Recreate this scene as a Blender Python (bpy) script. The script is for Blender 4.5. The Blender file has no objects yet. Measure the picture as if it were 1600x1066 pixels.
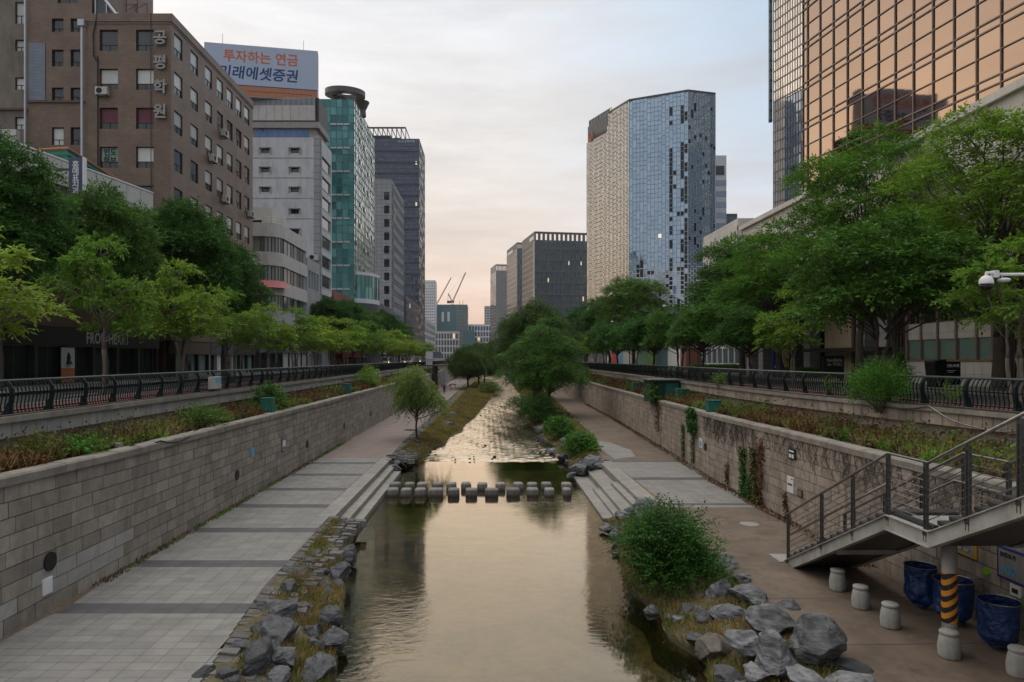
import bpy, math, random
import numpy as np
from mathutils import Vector, Matrix
random.seed(7); RNG = np.random.default_rng(11)
R = math.radians
S = bpy.context.scene
COL = S.collection
# ---------------------------------------------------------------- camera, sky, sun, exposure
EYE = 1.9                      # eye height above the street (z = 0)
F, CX, CY = 1067.0, 765.0, 560.0   # focal length and vanishing point measured on the 1600 px photo
cam = bpy.data.objects.new('camera', bpy.data.cameras.new('camera')); COL.objects.link(cam)
cam.data.sensor_width = 36; cam.data.lens = F / 1600 * 36
cam.data.shift_x = (800 - CX) / 1600; cam.data.shift_y = (CY - 533) / 1600
cam.data.clip_start = 0.2; cam.data.clip_end = 6000
cam.location = (0, 0, EYE); cam.rotation_euler = (R(90), 0, 0)
S.camera = cam
SUN_EL, SUN_AZ = R(15), R(-50)     # low, ahead and to the left, veiled by haze
SUND = Vector((math.sin(SUN_AZ) * math.cos(SUN_EL), math.cos(SUN_AZ) * math.cos(SUN_EL), math.sin(SUN_EL)))
W = bpy.data.worlds.new('World'); S.world = W; W.use_nodes = True
nt = W.node_tree; nt.nodes.clear()
def wn(t, **k):
    n = nt.nodes.new(t)
    for a, v in k.items(): setattr(n, a, v)
    return n
def wl(a, b): nt.links.new(a, b)
out = wn('ShaderNodeOutputWorld')
sky = wn('ShaderNodeTexSky', sky_type='NISHITA', sun_disc=False, sun_elevation=SUN_EL, sun_rotation=SUN_AZ)
sky.dust_density = 4; sky.air_density = 1.2
bg1 = wn('ShaderNodeBackground'); bg1.inputs[1].default_value = 0.01; wl(sky.outputs[0], bg1.inputs[0])
tc = wn('ShaderNodeTexCoord'); sep = wn('ShaderNodeSeparateXYZ'); wl(tc.outputs['Generated'], sep.inputs[0])
def wm(op, a, b=None, clamp=False):
    n = wn('ShaderNodeMath', operation=op, use_clamp=clamp)
    for i, v in enumerate((a, b)):
        if v is None: continue
        if isinstance(v, (int, float)): n.inputs[i].default_value = v
        else: wl(v, n.inputs[i])
    return n.outputs[0]
def wmix(f, a, b):
    n = wn('ShaderNodeMixRGB')
    for i, v in enumerate((f, a, b)):
        if isinstance(v, tuple): n.inputs[i].default_value = (*v, 1)
        elif isinstance(v, (int, float)): n.inputs[i].default_value = v
        else: wl(v, n.inputs[i])
    return n.outputs[0]
def ramp(fac, stops):
    n = wn('ShaderNodeValToRGB'); el = n.color_ramp.elements
    while len(el) < len(stops): el.new(0.5)
    for e, (p, c) in zip(el, stops): e.position = p; e.color = (*c, 1)
    wl(fac, n.inputs[0]); return n.outputs[0]
mp = wn('ShaderNodeMapping'); wl(tc.outputs['Generated'], mp.inputs[0]); mp.inputs['Scale'].default_value = (1.2, 1.2, 7); mp.inputs['Rotation'].default_value = (0, 0.12, 0)
nz = wn('ShaderNodeTexNoise'); wl(mp.outputs[0], nz.inputs[0]); nz.inputs['Scale'].default_value = 2.2; nz.inputs['Detail'].default_value = 6; nz.inputs['Roughness'].default_value = 0.6
cl = wm('SUBTRACT', nz.outputs[0], 0.5)
elev = wm('ADD', sep.outputs['Z'], wm('MULTIPLY', cl, 0.10))
base = ramp(wm('MAXIMUM', elev, 0.0), [(0.0, (.78, .54, .43)), (0.07, (.79, .585, .48)), (0.17, (.78, .68, .62)), (0.30, (.78, .75, .73)), (0.46, (.76, .77, .80)), (0.75, (1.25, 1.22, 1.18)), (1.0, (1.7, 1.64, 1.55))])
right = ramp(wm('MAXIMUM', elev, 0.0), [(0.0, (.70, .51, .42)), (0.12, (.70, .59, .53)), (0.26, (.55, .615, .70)), (0.46, (.44, .56, .70)), (0.75, (1.0, 1.02, 1.06)), (1.0, (1.6, 1.56, 1.5))])
rf = wm('MULTIPLY', wm('ADD', wm('ADD', sep.outputs['X'], -0.02), wm('MULTIPLY', cl, 0.5)), 2.6, True)
col = wmix(rf, base, right)
dt = wn('ShaderNodeVectorMath', operation='DOT_PRODUCT'); wl(tc.outputs['Generated'], dt.inputs[0]); dt.inputs[1].default_value = SUND
wisp = wm('MULTIPLY_ADD', cl, 0.85)
wisp.node.inputs[2].default_value = 1.0
vm = wn('ShaderNodeVectorMath', operation='SCALE'); wl(col, vm.inputs[0]); wl(wisp, vm.inputs['Scale']); col = vm.outputs[0]
glow = wm('POWER', wm('MAXIMUM', dt.outputs['Value'], 0.0), 5.0)
col = wmix(wm('MULTIPLY', glow, 0.14), col, (1.05, .95, .84))
back = wm('MULTIPLY', wm('MULTIPLY', wm('SUBTRACT', 0.25, sep.outputs['Y']), 1.1, True), wm('SUBTRACT', 1.25, sep.outputs['Z']), True)      # the sky behind the bridge is duller
col = wmix(wm('MULTIPLY', back, 0.72), col, (.25, .29, .35))
bg2 = wn('ShaderNodeBackground'); wl(col, bg2.inputs[0]); bg2.inputs[1].default_value = 0.76
add = wn('ShaderNodeAddShader'); wl(bg1.outputs[0], add.inputs[0]); wl(bg2.outputs[0], add.inputs[1]); wl(add.outputs[0], out.inputs[0])
sl = bpy.data.lights.new('sun', 'SUN'); sl.energy = 0.5; sl.angle = R(120); sl.color = (1, .86, .70)
sun = bpy.data.objects.new('sun', sl); COL.objects.link(sun); sun.rotation_euler = SUND.to_track_quat('Z', 'Y').to_euler(); sun.location = (-60, 60, 90)
S.view_settings.view_transform = 'Standard'; S.view_settings.look = 'None'; S.view_settings.gamma = 1; S.view_settings.exposure = 0.5
S.cycles.use_denoising = True; S.cycles.max_bounces = 7; S.cycles.diffuse_bounces = 2; S.cycles.glossy_bounces = 4
S.cycles.transparent_max_bounces = 12; S.cycles.transmission_bounces = 4; S.cycles.caustics_reflective = False; S.cycles.caustics_refractive = False
S.cycles.sample_clamp_indirect = 6
def PX(px, D): return (px - CX) / F * D
def PZ(py, D): return EYE - (py - CY) / F * D
def hit(p, d, px):              # where a plan line crosses the view direction of a photo column
    k = (px - CX) / F; t = (k * p[1] - p[0]) / (d[0] - k * d[1]); return (p[0] + d[0] * t, p[1] + d[1] * t)
# ---------------------------------------------------------------- materials
def newmat(name):
    m = bpy.data.materials.new(name); m.use_nodes = True
    return m, m.node_tree, m.node_tree.nodes['Principled BSDF']
def mk(name, c, c2=None, rough=0.8, scale=3.0, metal=0.0, spec=0.4, bump=0.0, bscale=30.0, island=0.0, detail=6, objrand=0.0, coords='Object', streak=None, emit=None, coat=0.0, stain=0.0, contrast=1.0, wet=None):
    m, t, b = newmat(name); N, L = t.nodes, t.links
    c2 = c2 or tuple(x * 0.75 for x in c)
    tcn = N.new('ShaderNodeTexCoord'); vec = tcn.outputs[coords]
    if streak:
        mpn = N.new('ShaderNodeMapping'); mpn.inputs['Scale'].default_value = streak; L.new(vec, mpn.inputs[0]); v2 = mpn.outputs[0]
    else: v2 = vec
    n = N.new('ShaderNodeTexNoise'); n.inputs['Scale'].default_value = scale; n.inputs['Detail'].default_value = detail; n.inputs['Roughness'].default_value = .62; L.new(v2, n.inputs[0])
    mr = N.new('ShaderNodeMapRange'); mr.inputs[1].default_value = .5 - .22 / contrast; mr.inputs[2].default_value = .5 + .22 / contrast; L.new(n.outputs[0], mr.inputs[0])
    mx = N.new('ShaderNodeMixRGB'); mx.inputs[1].default_value = (*c, 1); mx.inputs[2].default_value = (*c2, 1); L.new(mr.outputs[0], mx.inputs[0]); o = mx.outputs[0]
    def vary(o, src, amt):
        h = N.new('ShaderNodeMapRange'); h.inputs[3].default_value = 1 - amt; h.inputs[4].default_value = 1 + amt; L.new(src, h.inputs[0])
        q = N.new('ShaderNodeHueSaturation'); L.new(h.outputs[0], q.inputs['Value']); L.new(o, q.inputs['Color']); return q.outputs[0]
    if island: o = vary(o, N.new('ShaderNodeNewGeometry').outputs['Random Per Island'], island)
    if objrand: o = vary(o, N.new('ShaderNodeObjectInfo').outputs['Random'], objrand)
    if wet:
        sz_ = N.new('ShaderNodeSeparateXYZ'); L.new(tcn.outputs['Object'], sz_.inputs[0]); wr = N.new('ShaderNodeMapRange'); wr.inputs[1].default_value = wet - .05; wr.inputs[2].default_value = wet + .05; wr.inputs[3].default_value = .38; wr.inputs[4].default_value = 1; L.new(sz_.outputs['Z'], wr.inputs[0])
        q = N.new('ShaderNodeHueSaturation'); L.new(wr.outputs[0], q.inputs['Value']); L.new(o, q.inputs['Color']); o = q.outputs[0]
    if stain:
        sp = N.new('ShaderNodeMapping'); sp.inputs['Scale'].default_value = (.5, .5, .12); L.new(tcn.outputs['Object'], sp.inputs[0])
        sn = N.new('ShaderNodeTexNoise'); sn.inputs['Scale'].default_value = 2.2; sn.inputs['Detail'].default_value = 8; sn.inputs['Roughness'].default_value = .7; L.new(sp.outputs[0], sn.inputs[0])
        sr = N.new('ShaderNodeMapRange'); sr.inputs[1].default_value = .47; sr.inputs[2].default_value = .68; sr.inputs[4].default_value = stain; L.new(sn.outputs[0], sr.inputs[0])
        q = N.new('ShaderNodeMixRGB'); L.new(sr.outputs[0], q.inputs[0]); L.new(o, q.inputs[1]); q.inputs[2].default_value = (*[x * .3 for x in c], 1); o = q.outputs[0]
    L.new(o, b.inputs['Base Color'])
    b.inputs['Roughness'].default_value = rough; b.inputs['Metallic'].default_value = metal; b.inputs['Specular IOR Level'].default_value = spec; b.inputs['Coat Weight'].default_value = coat
    if bump:
        n2 = N.new('ShaderNodeTexNoise'); n2.inputs['Scale'].default_value = bscale; n2.inputs['Detail'].default_value = 5; L.new(v2, n2.inputs[0])
        bp = N.new('ShaderNodeBump'); bp.inputs['Strength'].default_value = min(1, bump); bp.inputs['Distance'].default_value = .02 * max(1, bump); L.new(n2.outputs[0], bp.inputs['Height']); L.new(bp.outputs[0], b.inputs['Normal'])
    if emit: b.inputs['Emission Color'].default_value = (*emit[0], 1); b.inputs['Emission Strength'].default_value = emit[1]
    return m
def mkbrick(name, c, c2, mortar, bw, bh, rough=0.8, ms=0.012, offset=0.5, bump=0.4, grime=0.25, spec=.3):
    m, t, b = newmat(name); N, L = t.nodes, t.links
    tcn = N.new('ShaderNodeTexCoord'); bt = N.new('ShaderNodeTexBrick'); L.new(tcn.outputs['UV'], bt.inputs[0])
    bt.inputs['Color1'].default_value = (*c, 1); bt.inputs['Color2'].default_value = (*c2, 1); bt.inputs['Mortar'].default_value = (*mortar, 1)
    bt.inputs['Scale'].default_value = 1; bt.inputs['Brick Width'].default_value = bw; bt.inputs['Row Height'].default_value = bh; bt.inputs['Mortar Size'].default_value = ms; bt.offset = offset
    n = N.new('ShaderNodeTexNoise'); n.inputs['Scale'].default_value = .35; n.inputs['Detail'].default_value = 8; n.inputs['Roughness'].default_value = .7; L.new(tcn.outputs['Object'], n.inputs[0])
    mr = N.new('ShaderNodeMapRange'); mr.inputs[1].default_value = .35; mr.inputs[2].default_value = .7; mr.inputs[3].default_value = 1 + grime * .4; mr.inputs[4].default_value = 1 - grime; L.new(n.outputs[0], mr.inputs[0])
    q = N.new('ShaderNodeHueSaturation'); L.new(mr.outputs[0], q.inputs['Value']); L.new(bt.outputs[0], q.inputs['Color']); L.new(q.outputs[0], b.inputs['Base Color'])
    b.inputs['Roughness'].default_value = rough; b.inputs['Specular IOR Level'].default_value = spec
    if bump:
        bp = N.new('ShaderNodeBump'); bp.inputs['Strength'].default_value = bump; bp.inputs['Distance'].default_value = .015; bp.invert = True; L.new(bt.outputs['Fac'], bp.inputs['Height']); L.new(bp.outputs[0], b.inputs['Normal'])
    return m
def mkglass(name, c, c2, rough=0.06, spec=0.8, metal=0.0, lit=0.0, litcol=(1, .8, .5), wav=0.15):
    """facade glass: each pane a shade of its own, slightly wavy, a few rooms lit behind it"""
    m, t, b = newmat(name); N, L = t.nodes, t.links
    rnd = N.new('ShaderNodeNewGeometry').outputs['Random Per Island']
    mx = N.new('ShaderNodeMixRGB'); mx.inputs[1].default_value = (*c, 1); mx.inputs[2].default_value = (*c2, 1); L.new(rnd, mx.inputs[0]); L.new(mx.outputs[0], b.inputs['Base Color'])
    b.inputs['Roughness'].default_value = rough; b.inputs['Specular IOR Level'].default_value = spec; b.inputs['Metallic'].default_value = metal
    tcn = N.new('ShaderNodeTexCoord'); n = N.new('ShaderNodeTexNoise'); n.inputs['Scale'].default_value = .7; L.new(tcn.outputs['Object'], n.inputs[0])
    bp = N.new('ShaderNodeBump'); bp.inputs['Strength'].default_value = wav; bp.inputs['Distance'].default_value = .05; L.new(n.outputs[0], bp.inputs['Height']); L.new(bp.outputs[0], b.inputs['Normal'])
    if lit:
        wnz = N.new('ShaderNodeTexWhiteNoise'); wnz.noise_dimensions = '1D'; L.new(rnd, wnz.inputs['W'])
        g = N.new('ShaderNodeMath'); g.operation = 'GREATER_THAN'; g.inputs[1].default_value = 1 - lit; L.new(wnz.outputs[0], g.inputs[0])
        k = N.new('ShaderNodeMath'); k.operation = 'MULTIPLY'; k.inputs[1].default_value = .55; L.new(g.outputs[0], k.inputs[0])
        b.inputs['Emission Color'].default_value = (*litcol, 1); L.new(k.outputs[0], b.inputs['Emission Strength'])
    return m
def mkleaf(name, c, c2, trans=0.35):
    m, t, b = newmat(name); N, L = t.nodes, t.links
    g = N.new('ShaderNodeNewGeometry'); mx = N.new('ShaderNodeMixRGB'); mx.inputs[1].default_value = (*c, 1); mx.inputs[2].default_value = (*c2, 1); L.new(g.outputs['Random Per Island'], mx.inputs[0])
    tcn = N.new('ShaderNodeTexCoord'); n = N.new('ShaderNodeTexNoise'); n.inputs['Scale'].default_value = .55; n.inputs['Detail'].default_value = 3; L.new(tcn.outputs['Object'], n.inputs[0])
    mr = N.new('ShaderNodeMapRange'); mr.inputs[1].default_value = .3; mr.inputs[2].default_value = .7; mr.inputs[3].default_value = .6; mr.inputs[4].default_value = 1.4; L.new(n.outputs[0], mr.inputs[0])
    oi = N.new('ShaderNodeMapRange'); oi.inputs[3].default_value = .72; oi.inputs[4].default_value = 1.15; rn = N.new('ShaderNodeObjectInfo').outputs['Random']; L.new(rn, oi.inputs[0])
    hu = N.new('ShaderNodeMapRange'); hu.inputs[3].default_value = .525; hu.inputs[4].default_value = .488; L.new(rn, hu.inputs[0])
    mm = N.new('ShaderNodeMath'); mm.operation = 'MULTIPLY'; L.new(mr.outputs[0], mm.inputs[0]); L.new(oi.outputs[0], mm.inputs[1])
    q = N.new('ShaderNodeHueSaturation'); L.new(mm.outputs[0], q.inputs['Value']); L.new(hu.outputs[0], q.inputs['Hue']); L.new(mx.outputs[0], q.inputs['Color'])
    L.new(q.outputs[0], b.inputs['Base Color']); b.inputs['Roughness'].default_value = .55; b.inputs['Specular IOR Level'].default_value = .25
    tr = N.new('ShaderNodeBsdfTranslucent'); L.new(q.outputs[0], tr.inputs[0]); ms = N.new('ShaderNodeMixShader'); ms.inputs[0].default_value = trans
    L.new(b.outputs[0], ms.inputs[1]); L.new(tr.outputs[0], ms.inputs[2]); L.new(ms.outputs[0], N['Material Output'].inputs[0]); return m
M = {}
M['granite'] = mk('granite', (.36, .315, .265), (.245, .215, .182), .85, 2.5, bump=.6, bscale=25, island=.2, stain=.5)
M['granite_warm'] = mk('granite_warm', (.43, .36, .30), (.28, .23, .188), .85, 2.2, bump=.6, bscale=22, island=.16, stain=.75)
M['granite_pale'] = mk('granite_pale', (.40, .385, .36), (.31, .295, .275), .8, 3, bump=.3, bscale=40, island=.12, stain=.2)
M['granite_step'] = mk('granite_step', (.33, .315, .285), (.25, .235, .21), .8, 2, bump=.4, bscale=50, island=.1, stain=.3)
M['joint'] = mk('joint', (.04, .036, .032), rough=.95)
M['coping'] = mk('coping', (.33, .30, .265), (.21, .185, .155), .85, 2, bump=.6, bscale=30, island=.12, stain=.5)
M['paver'] = mk('paver', (.275, .266, .25), (.22, .212, .198), .75, .9, bump=.3, bscale=60, island=.09, stain=.3)
M['paver_dark'] = mk('paver_dark', (.115, .112, .115), (.09, .088, .09), .75, 2, bump=.25, bscale=60, island=.12)
M['paver_joint'] = mk('paver_joint', (.14, .125, .11), rough=.95)
M['asphalt_pink'] = mk('asphalt_pink', (.27, .215, .19), (.21, .17, .15), .9, 1.0, bump=.4, bscale=90, stain=.12)
M['asphalt_brown'] = mk('asphalt_brown', (.215, .16, .12), (.13, .10, .077), .85, .5, bump=.5, bscale=90, stain=.55, detail=8)
M['asphalt'] = mk('asphalt', (.055, .055, .057), (.04, .04, .042), .85, 1.0, bump=.4, bscale=80)
M['street'] = mk('street', (.12, .115, .11), (.085, .082, .08), .85, .6, bump=.3, bscale=60)
M['redpave'] = mkbrick('redpave', (.32, .12, .11), (.27, .10, .09), (.14, .08, .07), .2, .1)
M['sidewalk'] = mkbrick('sidewalk', (.26, .25, .235), (.22, .21, .2), (.1, .1, .1), .3, .3, offset=0)
M['soil'] = mk('soil', (.12, .088, .06), (.065, .05, .036), .95, 4, bump=1.5, bscale=20)
M['bank'] = mk('bank', (.16, .13, .075), (.07, .07, .034), .95, 2.5, bump=1.5, bscale=15, wet=-6.16)
M['bed'] = mk('bed', (.24, .185, .095), (.035, .038, .018), .9, .8, bump=1, bscale=12, contrast=2.0, detail=9)
M['rock'] = mk('rock', (.235, .24, .25), (.045, .047, .052), .75, 2.4, bump=3.0, bscale=5, streak=(1, 1, 3.5), objrand=.3, contrast=1.5, detail=10)
M['rock_slate'] = mk('rock_slate', (.115, .118, .125), (.035, .036, .04), .75, 2.6, bump=3.0, bscale=5, streak=(1, 1, 3.5), objrand=.3, contrast=1.5, detail=10)
M['rock_dark'] = mk('rock_dark', (.10, .10, .105), (.05, .05, .052), .7, 3, bump=1.2, bscale=9, objrand=.2)
M['rock_brown'] = mk('rock_brown', (.19, .165, .14), (.10, .09, .08), .8, 3, bump=1.4, bscale=8, objrand=.2)
M['stone_block'] = mk('stone_block', (.29, .27, .245), (.16, .15, .135), .75, 3, bump=.8, bscale=25, objrand=.25, wet=.12, stain=.4)
M['iron'] = mk('iron', (.008, .017, .017), (.005, .011, .011), .6, 6, spec=.2)
M['ironrail'] = mk('ironrail', (.06, .085, .078), (.045, .065, .06), .4, 6, spec=.5)
M['steel'] = mk('steel', (.34, .33, .31), (.20, .19, .18), .35, 6, metal=.8)
M['steel_dark'] = mk('steel_dark', (.13, .125, .12), (.09, .087, .083), .45, 6, metal=.6)
M['paint_grey'] = mk('paint_grey', (.48, .465, .44), (.33, .315, .29), .55, 2, stain=.5)
M['tread'] = mk('tread', (.05, .05, .05), (.03, .03, .03), .8, 8, bump=.5, bscale=40)
M['concrete'] = mk('concrete', (.36, .35, .335), (.26, .25, .235), .85, 2, bump=.4, bscale=35, stain=.35)
M['concrete_pale'] = mk('concrete_pale', (.55, .54, .52), (.46, .45, .43), .85, 2, bump=.2, bscale=35, stain=.2)
M['white'] = mk('white', (.72, .72, .71), (.64, .64, .63), .5, 2)
M['offwhite'] = mk('offwhite', (.52, .51, .49), (.42, .41, .39), .7, .8, stain=.25)
M['black'] = mk('black', (.012, .012, .013), rough=.5)
M['blackgloss'] = mk('blackgloss', (.012, .012, .014), rough=.25)
M['orange_black'] = None
M['bluebag'] = mk('bluebag', (.006, .05, .20), (.002, .016, .07), .38, 5, bump=4, bscale=7, spec=.6)
M['green_box'] = mk('green_box', (.02, .15, .115), (.015, .11, .085), .5, 4)
M['teal_dark'] = mk('teal_dark', (.012, .05, .06), (.01, .035, .045), .5, 4)
M['olive'] = mk('olive', (.13, .14, .11), (.10, .11, .085), .7, 4)
M['bark'] = mk('bark', (.10, .08, .062), (.055, .045, .036), .95, 9, bump=1.5, bscale=25, streak=(1, 1, .25))
M['bark_pale'] = mk('bark_pale', (.21, .175, .14), (.13, .11, .09), .95, 9, bump=1.2, bscale=25, streak=(1, 1, .25))
M['leaf_light'] = mkleaf('leaf_light', (.15, .28, .03), (.28, .38, .045), .42)
M['leaf_mid'] = mkleaf('leaf_mid', (.10, .235, .026), (.19, .32, .038), .4)
M['leaf_dark'] = mkleaf('leaf_dark', (.058, .15, .028), (.105, .21, .038), .34)
M['leaf_willow'] = mkleaf('leaf_willow', (.075, .145, .03), (.12, .185, .04), .36)
M['leaf_bush'] = mkleaf('leaf_bush', (.052, .145, .02), (.105, .215, .03), .36)
M['leaf_bright'] = mkleaf('leaf_bright', (.07, .21, .022), (.13, .28, .035), .34)
M['leaf_red'] = mkleaf('leaf_red', (.12, .035, .016), (.17, .06, .02), .25)
M['leaf_brown'] = mkleaf('leaf_brown', (.115, .075, .035), (.16, .11, .05), .2)
M['leaf_yellow'] = mkleaf('leaf_yellow', (.11, .13, .025), (.17, .165, .04), .3)
M['leaf_young'] = mkleaf('leaf_young', (.17, .26, .06), (.27, .34, .085), .45)
M['straw'] = mkleaf('straw', (.36, .255, .10), (.25, .205, .07), .25)
M['grass'] = mkleaf('grass', (.11, .155, .03), (.22, .21, .05), .3)
M['curtain'] = mk('curtain', (.45, .46, .43), (.36, .37, .35), .6, 8, streak=(6, 6, .2))
M['pane_dark'] = mk('pane_dark', (.02, .024, .024), (.035, .04, .04), .08, .6, spec=.9, objrand=.5)
M['pane_blind_sky'] = mk('pane_blind_sky', (.52, .53, .50), (.42, .43, .41), .2, .8, spec=.8, objrand=.35)  # pale blinds, lightened to imitate sky reflected in the street-side windows
M['pane_magenta'] = mk('pane_magenta', (.14, .03, .05), (.10, .02, .04), .35, 2)
M['pane_mint'] = mk('pane_mint', (.20, .31, .27), (.15, .24, .21), .2, .8, spec=.6)
M['frame_dark'] = mk('frame_dark', (.03, .027, .025), rough=.5)
M['browntile'] = mkbrick('browntile', (.19, .128, .092), (.16, .107, .077), (.085, .062, .048), .55, .21, rough=.5, grime=.35, ms=.014, spec=.5)
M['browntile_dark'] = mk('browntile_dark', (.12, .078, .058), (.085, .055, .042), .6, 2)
M['alu'] = mk('alu', (.45, .47, .5), (.38, .4, .43), .35, 3, metal=.5)
M['glass_bronze'] = mkglass('glass_bronze', (.25, .185, .148), (.272, .20, .16), .03, .8, 1.0, wav=.03)
M['bronze_frame'] = mk('bronze_frame', (.24, .175, .14), rough=.55)
M['glass_silver'] = mkglass('glass_silver', (.52, .50, .47), (.72, .69, .65), .15, .8, .55)
M['glass_blue'] = mkglass('glass_blue', (.16, .21, .29), (.24, .30, .39), .08, .9, .6)
M['glass_tower'] = mkglass('glass_tower', (.36, .48, .60), (.46, .58, .69), .05, .9, .72, lit=.006)
M['glass_warm'] = mkglass('glass_warm', (.30, .315, .335), (.38, .395, .415), .14, .9, .85)
M['glass_dark'] = mkglass('glass_dark', (.010, .012, .014), (.028, .034, .04), .08, .3, lit=.02)
M['glass_teal'] = mkglass('glass_teal', (.015, .11, .125), (.10, .33, .33), .06, .9, .3, lit=.004)
M['glass_teal_pale'] = mkglass('glass_teal_pale', (.55, .66, .60), (.72, .79, .72), .10, .9, .55)
M['glass_office'] = mkglass('glass_office', (.11, .20, .25), (.24, .37, .43), .10, .8, .25, lit=.03)
M['glass_slate'] = mkglass('glass_slate', (.07, .092, .135), (.115, .14, .185), .08, .8, .3, lit=.01, litcol=(1, .75, .45))
M['slate'] = mk('slate', (.06, .07, .09), (.045, .053, .07), .5, .5)
M['frame_white'] = mk('frame_white', (.62, .64, .66), (.52, .54, .56), .45, .3)
M['frame_teal'] = mk('frame_teal', (.10, .18, .18), rough=.4)
M['beige_stone'] = mkbrick('beige_stone', (.60, .565, .53), (.55, .52, .485), (.34, .31, .29), 1.6, .9, offset=0, grime=.15, bump=.2)
M['grey_stone'] = mkbrick('grey_stone', (.36, .36, .365), (.32, .32, .325), (.15, .15, .15), 1.2, .55, grime=.2)
M['grey_panel'] = mkbrick('grey_panel', (.33, .345, .365), (.29, .30, .32), (.12, .125, .135), 1.5, 1.2, offset=0, grime=.15, ms=.05)
M['greywall'] = mk('greywall', (.56, .585, .61), (.46, .475, .49), .8, .25, stain=.4)
M['office_stone'] = mk('office_stone', (.165, .172, .18), (.135, .14, .147), .7, .3)
M['apt_white'] = mk('apt_white', (.72, .73, .75), (.62, .63, .65), .7, .1)
M['net_teal'] = mk('net_teal', (.10, .20, .22), (.14, .22, .235), .8, .08)
M['red'] = mk('red', (.45, .03, .04), rough=.6)
M['pink'] = mk('pink', (.45, .16, .16), (.38, .12, .12), .7, 2)
M['blue_sign'] = mk('blue_sign', (.03, .05, .22), (.03, .045, .19), .4, 2)
M['navy_sign'] = mk('navy_sign', (.075, .085, .17), (.065, .075, .15), .4, 2)
M['yellow'] = mk('yellow', (.62, .40, .03), (.5, .33, .03), .5, 3)
M['orange'] = mk('orange', (.62, .22, .06), rough=.5)
M['lime'] = mk('lime', (.22, .55, .02), rough=.5)
M['skyblue'] = mk('skyblue', (.15, .42, .62), rough=.5)
M['txt_white'] = mk('txt_white', (.75, .75, .75), (.7, .7, .7), rough=.5)
M['txt_grey'] = mk('txt_grey', (.42, .42, .42), rough=.5)
M['txt_black'] = mk('txt_black', (.02, .02, .02), rough=.5)
M['txt_orange'] = mk('txt_orange', (.55, .16, .06), rough=.5)
M['txt_navy'] = mk('txt_navy', (.015, .06, .18), rough=.5)
M['bill_blue'] = mk('bill_blue', (.40, .47, .60), (.36, .43, .56), .4, .1)
M['bill_orange'] = mk('bill_orange', (.46, .19, .10), rough=.5)
M['green_roof'] = mk('green_roof', (.015, .16, .11), (.012, .12, .085), .5, 3)
M['wood'] = mk('wood', (.30, .19, .10), (.22, .14, .07), .6, 4, streak=(1, 1, .2))
M['slat'] = mk('slat', (.48, .385, .27), (.40, .32, .22), .6, 4, streak=(1, 1, .2))
M['brick_red'] = mkbrick('brick_red', (.27, .10, .07), (.22, .08, .06), (.15, .1, .09), .4, .12)
M['lamp_on'] = mk('lamp_on', (1, .8, .5), emit=((1, .72, .35), 14))
M['lamp_white'] = mk('lamp_white', (1, 1, 1), emit=((1, .95, .85), 6))
M['screen'] = mk('screen', (.7, .8, .9), emit=((.7, .85, 1), .8))
M['rubber'] = mk('rubber', (.02, .02, .02), rough=.8)
M['carwhite'] = mk('carwhite', (.7, .7, .7), rough=.25, coat=.5)
M['carsilver'] = mk('carsilver', (.35, .36, .38), rough=.3, metal=.4, coat=.5)
M['skin'] = mk('skin', (.45, .28, .2), rough=.6)
M['cloth_black'] = mk('cloth_black', (.02, .02, .024), rough=.85)
M['hair'] = mk('hair', (.012, .01, .01), rough=.6)
def hazard():
    m, t, b = newmat('hazard_tape'); N, L = t.nodes, t.links
    tcn = N.new('ShaderNodeTexCoord'); s = N.new('ShaderNodeSeparateXYZ'); L.new(tcn.outputs['Object'], s.inputs[0])
    a = N.new('ShaderNodeMath'); a.operation = 'MULTIPLY_ADD'; L.new(s.outputs['X'], a.inputs[0]); a.inputs[1].default_value = -.8; L.new(s.outputs['Z'], a.inputs[2])
    f = N.new('ShaderNodeMath'); f.operation = 'MULTIPLY'; L.new(a.outputs[0], f.inputs[0]); f.inputs[1].default_value = 3.6
    g = N.new('ShaderNodeMath'); g.operation = 'FRACT'; L.new(f.outputs[0], g.inputs[0])
    h = N.new('ShaderNodeMath'); h.operation = 'GREATER_THAN'; L.new(g.outputs[0], h.inputs[0]); h.inputs[1].default_value = .5
    mx = N.new('ShaderNodeMixRGB'); L.new(h.outputs[0], mx.inputs[0]); mx.inputs[1].default_value = (.015, .015, .015, 1); mx.inputs[2].default_value = (.62, .25, .02, 1)
    L.new(mx.outputs[0], b.inputs['Base Color']); b.inputs['Roughness'].default_value = .5; return m
M['hazard'] = hazard()
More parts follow.
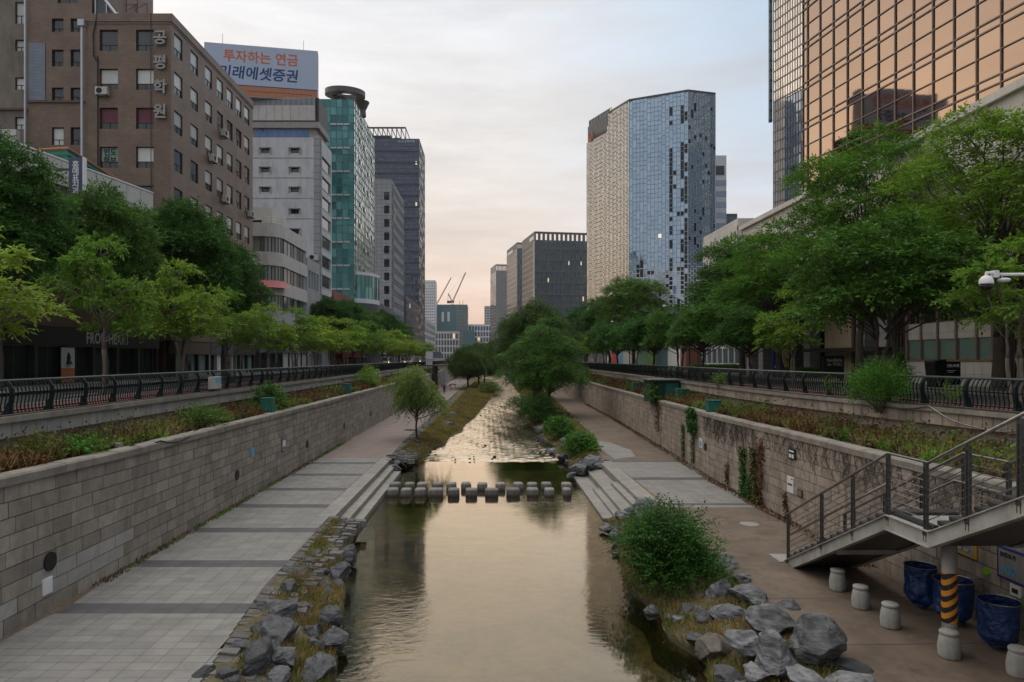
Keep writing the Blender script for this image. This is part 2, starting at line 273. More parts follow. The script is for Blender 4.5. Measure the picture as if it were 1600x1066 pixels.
def water_mat(name, bump, rough, scale, tint, big=0.0, stretch=(1, 1, 1)):
    m, t, b = newmat(name); N, L = t.nodes, t.links
    N.remove(b)
    tcn = N.new('ShaderNodeTexCoord'); mpn = N.new('ShaderNodeMapping'); mpn.inputs['Scale'].default_value = stretch; L.new(tcn.outputs['Object'], mpn.inputs[0])
    n = N.new('ShaderNodeTexNoise'); n.inputs['Scale'].default_value = scale; n.inputs['Detail'].default_value = 5; n.inputs['Roughness'].default_value = .55; n.inputs['Distortion'].default_value = .6; L.new(mpn.outputs[0], n.inputs[0])
    n2 = N.new('ShaderNodeTexNoise'); n2.inputs['Scale'].default_value = .16; n2.inputs['Detail'].default_value = 3; L.new(tcn.outputs['Object'], n2.inputs[0])
    mr = N.new('ShaderNodeMapRange'); mr.inputs[1].default_value = .38; mr.inputs[2].default_value = .66; mr.inputs[3].default_value = .15; mr.inputs[4].default_value = 1; L.new(n2.outputs[0], mr.inputs[0])
    mu = N.new('ShaderNodeMath'); mu.operation = 'MULTIPLY'; mu.inputs[1].default_value = bump; L.new(mr.outputs[0], mu.inputs[0])
    bp = N.new('ShaderNodeBump'); bp.inputs['Distance'].default_value = .08; L.new(n.outputs[0], bp.inputs['Height']); L.new(mu.outputs[0], bp.inputs['Strength'])
    fr = N.new('ShaderNodeFresnel'); fr.inputs[0].default_value = 1.5; L.new(bp.outputs[0], fr.inputs['Normal'])
    fm = N.new('ShaderNodeMapRange'); fm.inputs[1].default_value = 0; fm.inputs[2].default_value = .62; fm.inputs[3].default_value = .07 + big; fm.inputs[4].default_value = .97; L.new(fr.outputs[0], fm.inputs[0])
    gl = N.new('ShaderNodeBsdfGlossy'); gl.inputs['Roughness'].default_value = rough; gl.inputs[0].default_value = (.97, .845, .67, 1); L.new(bp.outputs[0], gl.inputs['Normal'])
    tr = N.new('ShaderNodeBsdfTransparent'); tr.inputs[0].default_value = (*tint, 1)
    ms = N.new('ShaderNodeMixShader'); L.new(fm.outputs[0], ms.inputs[0]); L.new(tr.outputs[0], ms.inputs[1]); L.new(gl.outputs[0], ms.inputs[2]); L.new(ms.outputs[0], N['Material Output'].inputs[0]); return m
M['water'] = water_mat('water', .12, .035, 2.6, (.62, .60, .45), stretch=(.8, 1.6, 1))
M['rapids'] = water_mat('rapids', .95, .17, 4.0, (.7, .65, .5), big=.38, stretch=(1, .7, 1))
# ---------------------------------------------------------------- mesh helpers
class Fr:                       # a facade frame: u along it (left to right seen from outside), v up, w outward
    def __init__(s, o, u): s.o = Vector((o[0], o[1], o[2] if len(o) > 2 else 0)); s.u = Vector((u[0], u[1], 0)).normalized(); s.n = Vector((s.u.y, -s.u.x, 0))
    def P(s, u, v, w=0.0): return s.o + s.u * u + s.n * w + Vector((0, 0, v))
def wloc(o):
    v = Vector((0, 0, 0))
    while o: v += o.location; o = o.parent
    return v
class MB:
    def __init__(s): s.v, s.f, s.m = [], [], []
    def add(s, vs, fs, mi=0):
        b = len(s.v); s.v += [tuple(p) for p in vs]; s.f += [tuple(i + b for i in f) for f in fs]; s.m += [mi] * len(fs)
    def hexa(s, p, mi=0): s.add(p, [(0, 3, 2, 1), (4, 5, 6, 7), (0, 1, 5, 4), (1, 2, 6, 5), (2, 3, 7, 6), (3, 0, 4, 7)], mi)
    def box(s, x0, x1, y0, y1, z0, z1, mi=0):
        s.hexa([(x0, y0, z0), (x1, y0, z0), (x1, y1, z0), (x0, y1, z0), (x0, y0, z1), (x1, y0, z1), (x1, y1, z1), (x0, y1, z1)], mi)
    def fbox(s, fr, u0, u1, v0, v1, w0, w1, mi=0):
        s.hexa([fr.P(u0, v0, w1), fr.P(u1, v0, w1), fr.P(u1, v0, w0), fr.P(u0, v0, w0), fr.P(u0, v1, w1), fr.P(u1, v1, w1), fr.P(u1, v1, w0), fr.P(u0, v1, w0)], mi)
    def fquad(s, fr, u0, u1, v0, v1, w=0, mi=0, tilt=0.0):
        a, b = (random.uniform(-tilt, tilt), random.uniform(-tilt, tilt)) if tilt else (0, 0)
        s.add([fr.P(u0, v0, w - a - b), fr.P(u1, v0, w + a - b), fr.P(u1, v1, w + a + b), fr.P(u0, v1, w - a + b)], [(0, 1, 2, 3)], mi)
    def prism(s, poly, z0, z1, mi=0):
        n = len(poly); s.add([(x, y, z0) for x, y in poly] + [(x, y, z1) for x, y in poly], [tuple(reversed(range(n))), tuple(range(n, 2 * n))] + [(i, (i + 1) % n, n + (i + 1) % n, n + i) for i in range(n)], mi)
    def tube(s, pts, r, n=8, mi=0, cap=True):
        pts = [Vector(p) for p in pts]; k = len(pts); rs = r if isinstance(r, (list, tuple)) else [r] * k
        vs, fs = [], []; up0 = None
        for i, p in enumerate(pts):
            d = (pts[min(i + 1, k - 1)] - pts[max(i - 1, 0)]).normalized()
            if up0 is None: up0 = Vector((0, 0, 1)) if abs(d.z) < .9 else Vector((1, 0, 0))
            a = (up0 - d * up0.dot(d))
            a = a.normalized() if a.length > 1e-4 else d.orthogonal().normalized(); up0 = a; b = d.cross(a)
            vs += [p + (a * math.cos(2 * math.pi * j / n) + b * math.sin(2 * math.pi * j / n)) * rs[i] for j in range(n)]
        for i in range(k - 1): fs += [(i * n + j, i * n + (j + 1) % n, (i + 1) * n + (j + 1) % n, (i + 1) * n + j) for j in range(n)]
        if cap: fs += [tuple(reversed(range(n))), tuple((k - 1) * n + j for j in range(n))]
        s.add(vs, fs, mi)
    def lathe(s, c, prof, n=20, mi=0):
        s.tube([(c[0], c[1], c[2] + z) for r, z in prof], [max(r, 1e-3) for r, z in prof], n, mi)
    def sweep(s, path, prof, mi=0, closed=True):
        """prof: (offset to the right of the path, z) outline, run along a plan polyline"""
        k, n = len(path), len(prof); vs, fs = [], []
        for i, p in enumerate(path):
            a, b = Vector(path[max(i - 1, 0)][:2]), Vector(path[min(i + 1, k - 1)][:2]); d = (b - a).normalized(); r = Vector((d.y, -d.x)); z0 = p[2] if len(p) > 2 else 0
            vs += [(p[0] + r.x * o, p[1] + r.y * o, z0 + z) for o, z in prof]
        for i in range(k - 1): fs += [(i * n + j, (i + 1) * n + j, (i + 1) * n + (j + 1) % n, i * n + (j + 1) % n) for j in range(n if closed else n - 1)]
        if closed: fs += [tuple(range(n)), tuple(reversed([(k - 1) * n + j for j in range(n)]))]
        s.add(vs, fs, mi)
    def build(s, name, mats, parent=None, smooth=False, bevel=0.0, loc=None):
        if not isinstance(mats, (list, tuple)): mats = [mats]
        me = bpy.data.meshes.new(name); me.from_pydata(s.v, [], s.f)
        for m in mats: me.materials.append(M[m] if isinstance(m, str) else m)
        if len(mats) > 1: me.polygons.foreach_set('material_index', s.m)
        uvs(me)
        if smooth: me.polygons.foreach_set('use_smooth', [True] * len(me.polygons))
        me.update(); o = bpy.data.objects.new(name, me); COL.objects.link(o)
        if loc: me.transform(Matrix.Translation([-c for c in loc])); o.location = loc
        if parent:
            o.parent = parent; wl_ = wloc(parent)
            if loc: o.location = Vector(loc) - wl_
            else: me.transform(Matrix.Translation(-wl_))
        if bevel:
            b = o.modifiers.new('bevel', 'BEVEL'); b.width = bevel; b.segments = 2; b.limit_method = 'ANGLE'
        return o
def uvs(me):                    # metres along each face: horizontal run, height
    n = len(me.polygons); nl = len(me.loops)
    if not n: return
    no = np.empty(n * 3); me.polygons.foreach_get('normal', no); no = no.reshape(-1, 3)
    lt = np.empty(n, dtype=np.int64); me.polygons.foreach_get('loop_total', lt)
    li = np.empty(nl, dtype=np.int64); me.loops.foreach_get('vertex_index', li)
    co = np.empty(len(me.vertices) * 3); me.vertices.foreach_get('co', co); co = co.reshape(-1, 3)[li]
    nn = np.repeat(no, lt, axis=0); flat = np.abs(nn[:, 2]) > .75
    t = np.stack([-nn[:, 1], nn[:, 0]], 1); ln = np.linalg.norm(t, axis=1, keepdims=True); t = t / np.maximum(ln, 1e-6)
    u = np.where(flat, co[:, 0], (co[:, :2] * t).sum(1)); v = np.where(flat, co[:, 1], co[:, 2])
    uv = me.uv_layers.new(name='UVMap'); uv.data.foreach_set('uv', np.stack([u, v], 1).ravel())
def tag(o, label=None, cat=None, group=None, kind=None):
    if label: o['label'] = label
    if cat: o['category'] = cat
    if group: o['group'] = group
    if kind: o['kind'] = kind
    return o
def thing(name, label, cat, loc=(0, 0, 0), group=None, rz=0):
    o = bpy.data.objects.new(name, None); COL.objects.link(o); o.location = loc; o.rotation_euler = (0, 0, rz); o.empty_display_size = .3
    return tag(o, label, cat, group)
def struct(o): o['kind'] = 'structure'; return o
def child(name, me, parent, loc=(0, 0, 0), rot=(0, 0, 0), sc=None):
    o = bpy.data.objects.new(name, me); COL.objects.link(o); o.parent = parent; o.location = loc; o.rotation_euler = rot
    if sc: o.scale = sc
    return o
def dup(root, loc, rz=0, sc=1.0, label=None, group=None):
    r = root.copy(); COL.objects.link(r); r.location = loc; r.rotation_euler = (0, 0, rz); r.scale = (sc,) * 3 if not isinstance(sc, tuple) else sc
    if label: r['label'] = label
    if group: r['group'] = group
    for c in root.children:
        k = c.copy(); COL.objects.link(k); k.parent = r
        for g in c.children:
            h = g.copy(); COL.objects.link(h); h.parent = k
    return r
def smooth_noise(p, seed, sc):
    q = p * sc; r = np.random.default_rng(seed); o = np.zeros(len(p))
    for i in range(6):
        k = r.normal(size=3) * (1 + i * .55); o += np.sin(q @ k + r.uniform(0, 6.28)) / (1 + i * .45)
    return o / 2.6
ORD = 'first second third fourth fifth sixth seventh eighth ninth tenth eleventh twelfth thirteenth fourteenth fifteenth sixteenth seventeenth eighteenth nineteenth twentieth'.split() + ['twenty-' + w for w in 'first second third fourth fifth sixth seventh eighth ninth'.split()] + ['thirtieth'] + ['thirty-' + w for w in 'first second third fourth fifth'.split()]
def text(name, body, size, mat, fr, u, v, w, parent=None, align='LEFT', bold=0.0, sx=1.0, ext=.01, shear=0.0, loc0=None, spacing=1.0):
    c = bpy.data.curves.new(name, 'FONT'); c.body = body; c.size = size; c.align_x = align; c.offset = bold; c.extrude = ext; c.shear = shear; c.space_character = spacing; c.resolution_u = 3
    o = bpy.data.objects.new(name + '_src', c); COL.objects.link(o)
    me = bpy.data.meshes.new_from_object(o.evaluated_get(bpy.context.evaluated_depsgraph_get())); bpy.data.objects.remove(o); bpy.data.curves.remove(c)
    me.name = name; me.materials.clear(); me.materials.append(M[mat])
    p = fr.P(u, v, w); X, Y, Z = fr.u * sx, Vector((0, 0, 1)), fr.n
    me.transform(Matrix(((X.x, Y.x, Z.x, p.x), (X.y, Y.y, Z.y, p.y), (X.z, Y.z, Z.z, p.z), (0, 0, 0, 1))))
    if parent: me.transform(Matrix.Translation(-wloc(parent)))
    o = bpy.data.objects.new(name, me); COL.objects.link(o)
    if parent: o.parent = parent
    return o
def wallgrid(mb, fr, W, z0, z1, holes, depth=.25, mi=0, mr=0):
    us = sorted({0, W} | {h[0] for h in holes} | {h[1] for h in holes}); vs = sorted({z0, z1} | {h[2] for h in holes} | {h[3] for h in holes})
    for a, b in zip(us, us[1:]):
        for c, d in zip(vs, vs[1:]):
            um, vm = (a + b) / 2, (c + d) / 2
            if not any(h[0] < um < h[1] and h[2] < vm < h[3] for h in holes): mb.fquad(fr, a, b, c, d, 0, mi)
    for a, b, c, d in holes:
        for q in (((a, c), (a, d)), ((b, d), (b, c)), ((a, d), (b, d)), ((b, c), (a, c))):
            (ua, va), (ub, vb) = q; mb.add([fr.P(ua, va, 0), fr.P(ub, vb, 0), fr.P(ub, vb, -depth), fr.P(ua, va, -depth)], [(0, 3, 2, 1)], mr)
def window(parent, fr, u0, u1, v0, v1, depth=.25, pane='pane_dark', frame='frame_dark', transom=.3, split=True, sill=None, fw=.06, lower=None, label=None):
    m = MB(); w0, w1 = -depth, -depth + .07
    m.fbox(fr, u0, u1, v0, v0 + fw, w0, w1); m.fbox(fr, u0, u1, v1 - fw, v1, w0, w1)
    m.fbox(fr, u0, u0 + fw, v0 + fw, v1 - fw, w0, w1); m.fbox(fr, u1 - fw, u1, v0 + fw, v1 - fw, w0, w1)
    vt = v0 + (v1 - v0) * transom
    if transom:
        m.fbox(fr, u0 + fw, u1 - fw, vt, vt + fw, w0, w1)
        if split: m.fbox(fr, (u0 + u1) / 2 - fw / 2, (u0 + u1) / 2 + fw / 2, v0 + fw, vt, w0, w1)
    if sill: m.fbox(fr, u0 - .08, u1 + .08, v0 - .09, v0 - .003, -depth, .08)
    o = m.build('window', frame, parent)
    if label: o['label'] = label
    g = MB()
    if lower and transom:
        g.fquad(fr, u0 + .01, u1 - .01, vt + fw / 2, v1 - .01, w0 + .03, 0); g.fquad(fr, u0 + .01, u1 - .01, v0 + .01, vt + fw / 2, w0 + .03, 1)
        me = g.build('pane', [pane, lower])
    else:
        g.fquad(fr, u0 + .01, u1 - .01, v0 + .01, v1 - .01, w0 + .03); me = g.build('pane', pane)
    me.data.transform(Matrix.Translation(-wloc(o))); me.parent = o
    return o
def curtain(parent, fr, Wd, z0, z1, nx, nz, glass, frame, mw=.12, mh=None, tilt=.02, dep=.12, names=('glazing', 'mullion'), w=0.0, skip=None):
    mh = mh or mw; g = MB(); m = MB(); du, dv = Wd / nx, (z1 - z0) / nz
    for i in range(nx):
        for j in range(nz):
            if skip and skip(i, j): continue
            g.fquad(fr, i * du, (i + 1) * du, z0 + j * dv, z0 + (j + 1) * dv, w, 0, tilt)
    for i in range(nx + 1): m.fbox(fr, max(0, i * du - mw / 2), min(Wd, i * du + mw / 2), z0, z1, w - .05, w + dep)
    for j in range(nz + 1): m.fbox(fr, 0, Wd, max(z0, z0 + j * dv - mh / 2), min(z1, z0 + j * dv + mh / 2), w - .05, w + dep * .8)
    return g.build(names[0], glass, parent), m.build(names[1], frame, parent)
# ================================================================ the channel
WATER, PATH, BED = -6.3, -5.5, -6.95
def interp(tab, D): return float(np.interp(D, [a for a, b in tab], [b for a, b in tab]))
WL = -12.9                                              # left retaining wall, straight
WRT = [(0, 13.7), (42, 13.7), (52, 14.2), (85, 15.4), (154, 16.4), (260, 17.2), (420, 18)]
def WR(D): return interp(WRT, D)
WTL = [(0, -1.15), (18, -1.22), (25, -1.33), (52, -1.43), (90, -1.45), (420, -1.3)]       # coping heights
WTR = [(0, -1.38), (32, -1.45), (44, -1.53), (52, -1.61), (85, -1.82), (420, -1.8)]
RL = -16.0                                              # left railing
RRT = [(0, 20.5), (16, 19.2), (25, 18.2), (30, 17.4), (37, 16.6), (45, 16.4), (75, 17.2), (116, 17.6), (260, 18.6), (420, 19.4)]
def RRx(D): return interp(RRT, D)
PLT = [(0, -6.6), (15.6, -6.6), (18.4, -6.95), (22, -7.3), (32, -7.45), (50.6, -7.5), (60, -7.7), (90, -7.5), (175, -7.2), (420, -7)]   # inner edge of the left path
PRT = [(0, 8.4), (15, 8.4), (22, 8.4), (34, 8.4), (50, 8.1), (63, 10), (122, 11.6), (420, 12.2)]
LWT = [(0, -3.4), (17, -3.95), (27, -5.6), (31, -6.2), (51, -6.3), (54, -6.0), (57, -5.2), (60, -5.1), (64, -4.2), (70, -4.1), (76, -3.1), (84, -2.9), (93, -2.0), (142, .6), (200, 2.2), (420, 3)]   # water's edge, left
RWT = [(0, 5.2), (13, 5.3), (15, 5.75), (16.6, 5.4), (18.2, 5.9), (20, 5.3), (22, 5.5), (24, 4.9), (26, 5.2), (28.5, 5.5), (31, 5.9), (50, 5.9), (55, 6.3), (59, 5.5), (63, 6.1), (68, 5.2), (75, 5.7), (84, 4.7), (93, 5.0), (110, 5.3), (142, 6.6), (200, 6.8), (420, 7)]
Y0, Y1 = 3.0, 420.0
# ground at street level: one sheet with the channel cut out of it
g = MB(); ys = [Y0, 16, 25, 30, 37, 45, 75, 116, 260, Y1]
for a, b in zip(ys, ys[1:]): g.add([(RRx(a) + .3, a, 0), (900, a, 0), (900, b, 0), (RRx(b) + .3, b, 0)], [(0, 1, 2, 3)])
g.add([(-900, Y0, 0), (RL - .3, Y0, 0), (RL - .3, Y1, 0), (-900, Y1, 0)], [(0, 1, 2, 3)])
g.add([(-900, Y1, 0), (900, Y1, 0), (1500, 2500, 0), (-1500, 2500, 0)], [(0, 1, 2, 3)]); g.add([(WL, Y1, -7), (WR(Y1), Y1, -7), (WR(Y1), Y1, 0), (WL, Y1, 0)], [(0, 1, 2, 3)])
struct(g.build('ground', 'street'))
g = MB(); g.box(-24.5, -17.95, Y0, Y1, .002, .006); struct(g.build('road', 'asphalt'))
g = MB(); pr = [(x + 2.2, y) for x, y in [(RRx(y), y) for y in ys]]
for a, b in zip(pr, pr[1:]): g.add([(a[0], a[1], .005), (a[0] + 6.2, a[1], .005), (b[0] + 6.2, b[1], .005), (b[0], b[1], .005)], [(0, 1, 2, 3)])
struct(g.build('road', 'asphalt'))
g = MB(); g.box(-17.95, RL - .28, Y0, Y1, -.1, .05); struct(g.build('walkway', 'redpave'))
g = MB()
for a, b in zip(ys, ys[1:]): g.hexa([(RRx(a) + .28, a, -.1), (RRx(a) + 2.0, a, -.1), (RRx(b) + 2.0, b, -.1), (RRx(b) + .28, b, -.1), (RRx(a) + .28, a, .05), (RRx(a) + 2.0, a, .05), (RRx(b) + 2.0, b, .05), (RRx(b) + .28, b, .05)])
struct(g.build('walkway', 'redpave'))
g = MB(); g.box(-29.9, -24.5, Y0, Y1, -.1, .14); struct(g.build('pavement', 'sidewalk'))
g = MB(); g.box(25.6, 29.9, Y0, Y1, -.1, .14); struct(g.build('pavement', 'sidewalk'))
g = MB(); g.box(-24.65, -24.5, Y0, Y1, -.1, .15); g.box(-18.1, -17.95, Y0, Y1, -.1, .15); struct(g.build('kerb', 'concrete'))
g = MB()
for k in range(40): g.box(-21.3, -21.18, 10 + k * 8, 13 + k * 8, .006, .0100)
struct(g.build('lane_marking', 'white'))
# bed, pool, rapids
M['bed_dark'] = mk('bed_dark', (.06, .055, .032), (.03, .03, .018), .9, 2, bump=1, bscale=12)
g = MB(); g.add([(-9, Y0, BED), (10, Y0, BED), (10, 54.5, BED), (-9, 54.5, BED)], [(0, 1, 2, 3)]); g.add([(-9, 54.5, BED + .35), (10, 54.5, BED + .35), (12, Y1, BED + .45), (-9, Y1, BED + .45)], [(0, 1, 2, 3)])
struct(g.build('stream_bed', 'bed'))
g = MB(); g.add([(-9, Y0, WATER), (10, Y0, WATER), (10, 54.6, WATER), (-9, 54.6, WATER)], [(0, 1, 2, 3)]); struct(g.build('water', 'water'))
nx_, ny_ = 110, 420
yy = 54.0 + (np.linspace(0, 1, ny_) ** 1.7) * 170; xx = np.linspace(-8.5, 10, nx_)
X, Yg = np.meshgrid(xx, yy); P = np.stack([X.ravel(), Yg.ravel(), np.zeros(X.size)], 1)
h = smooth_noise(P, 3, np.array([2.2, 1.6, 1])) * .06 + smooth_noise(P, 4, np.array([4.5, 3.2, 1])) * .04 + smooth_noise(P, 8, np.array([.7, .35, 1])) * .04
lip = np.clip((P[:, 1] - 54.0 - .5 * smooth_noise(P, 9, np.array([.8, 0, 1]))) / .9, 0, 1)
P[:, 2] = WATER - .05 + lip * .13 + np.clip(lip * 3, 0, 1) * h + np.clip((P[:, 1] - 56) / 90, 0, 1) * .12
me = bpy.data.meshes.new('rapids'); idx = np.arange(nx_ * ny_).reshape(ny_, nx_)
q = np.stack([idx[:-1, :-1], idx[:-1, 1:], idx[1:, 1:], idx[1:, :-1]], -1).reshape(-1, 4)
me.from_pydata(P.tolist(), [], q.tolist()); me.polygons.foreach_set('use_smooth', [True] * len(me.polygons)); me.materials.append(M['rapids'])
o = bpy.data.objects.new('rapids', me); COL.objects.link(o); struct(o)
g = MB(); g.add([(-9, 224, WATER + .3), (12, 224, WATER + .3), (14, Y1, WATER + .3), (-9, Y1, WATER + .3)], [(0, 1, 2, 3)]); struct(g.build('water', 'rapids'))
g = MB(); g.box(-9, 10, 53.92, 54.06, -7.2, WATER - .03); struct(g.build('weir_bed', 'bed_dark'))
# banks: earth falling from the path's edge into the water
def bank(edge, water, side, y0, y1, ny, seed, name='bank'):
    vs, fs = [], []; ns = 14; yv = np.linspace(y0, y1, ny)
    for y in yv:
        e, w = interp(edge, y), interp(water, y)
        for k in range(ns):
            t = k / (ns - 1); x = e + (w - e) * t * 1.18; z = PATH - .02 - (PATH - WATER - .02) * (t ** 1.5) if t * 1.18 < 1 else WATER - .02 - (t * 1.18 - 1) * 3.4
            vs.append((x, y, z))
    vs = np.array(vs); n = smooth_noise(vs, seed, np.array([1.3, 1.3, 1])) * .10 + smooth_noise(vs, seed + 1, np.array([4, 4, 1])) * .04
    t = np.tile(np.linspace(0, 1, ns), ny); vs[:, 2] += n * np.clip(t * 6, 0, 1)
    idx = np.arange(ns * ny).reshape(ny, ns); q = np.stack([idx[:-1, :-1], idx[:-1, 1:], idx[1:, 1:], idx[1:, :-1]], -1).reshape(-1, 4)
    if side > 0: q = q[:, ::-1]
    me = bpy.data.meshes.new(name); me.from_pydata(vs.tolist(), [], q.tolist()); me.polygons.foreach_set('use_smooth', [True] * len(me.polygons)); me.materials.append(M['bank'])
    o = bpy.data.objects.new(name, me); COL.objects.link(o); return struct(o)
bank(PLT, LWT, -1, Y0, 31.8, 80, 21); bank(PLT, LWT, -1, 50.8, 260, 200, 31)
bank(PRT, RWT, 1, Y0, 34.0, 90, 41); bank(PRT, RWT, 1, 49.4, 260, 200, 51)
M['paver_joint_dark'] = mk('paver_joint_dark', (.085, .065, .05), rough=.95)
# left path: slabs with dark bands, then pinkish asphalt
def slabs(name, xf0, xf1, y0, y1, bands, dx, dy, z, dark=(0.42)):
    m = MB(); m.add([(xf0(y0), y0, z - .012), (xf1(y0), y0, z - .012), (xf1(y1), y1, z - .012), (xf0(y1), y1, z - .012)], [(0, 1, 2, 3)], 2)
    y, r = y0, 0; gp = .006
    while y < y1 - .01:
        hit_ = next((b for b in bands if b - .01 <= y < b + .79), None); mi = 1 if hit_ is not None else 0; yb = min(y + dy, y1)
        a, b = xf0(y) + .02, xf1(y) - .02; x = a
        while x < b:
            c, d = max(a, x), min(b, x + dx)
            if d - c > .06: m.add([(c + gp, y + gp, z), (d - gp, y + gp, z), (d - gp, yb - gp, z), (c + gp, yb - gp, z)], [(0, 1, 2, 3)], mi)
            x += dx
        y = yb; r += 1
    return struct(m.build(name, ['paver', 'paver_dark', 'paver_joint']))
bl = [19.84, 24.53, 29.25, 33.9, 38.6, 43.3, 48]
slabs('paved_path', lambda y: WL - .01, lambda y: interp(PLT, y) - (.55 if y > 31.9 else 0.0), Y0, 50.6, [b - .4 for b in bl] + [14.4, 9.7], .60, .40, PATH + .004)
def sheet(name, mat, f0, f1, ys_, z):
    m = MB()
    for a, b in zip(ys_, ys_[1:]): m.add([(f0(a), a, z), (f1(a), a, z), (f1(b), b, z), (f0(b), b, z)], [(0, 1, 2, 3)])
    return struct(m.build(name, mat))
ysl = [50.6, 60, 75, 90, 120, 150, 175, 220, 300, Y1]
sheet('asphalt_path', 'asphalt_pink', lambda y: WL, lambda y: interp(PLT, y), ysl, PATH)
ysr = [Y0, 10, 15, 22, 28, 33.9]; sheet('asphalt_path', 'asphalt_brown', lambda y: interp(PRT, y), WR, ysr, PATH)
ysr = [49.6, 52, 57, 63, 85, 122, 154, 200, 260, Y1]; sheet('asphalt_path', 'asphalt_brown', lambda y: interp(PRT, y), WR, ysr, PATH)
slabs('paved_path', lambda y: interp(PRT, y) + .55, lambda y: WR(y) + .01, 33.9, 49.6, [33.95, 41.3, 48.6], .60, .475, PATH + .004)
g = MB(); g.add([(9.2, 50.2, PATH + .005), (11.0, 51.5, PATH + .005), (11.4, 55, PATH + .005), (10.6, 60, PATH + .005), (9.5, 62, PATH + .005), (9.0, 58, PATH + .005)], [tuple(range(6))]); struct(g.build('paved_patch', 'paver'))
g = MB(); g.prism([(11.6 + .42 * math.cos(a * .35), 30.5 + .42 * math.sin(a * .35)) for a in range(18)], PATH - .01, PATH + .008); tag(g.build('manhole_cover', 'concrete'), 'pale round manhole cover set in the brown right path', 'manhole cover')
m = MB()
for y in (14.2, 17.6, 21.0, 24.3, 27.6, 31.0, 52.5, 56.5, 60.8, 65.5, 71, 78, 86): m.add([(interp(PRT, y) + .03, y, PATH + .004), (WR(y) - .5, y + .12, PATH + .004), (WR(y) - .5, y + .155, PATH + .004), (interp(PRT, y) + .03, y + .03, PATH + .004)], [(0, 1, 2, 3)])
struct(m.build('path_joint', 'paver_joint_dark'))
# path edging
g = MB()
for a, b in zip(ysr[:-1], ysr[1:]): g.hexa([(interp(PRT, a) - .12, a, PATH - .2), (interp(PRT, a), a, PATH - .2), (interp(PRT, b), b, PATH - .2), (interp(PRT, b) - .12, b, PATH - .2), (interp(PRT, a) - .12, a, PATH + .06), (interp(PRT, a), a, PATH + .06), (interp(PRT, b), b, PATH + .06), (interp(PRT, b) - .12, b, PATH + .06)])
struct(g.build('path_kerb', 'concrete'))
def edging(y0, y1, width, seed, name='stone_edging'):
    r = random.Random(seed); m = MB(); y = y0
    while y < y1:
        L = r.uniform(.22, .5); e = interp(PLT, y + L / 2); x = e + .01
        while x < e + width:
            wd = r.uniform(.25, .6); j = lambda: r.uniform(-.04, .04); zt = PATH + r.uniform(-.02, .05) - (x - e) * .12
            m.hexa([(x, y, zt - .3), (x + wd - .03, y, zt - .3), (x + wd - .03, y + L - .03, zt - .3), (x, y + L - .03, zt - .3), (x + .02 + j() * .5, y + .02 + abs(j()), zt + j() * .4), (x + wd - .05 + j(), y + .02 + abs(j()), zt - .03 + j() * .4), (x + wd - .05 + j(), y + L - .05 - abs(j()), zt - .03 + j() * .4), (x + .02 + j() * .5, y + L - .05 - abs(j()), zt + j() * .4)])
            x += wd
        y += L
    return struct(m.build(name, 'rock_edge'))
M['rock_edge'] = mk('rock_edge', (.175, .165, .155), (.085, .082, .08), .85, 3, bump=1, bscale=12, island=.3)
edging(8, 31.7, 1.2, 5); edging(51, 140, 1.5, 6)
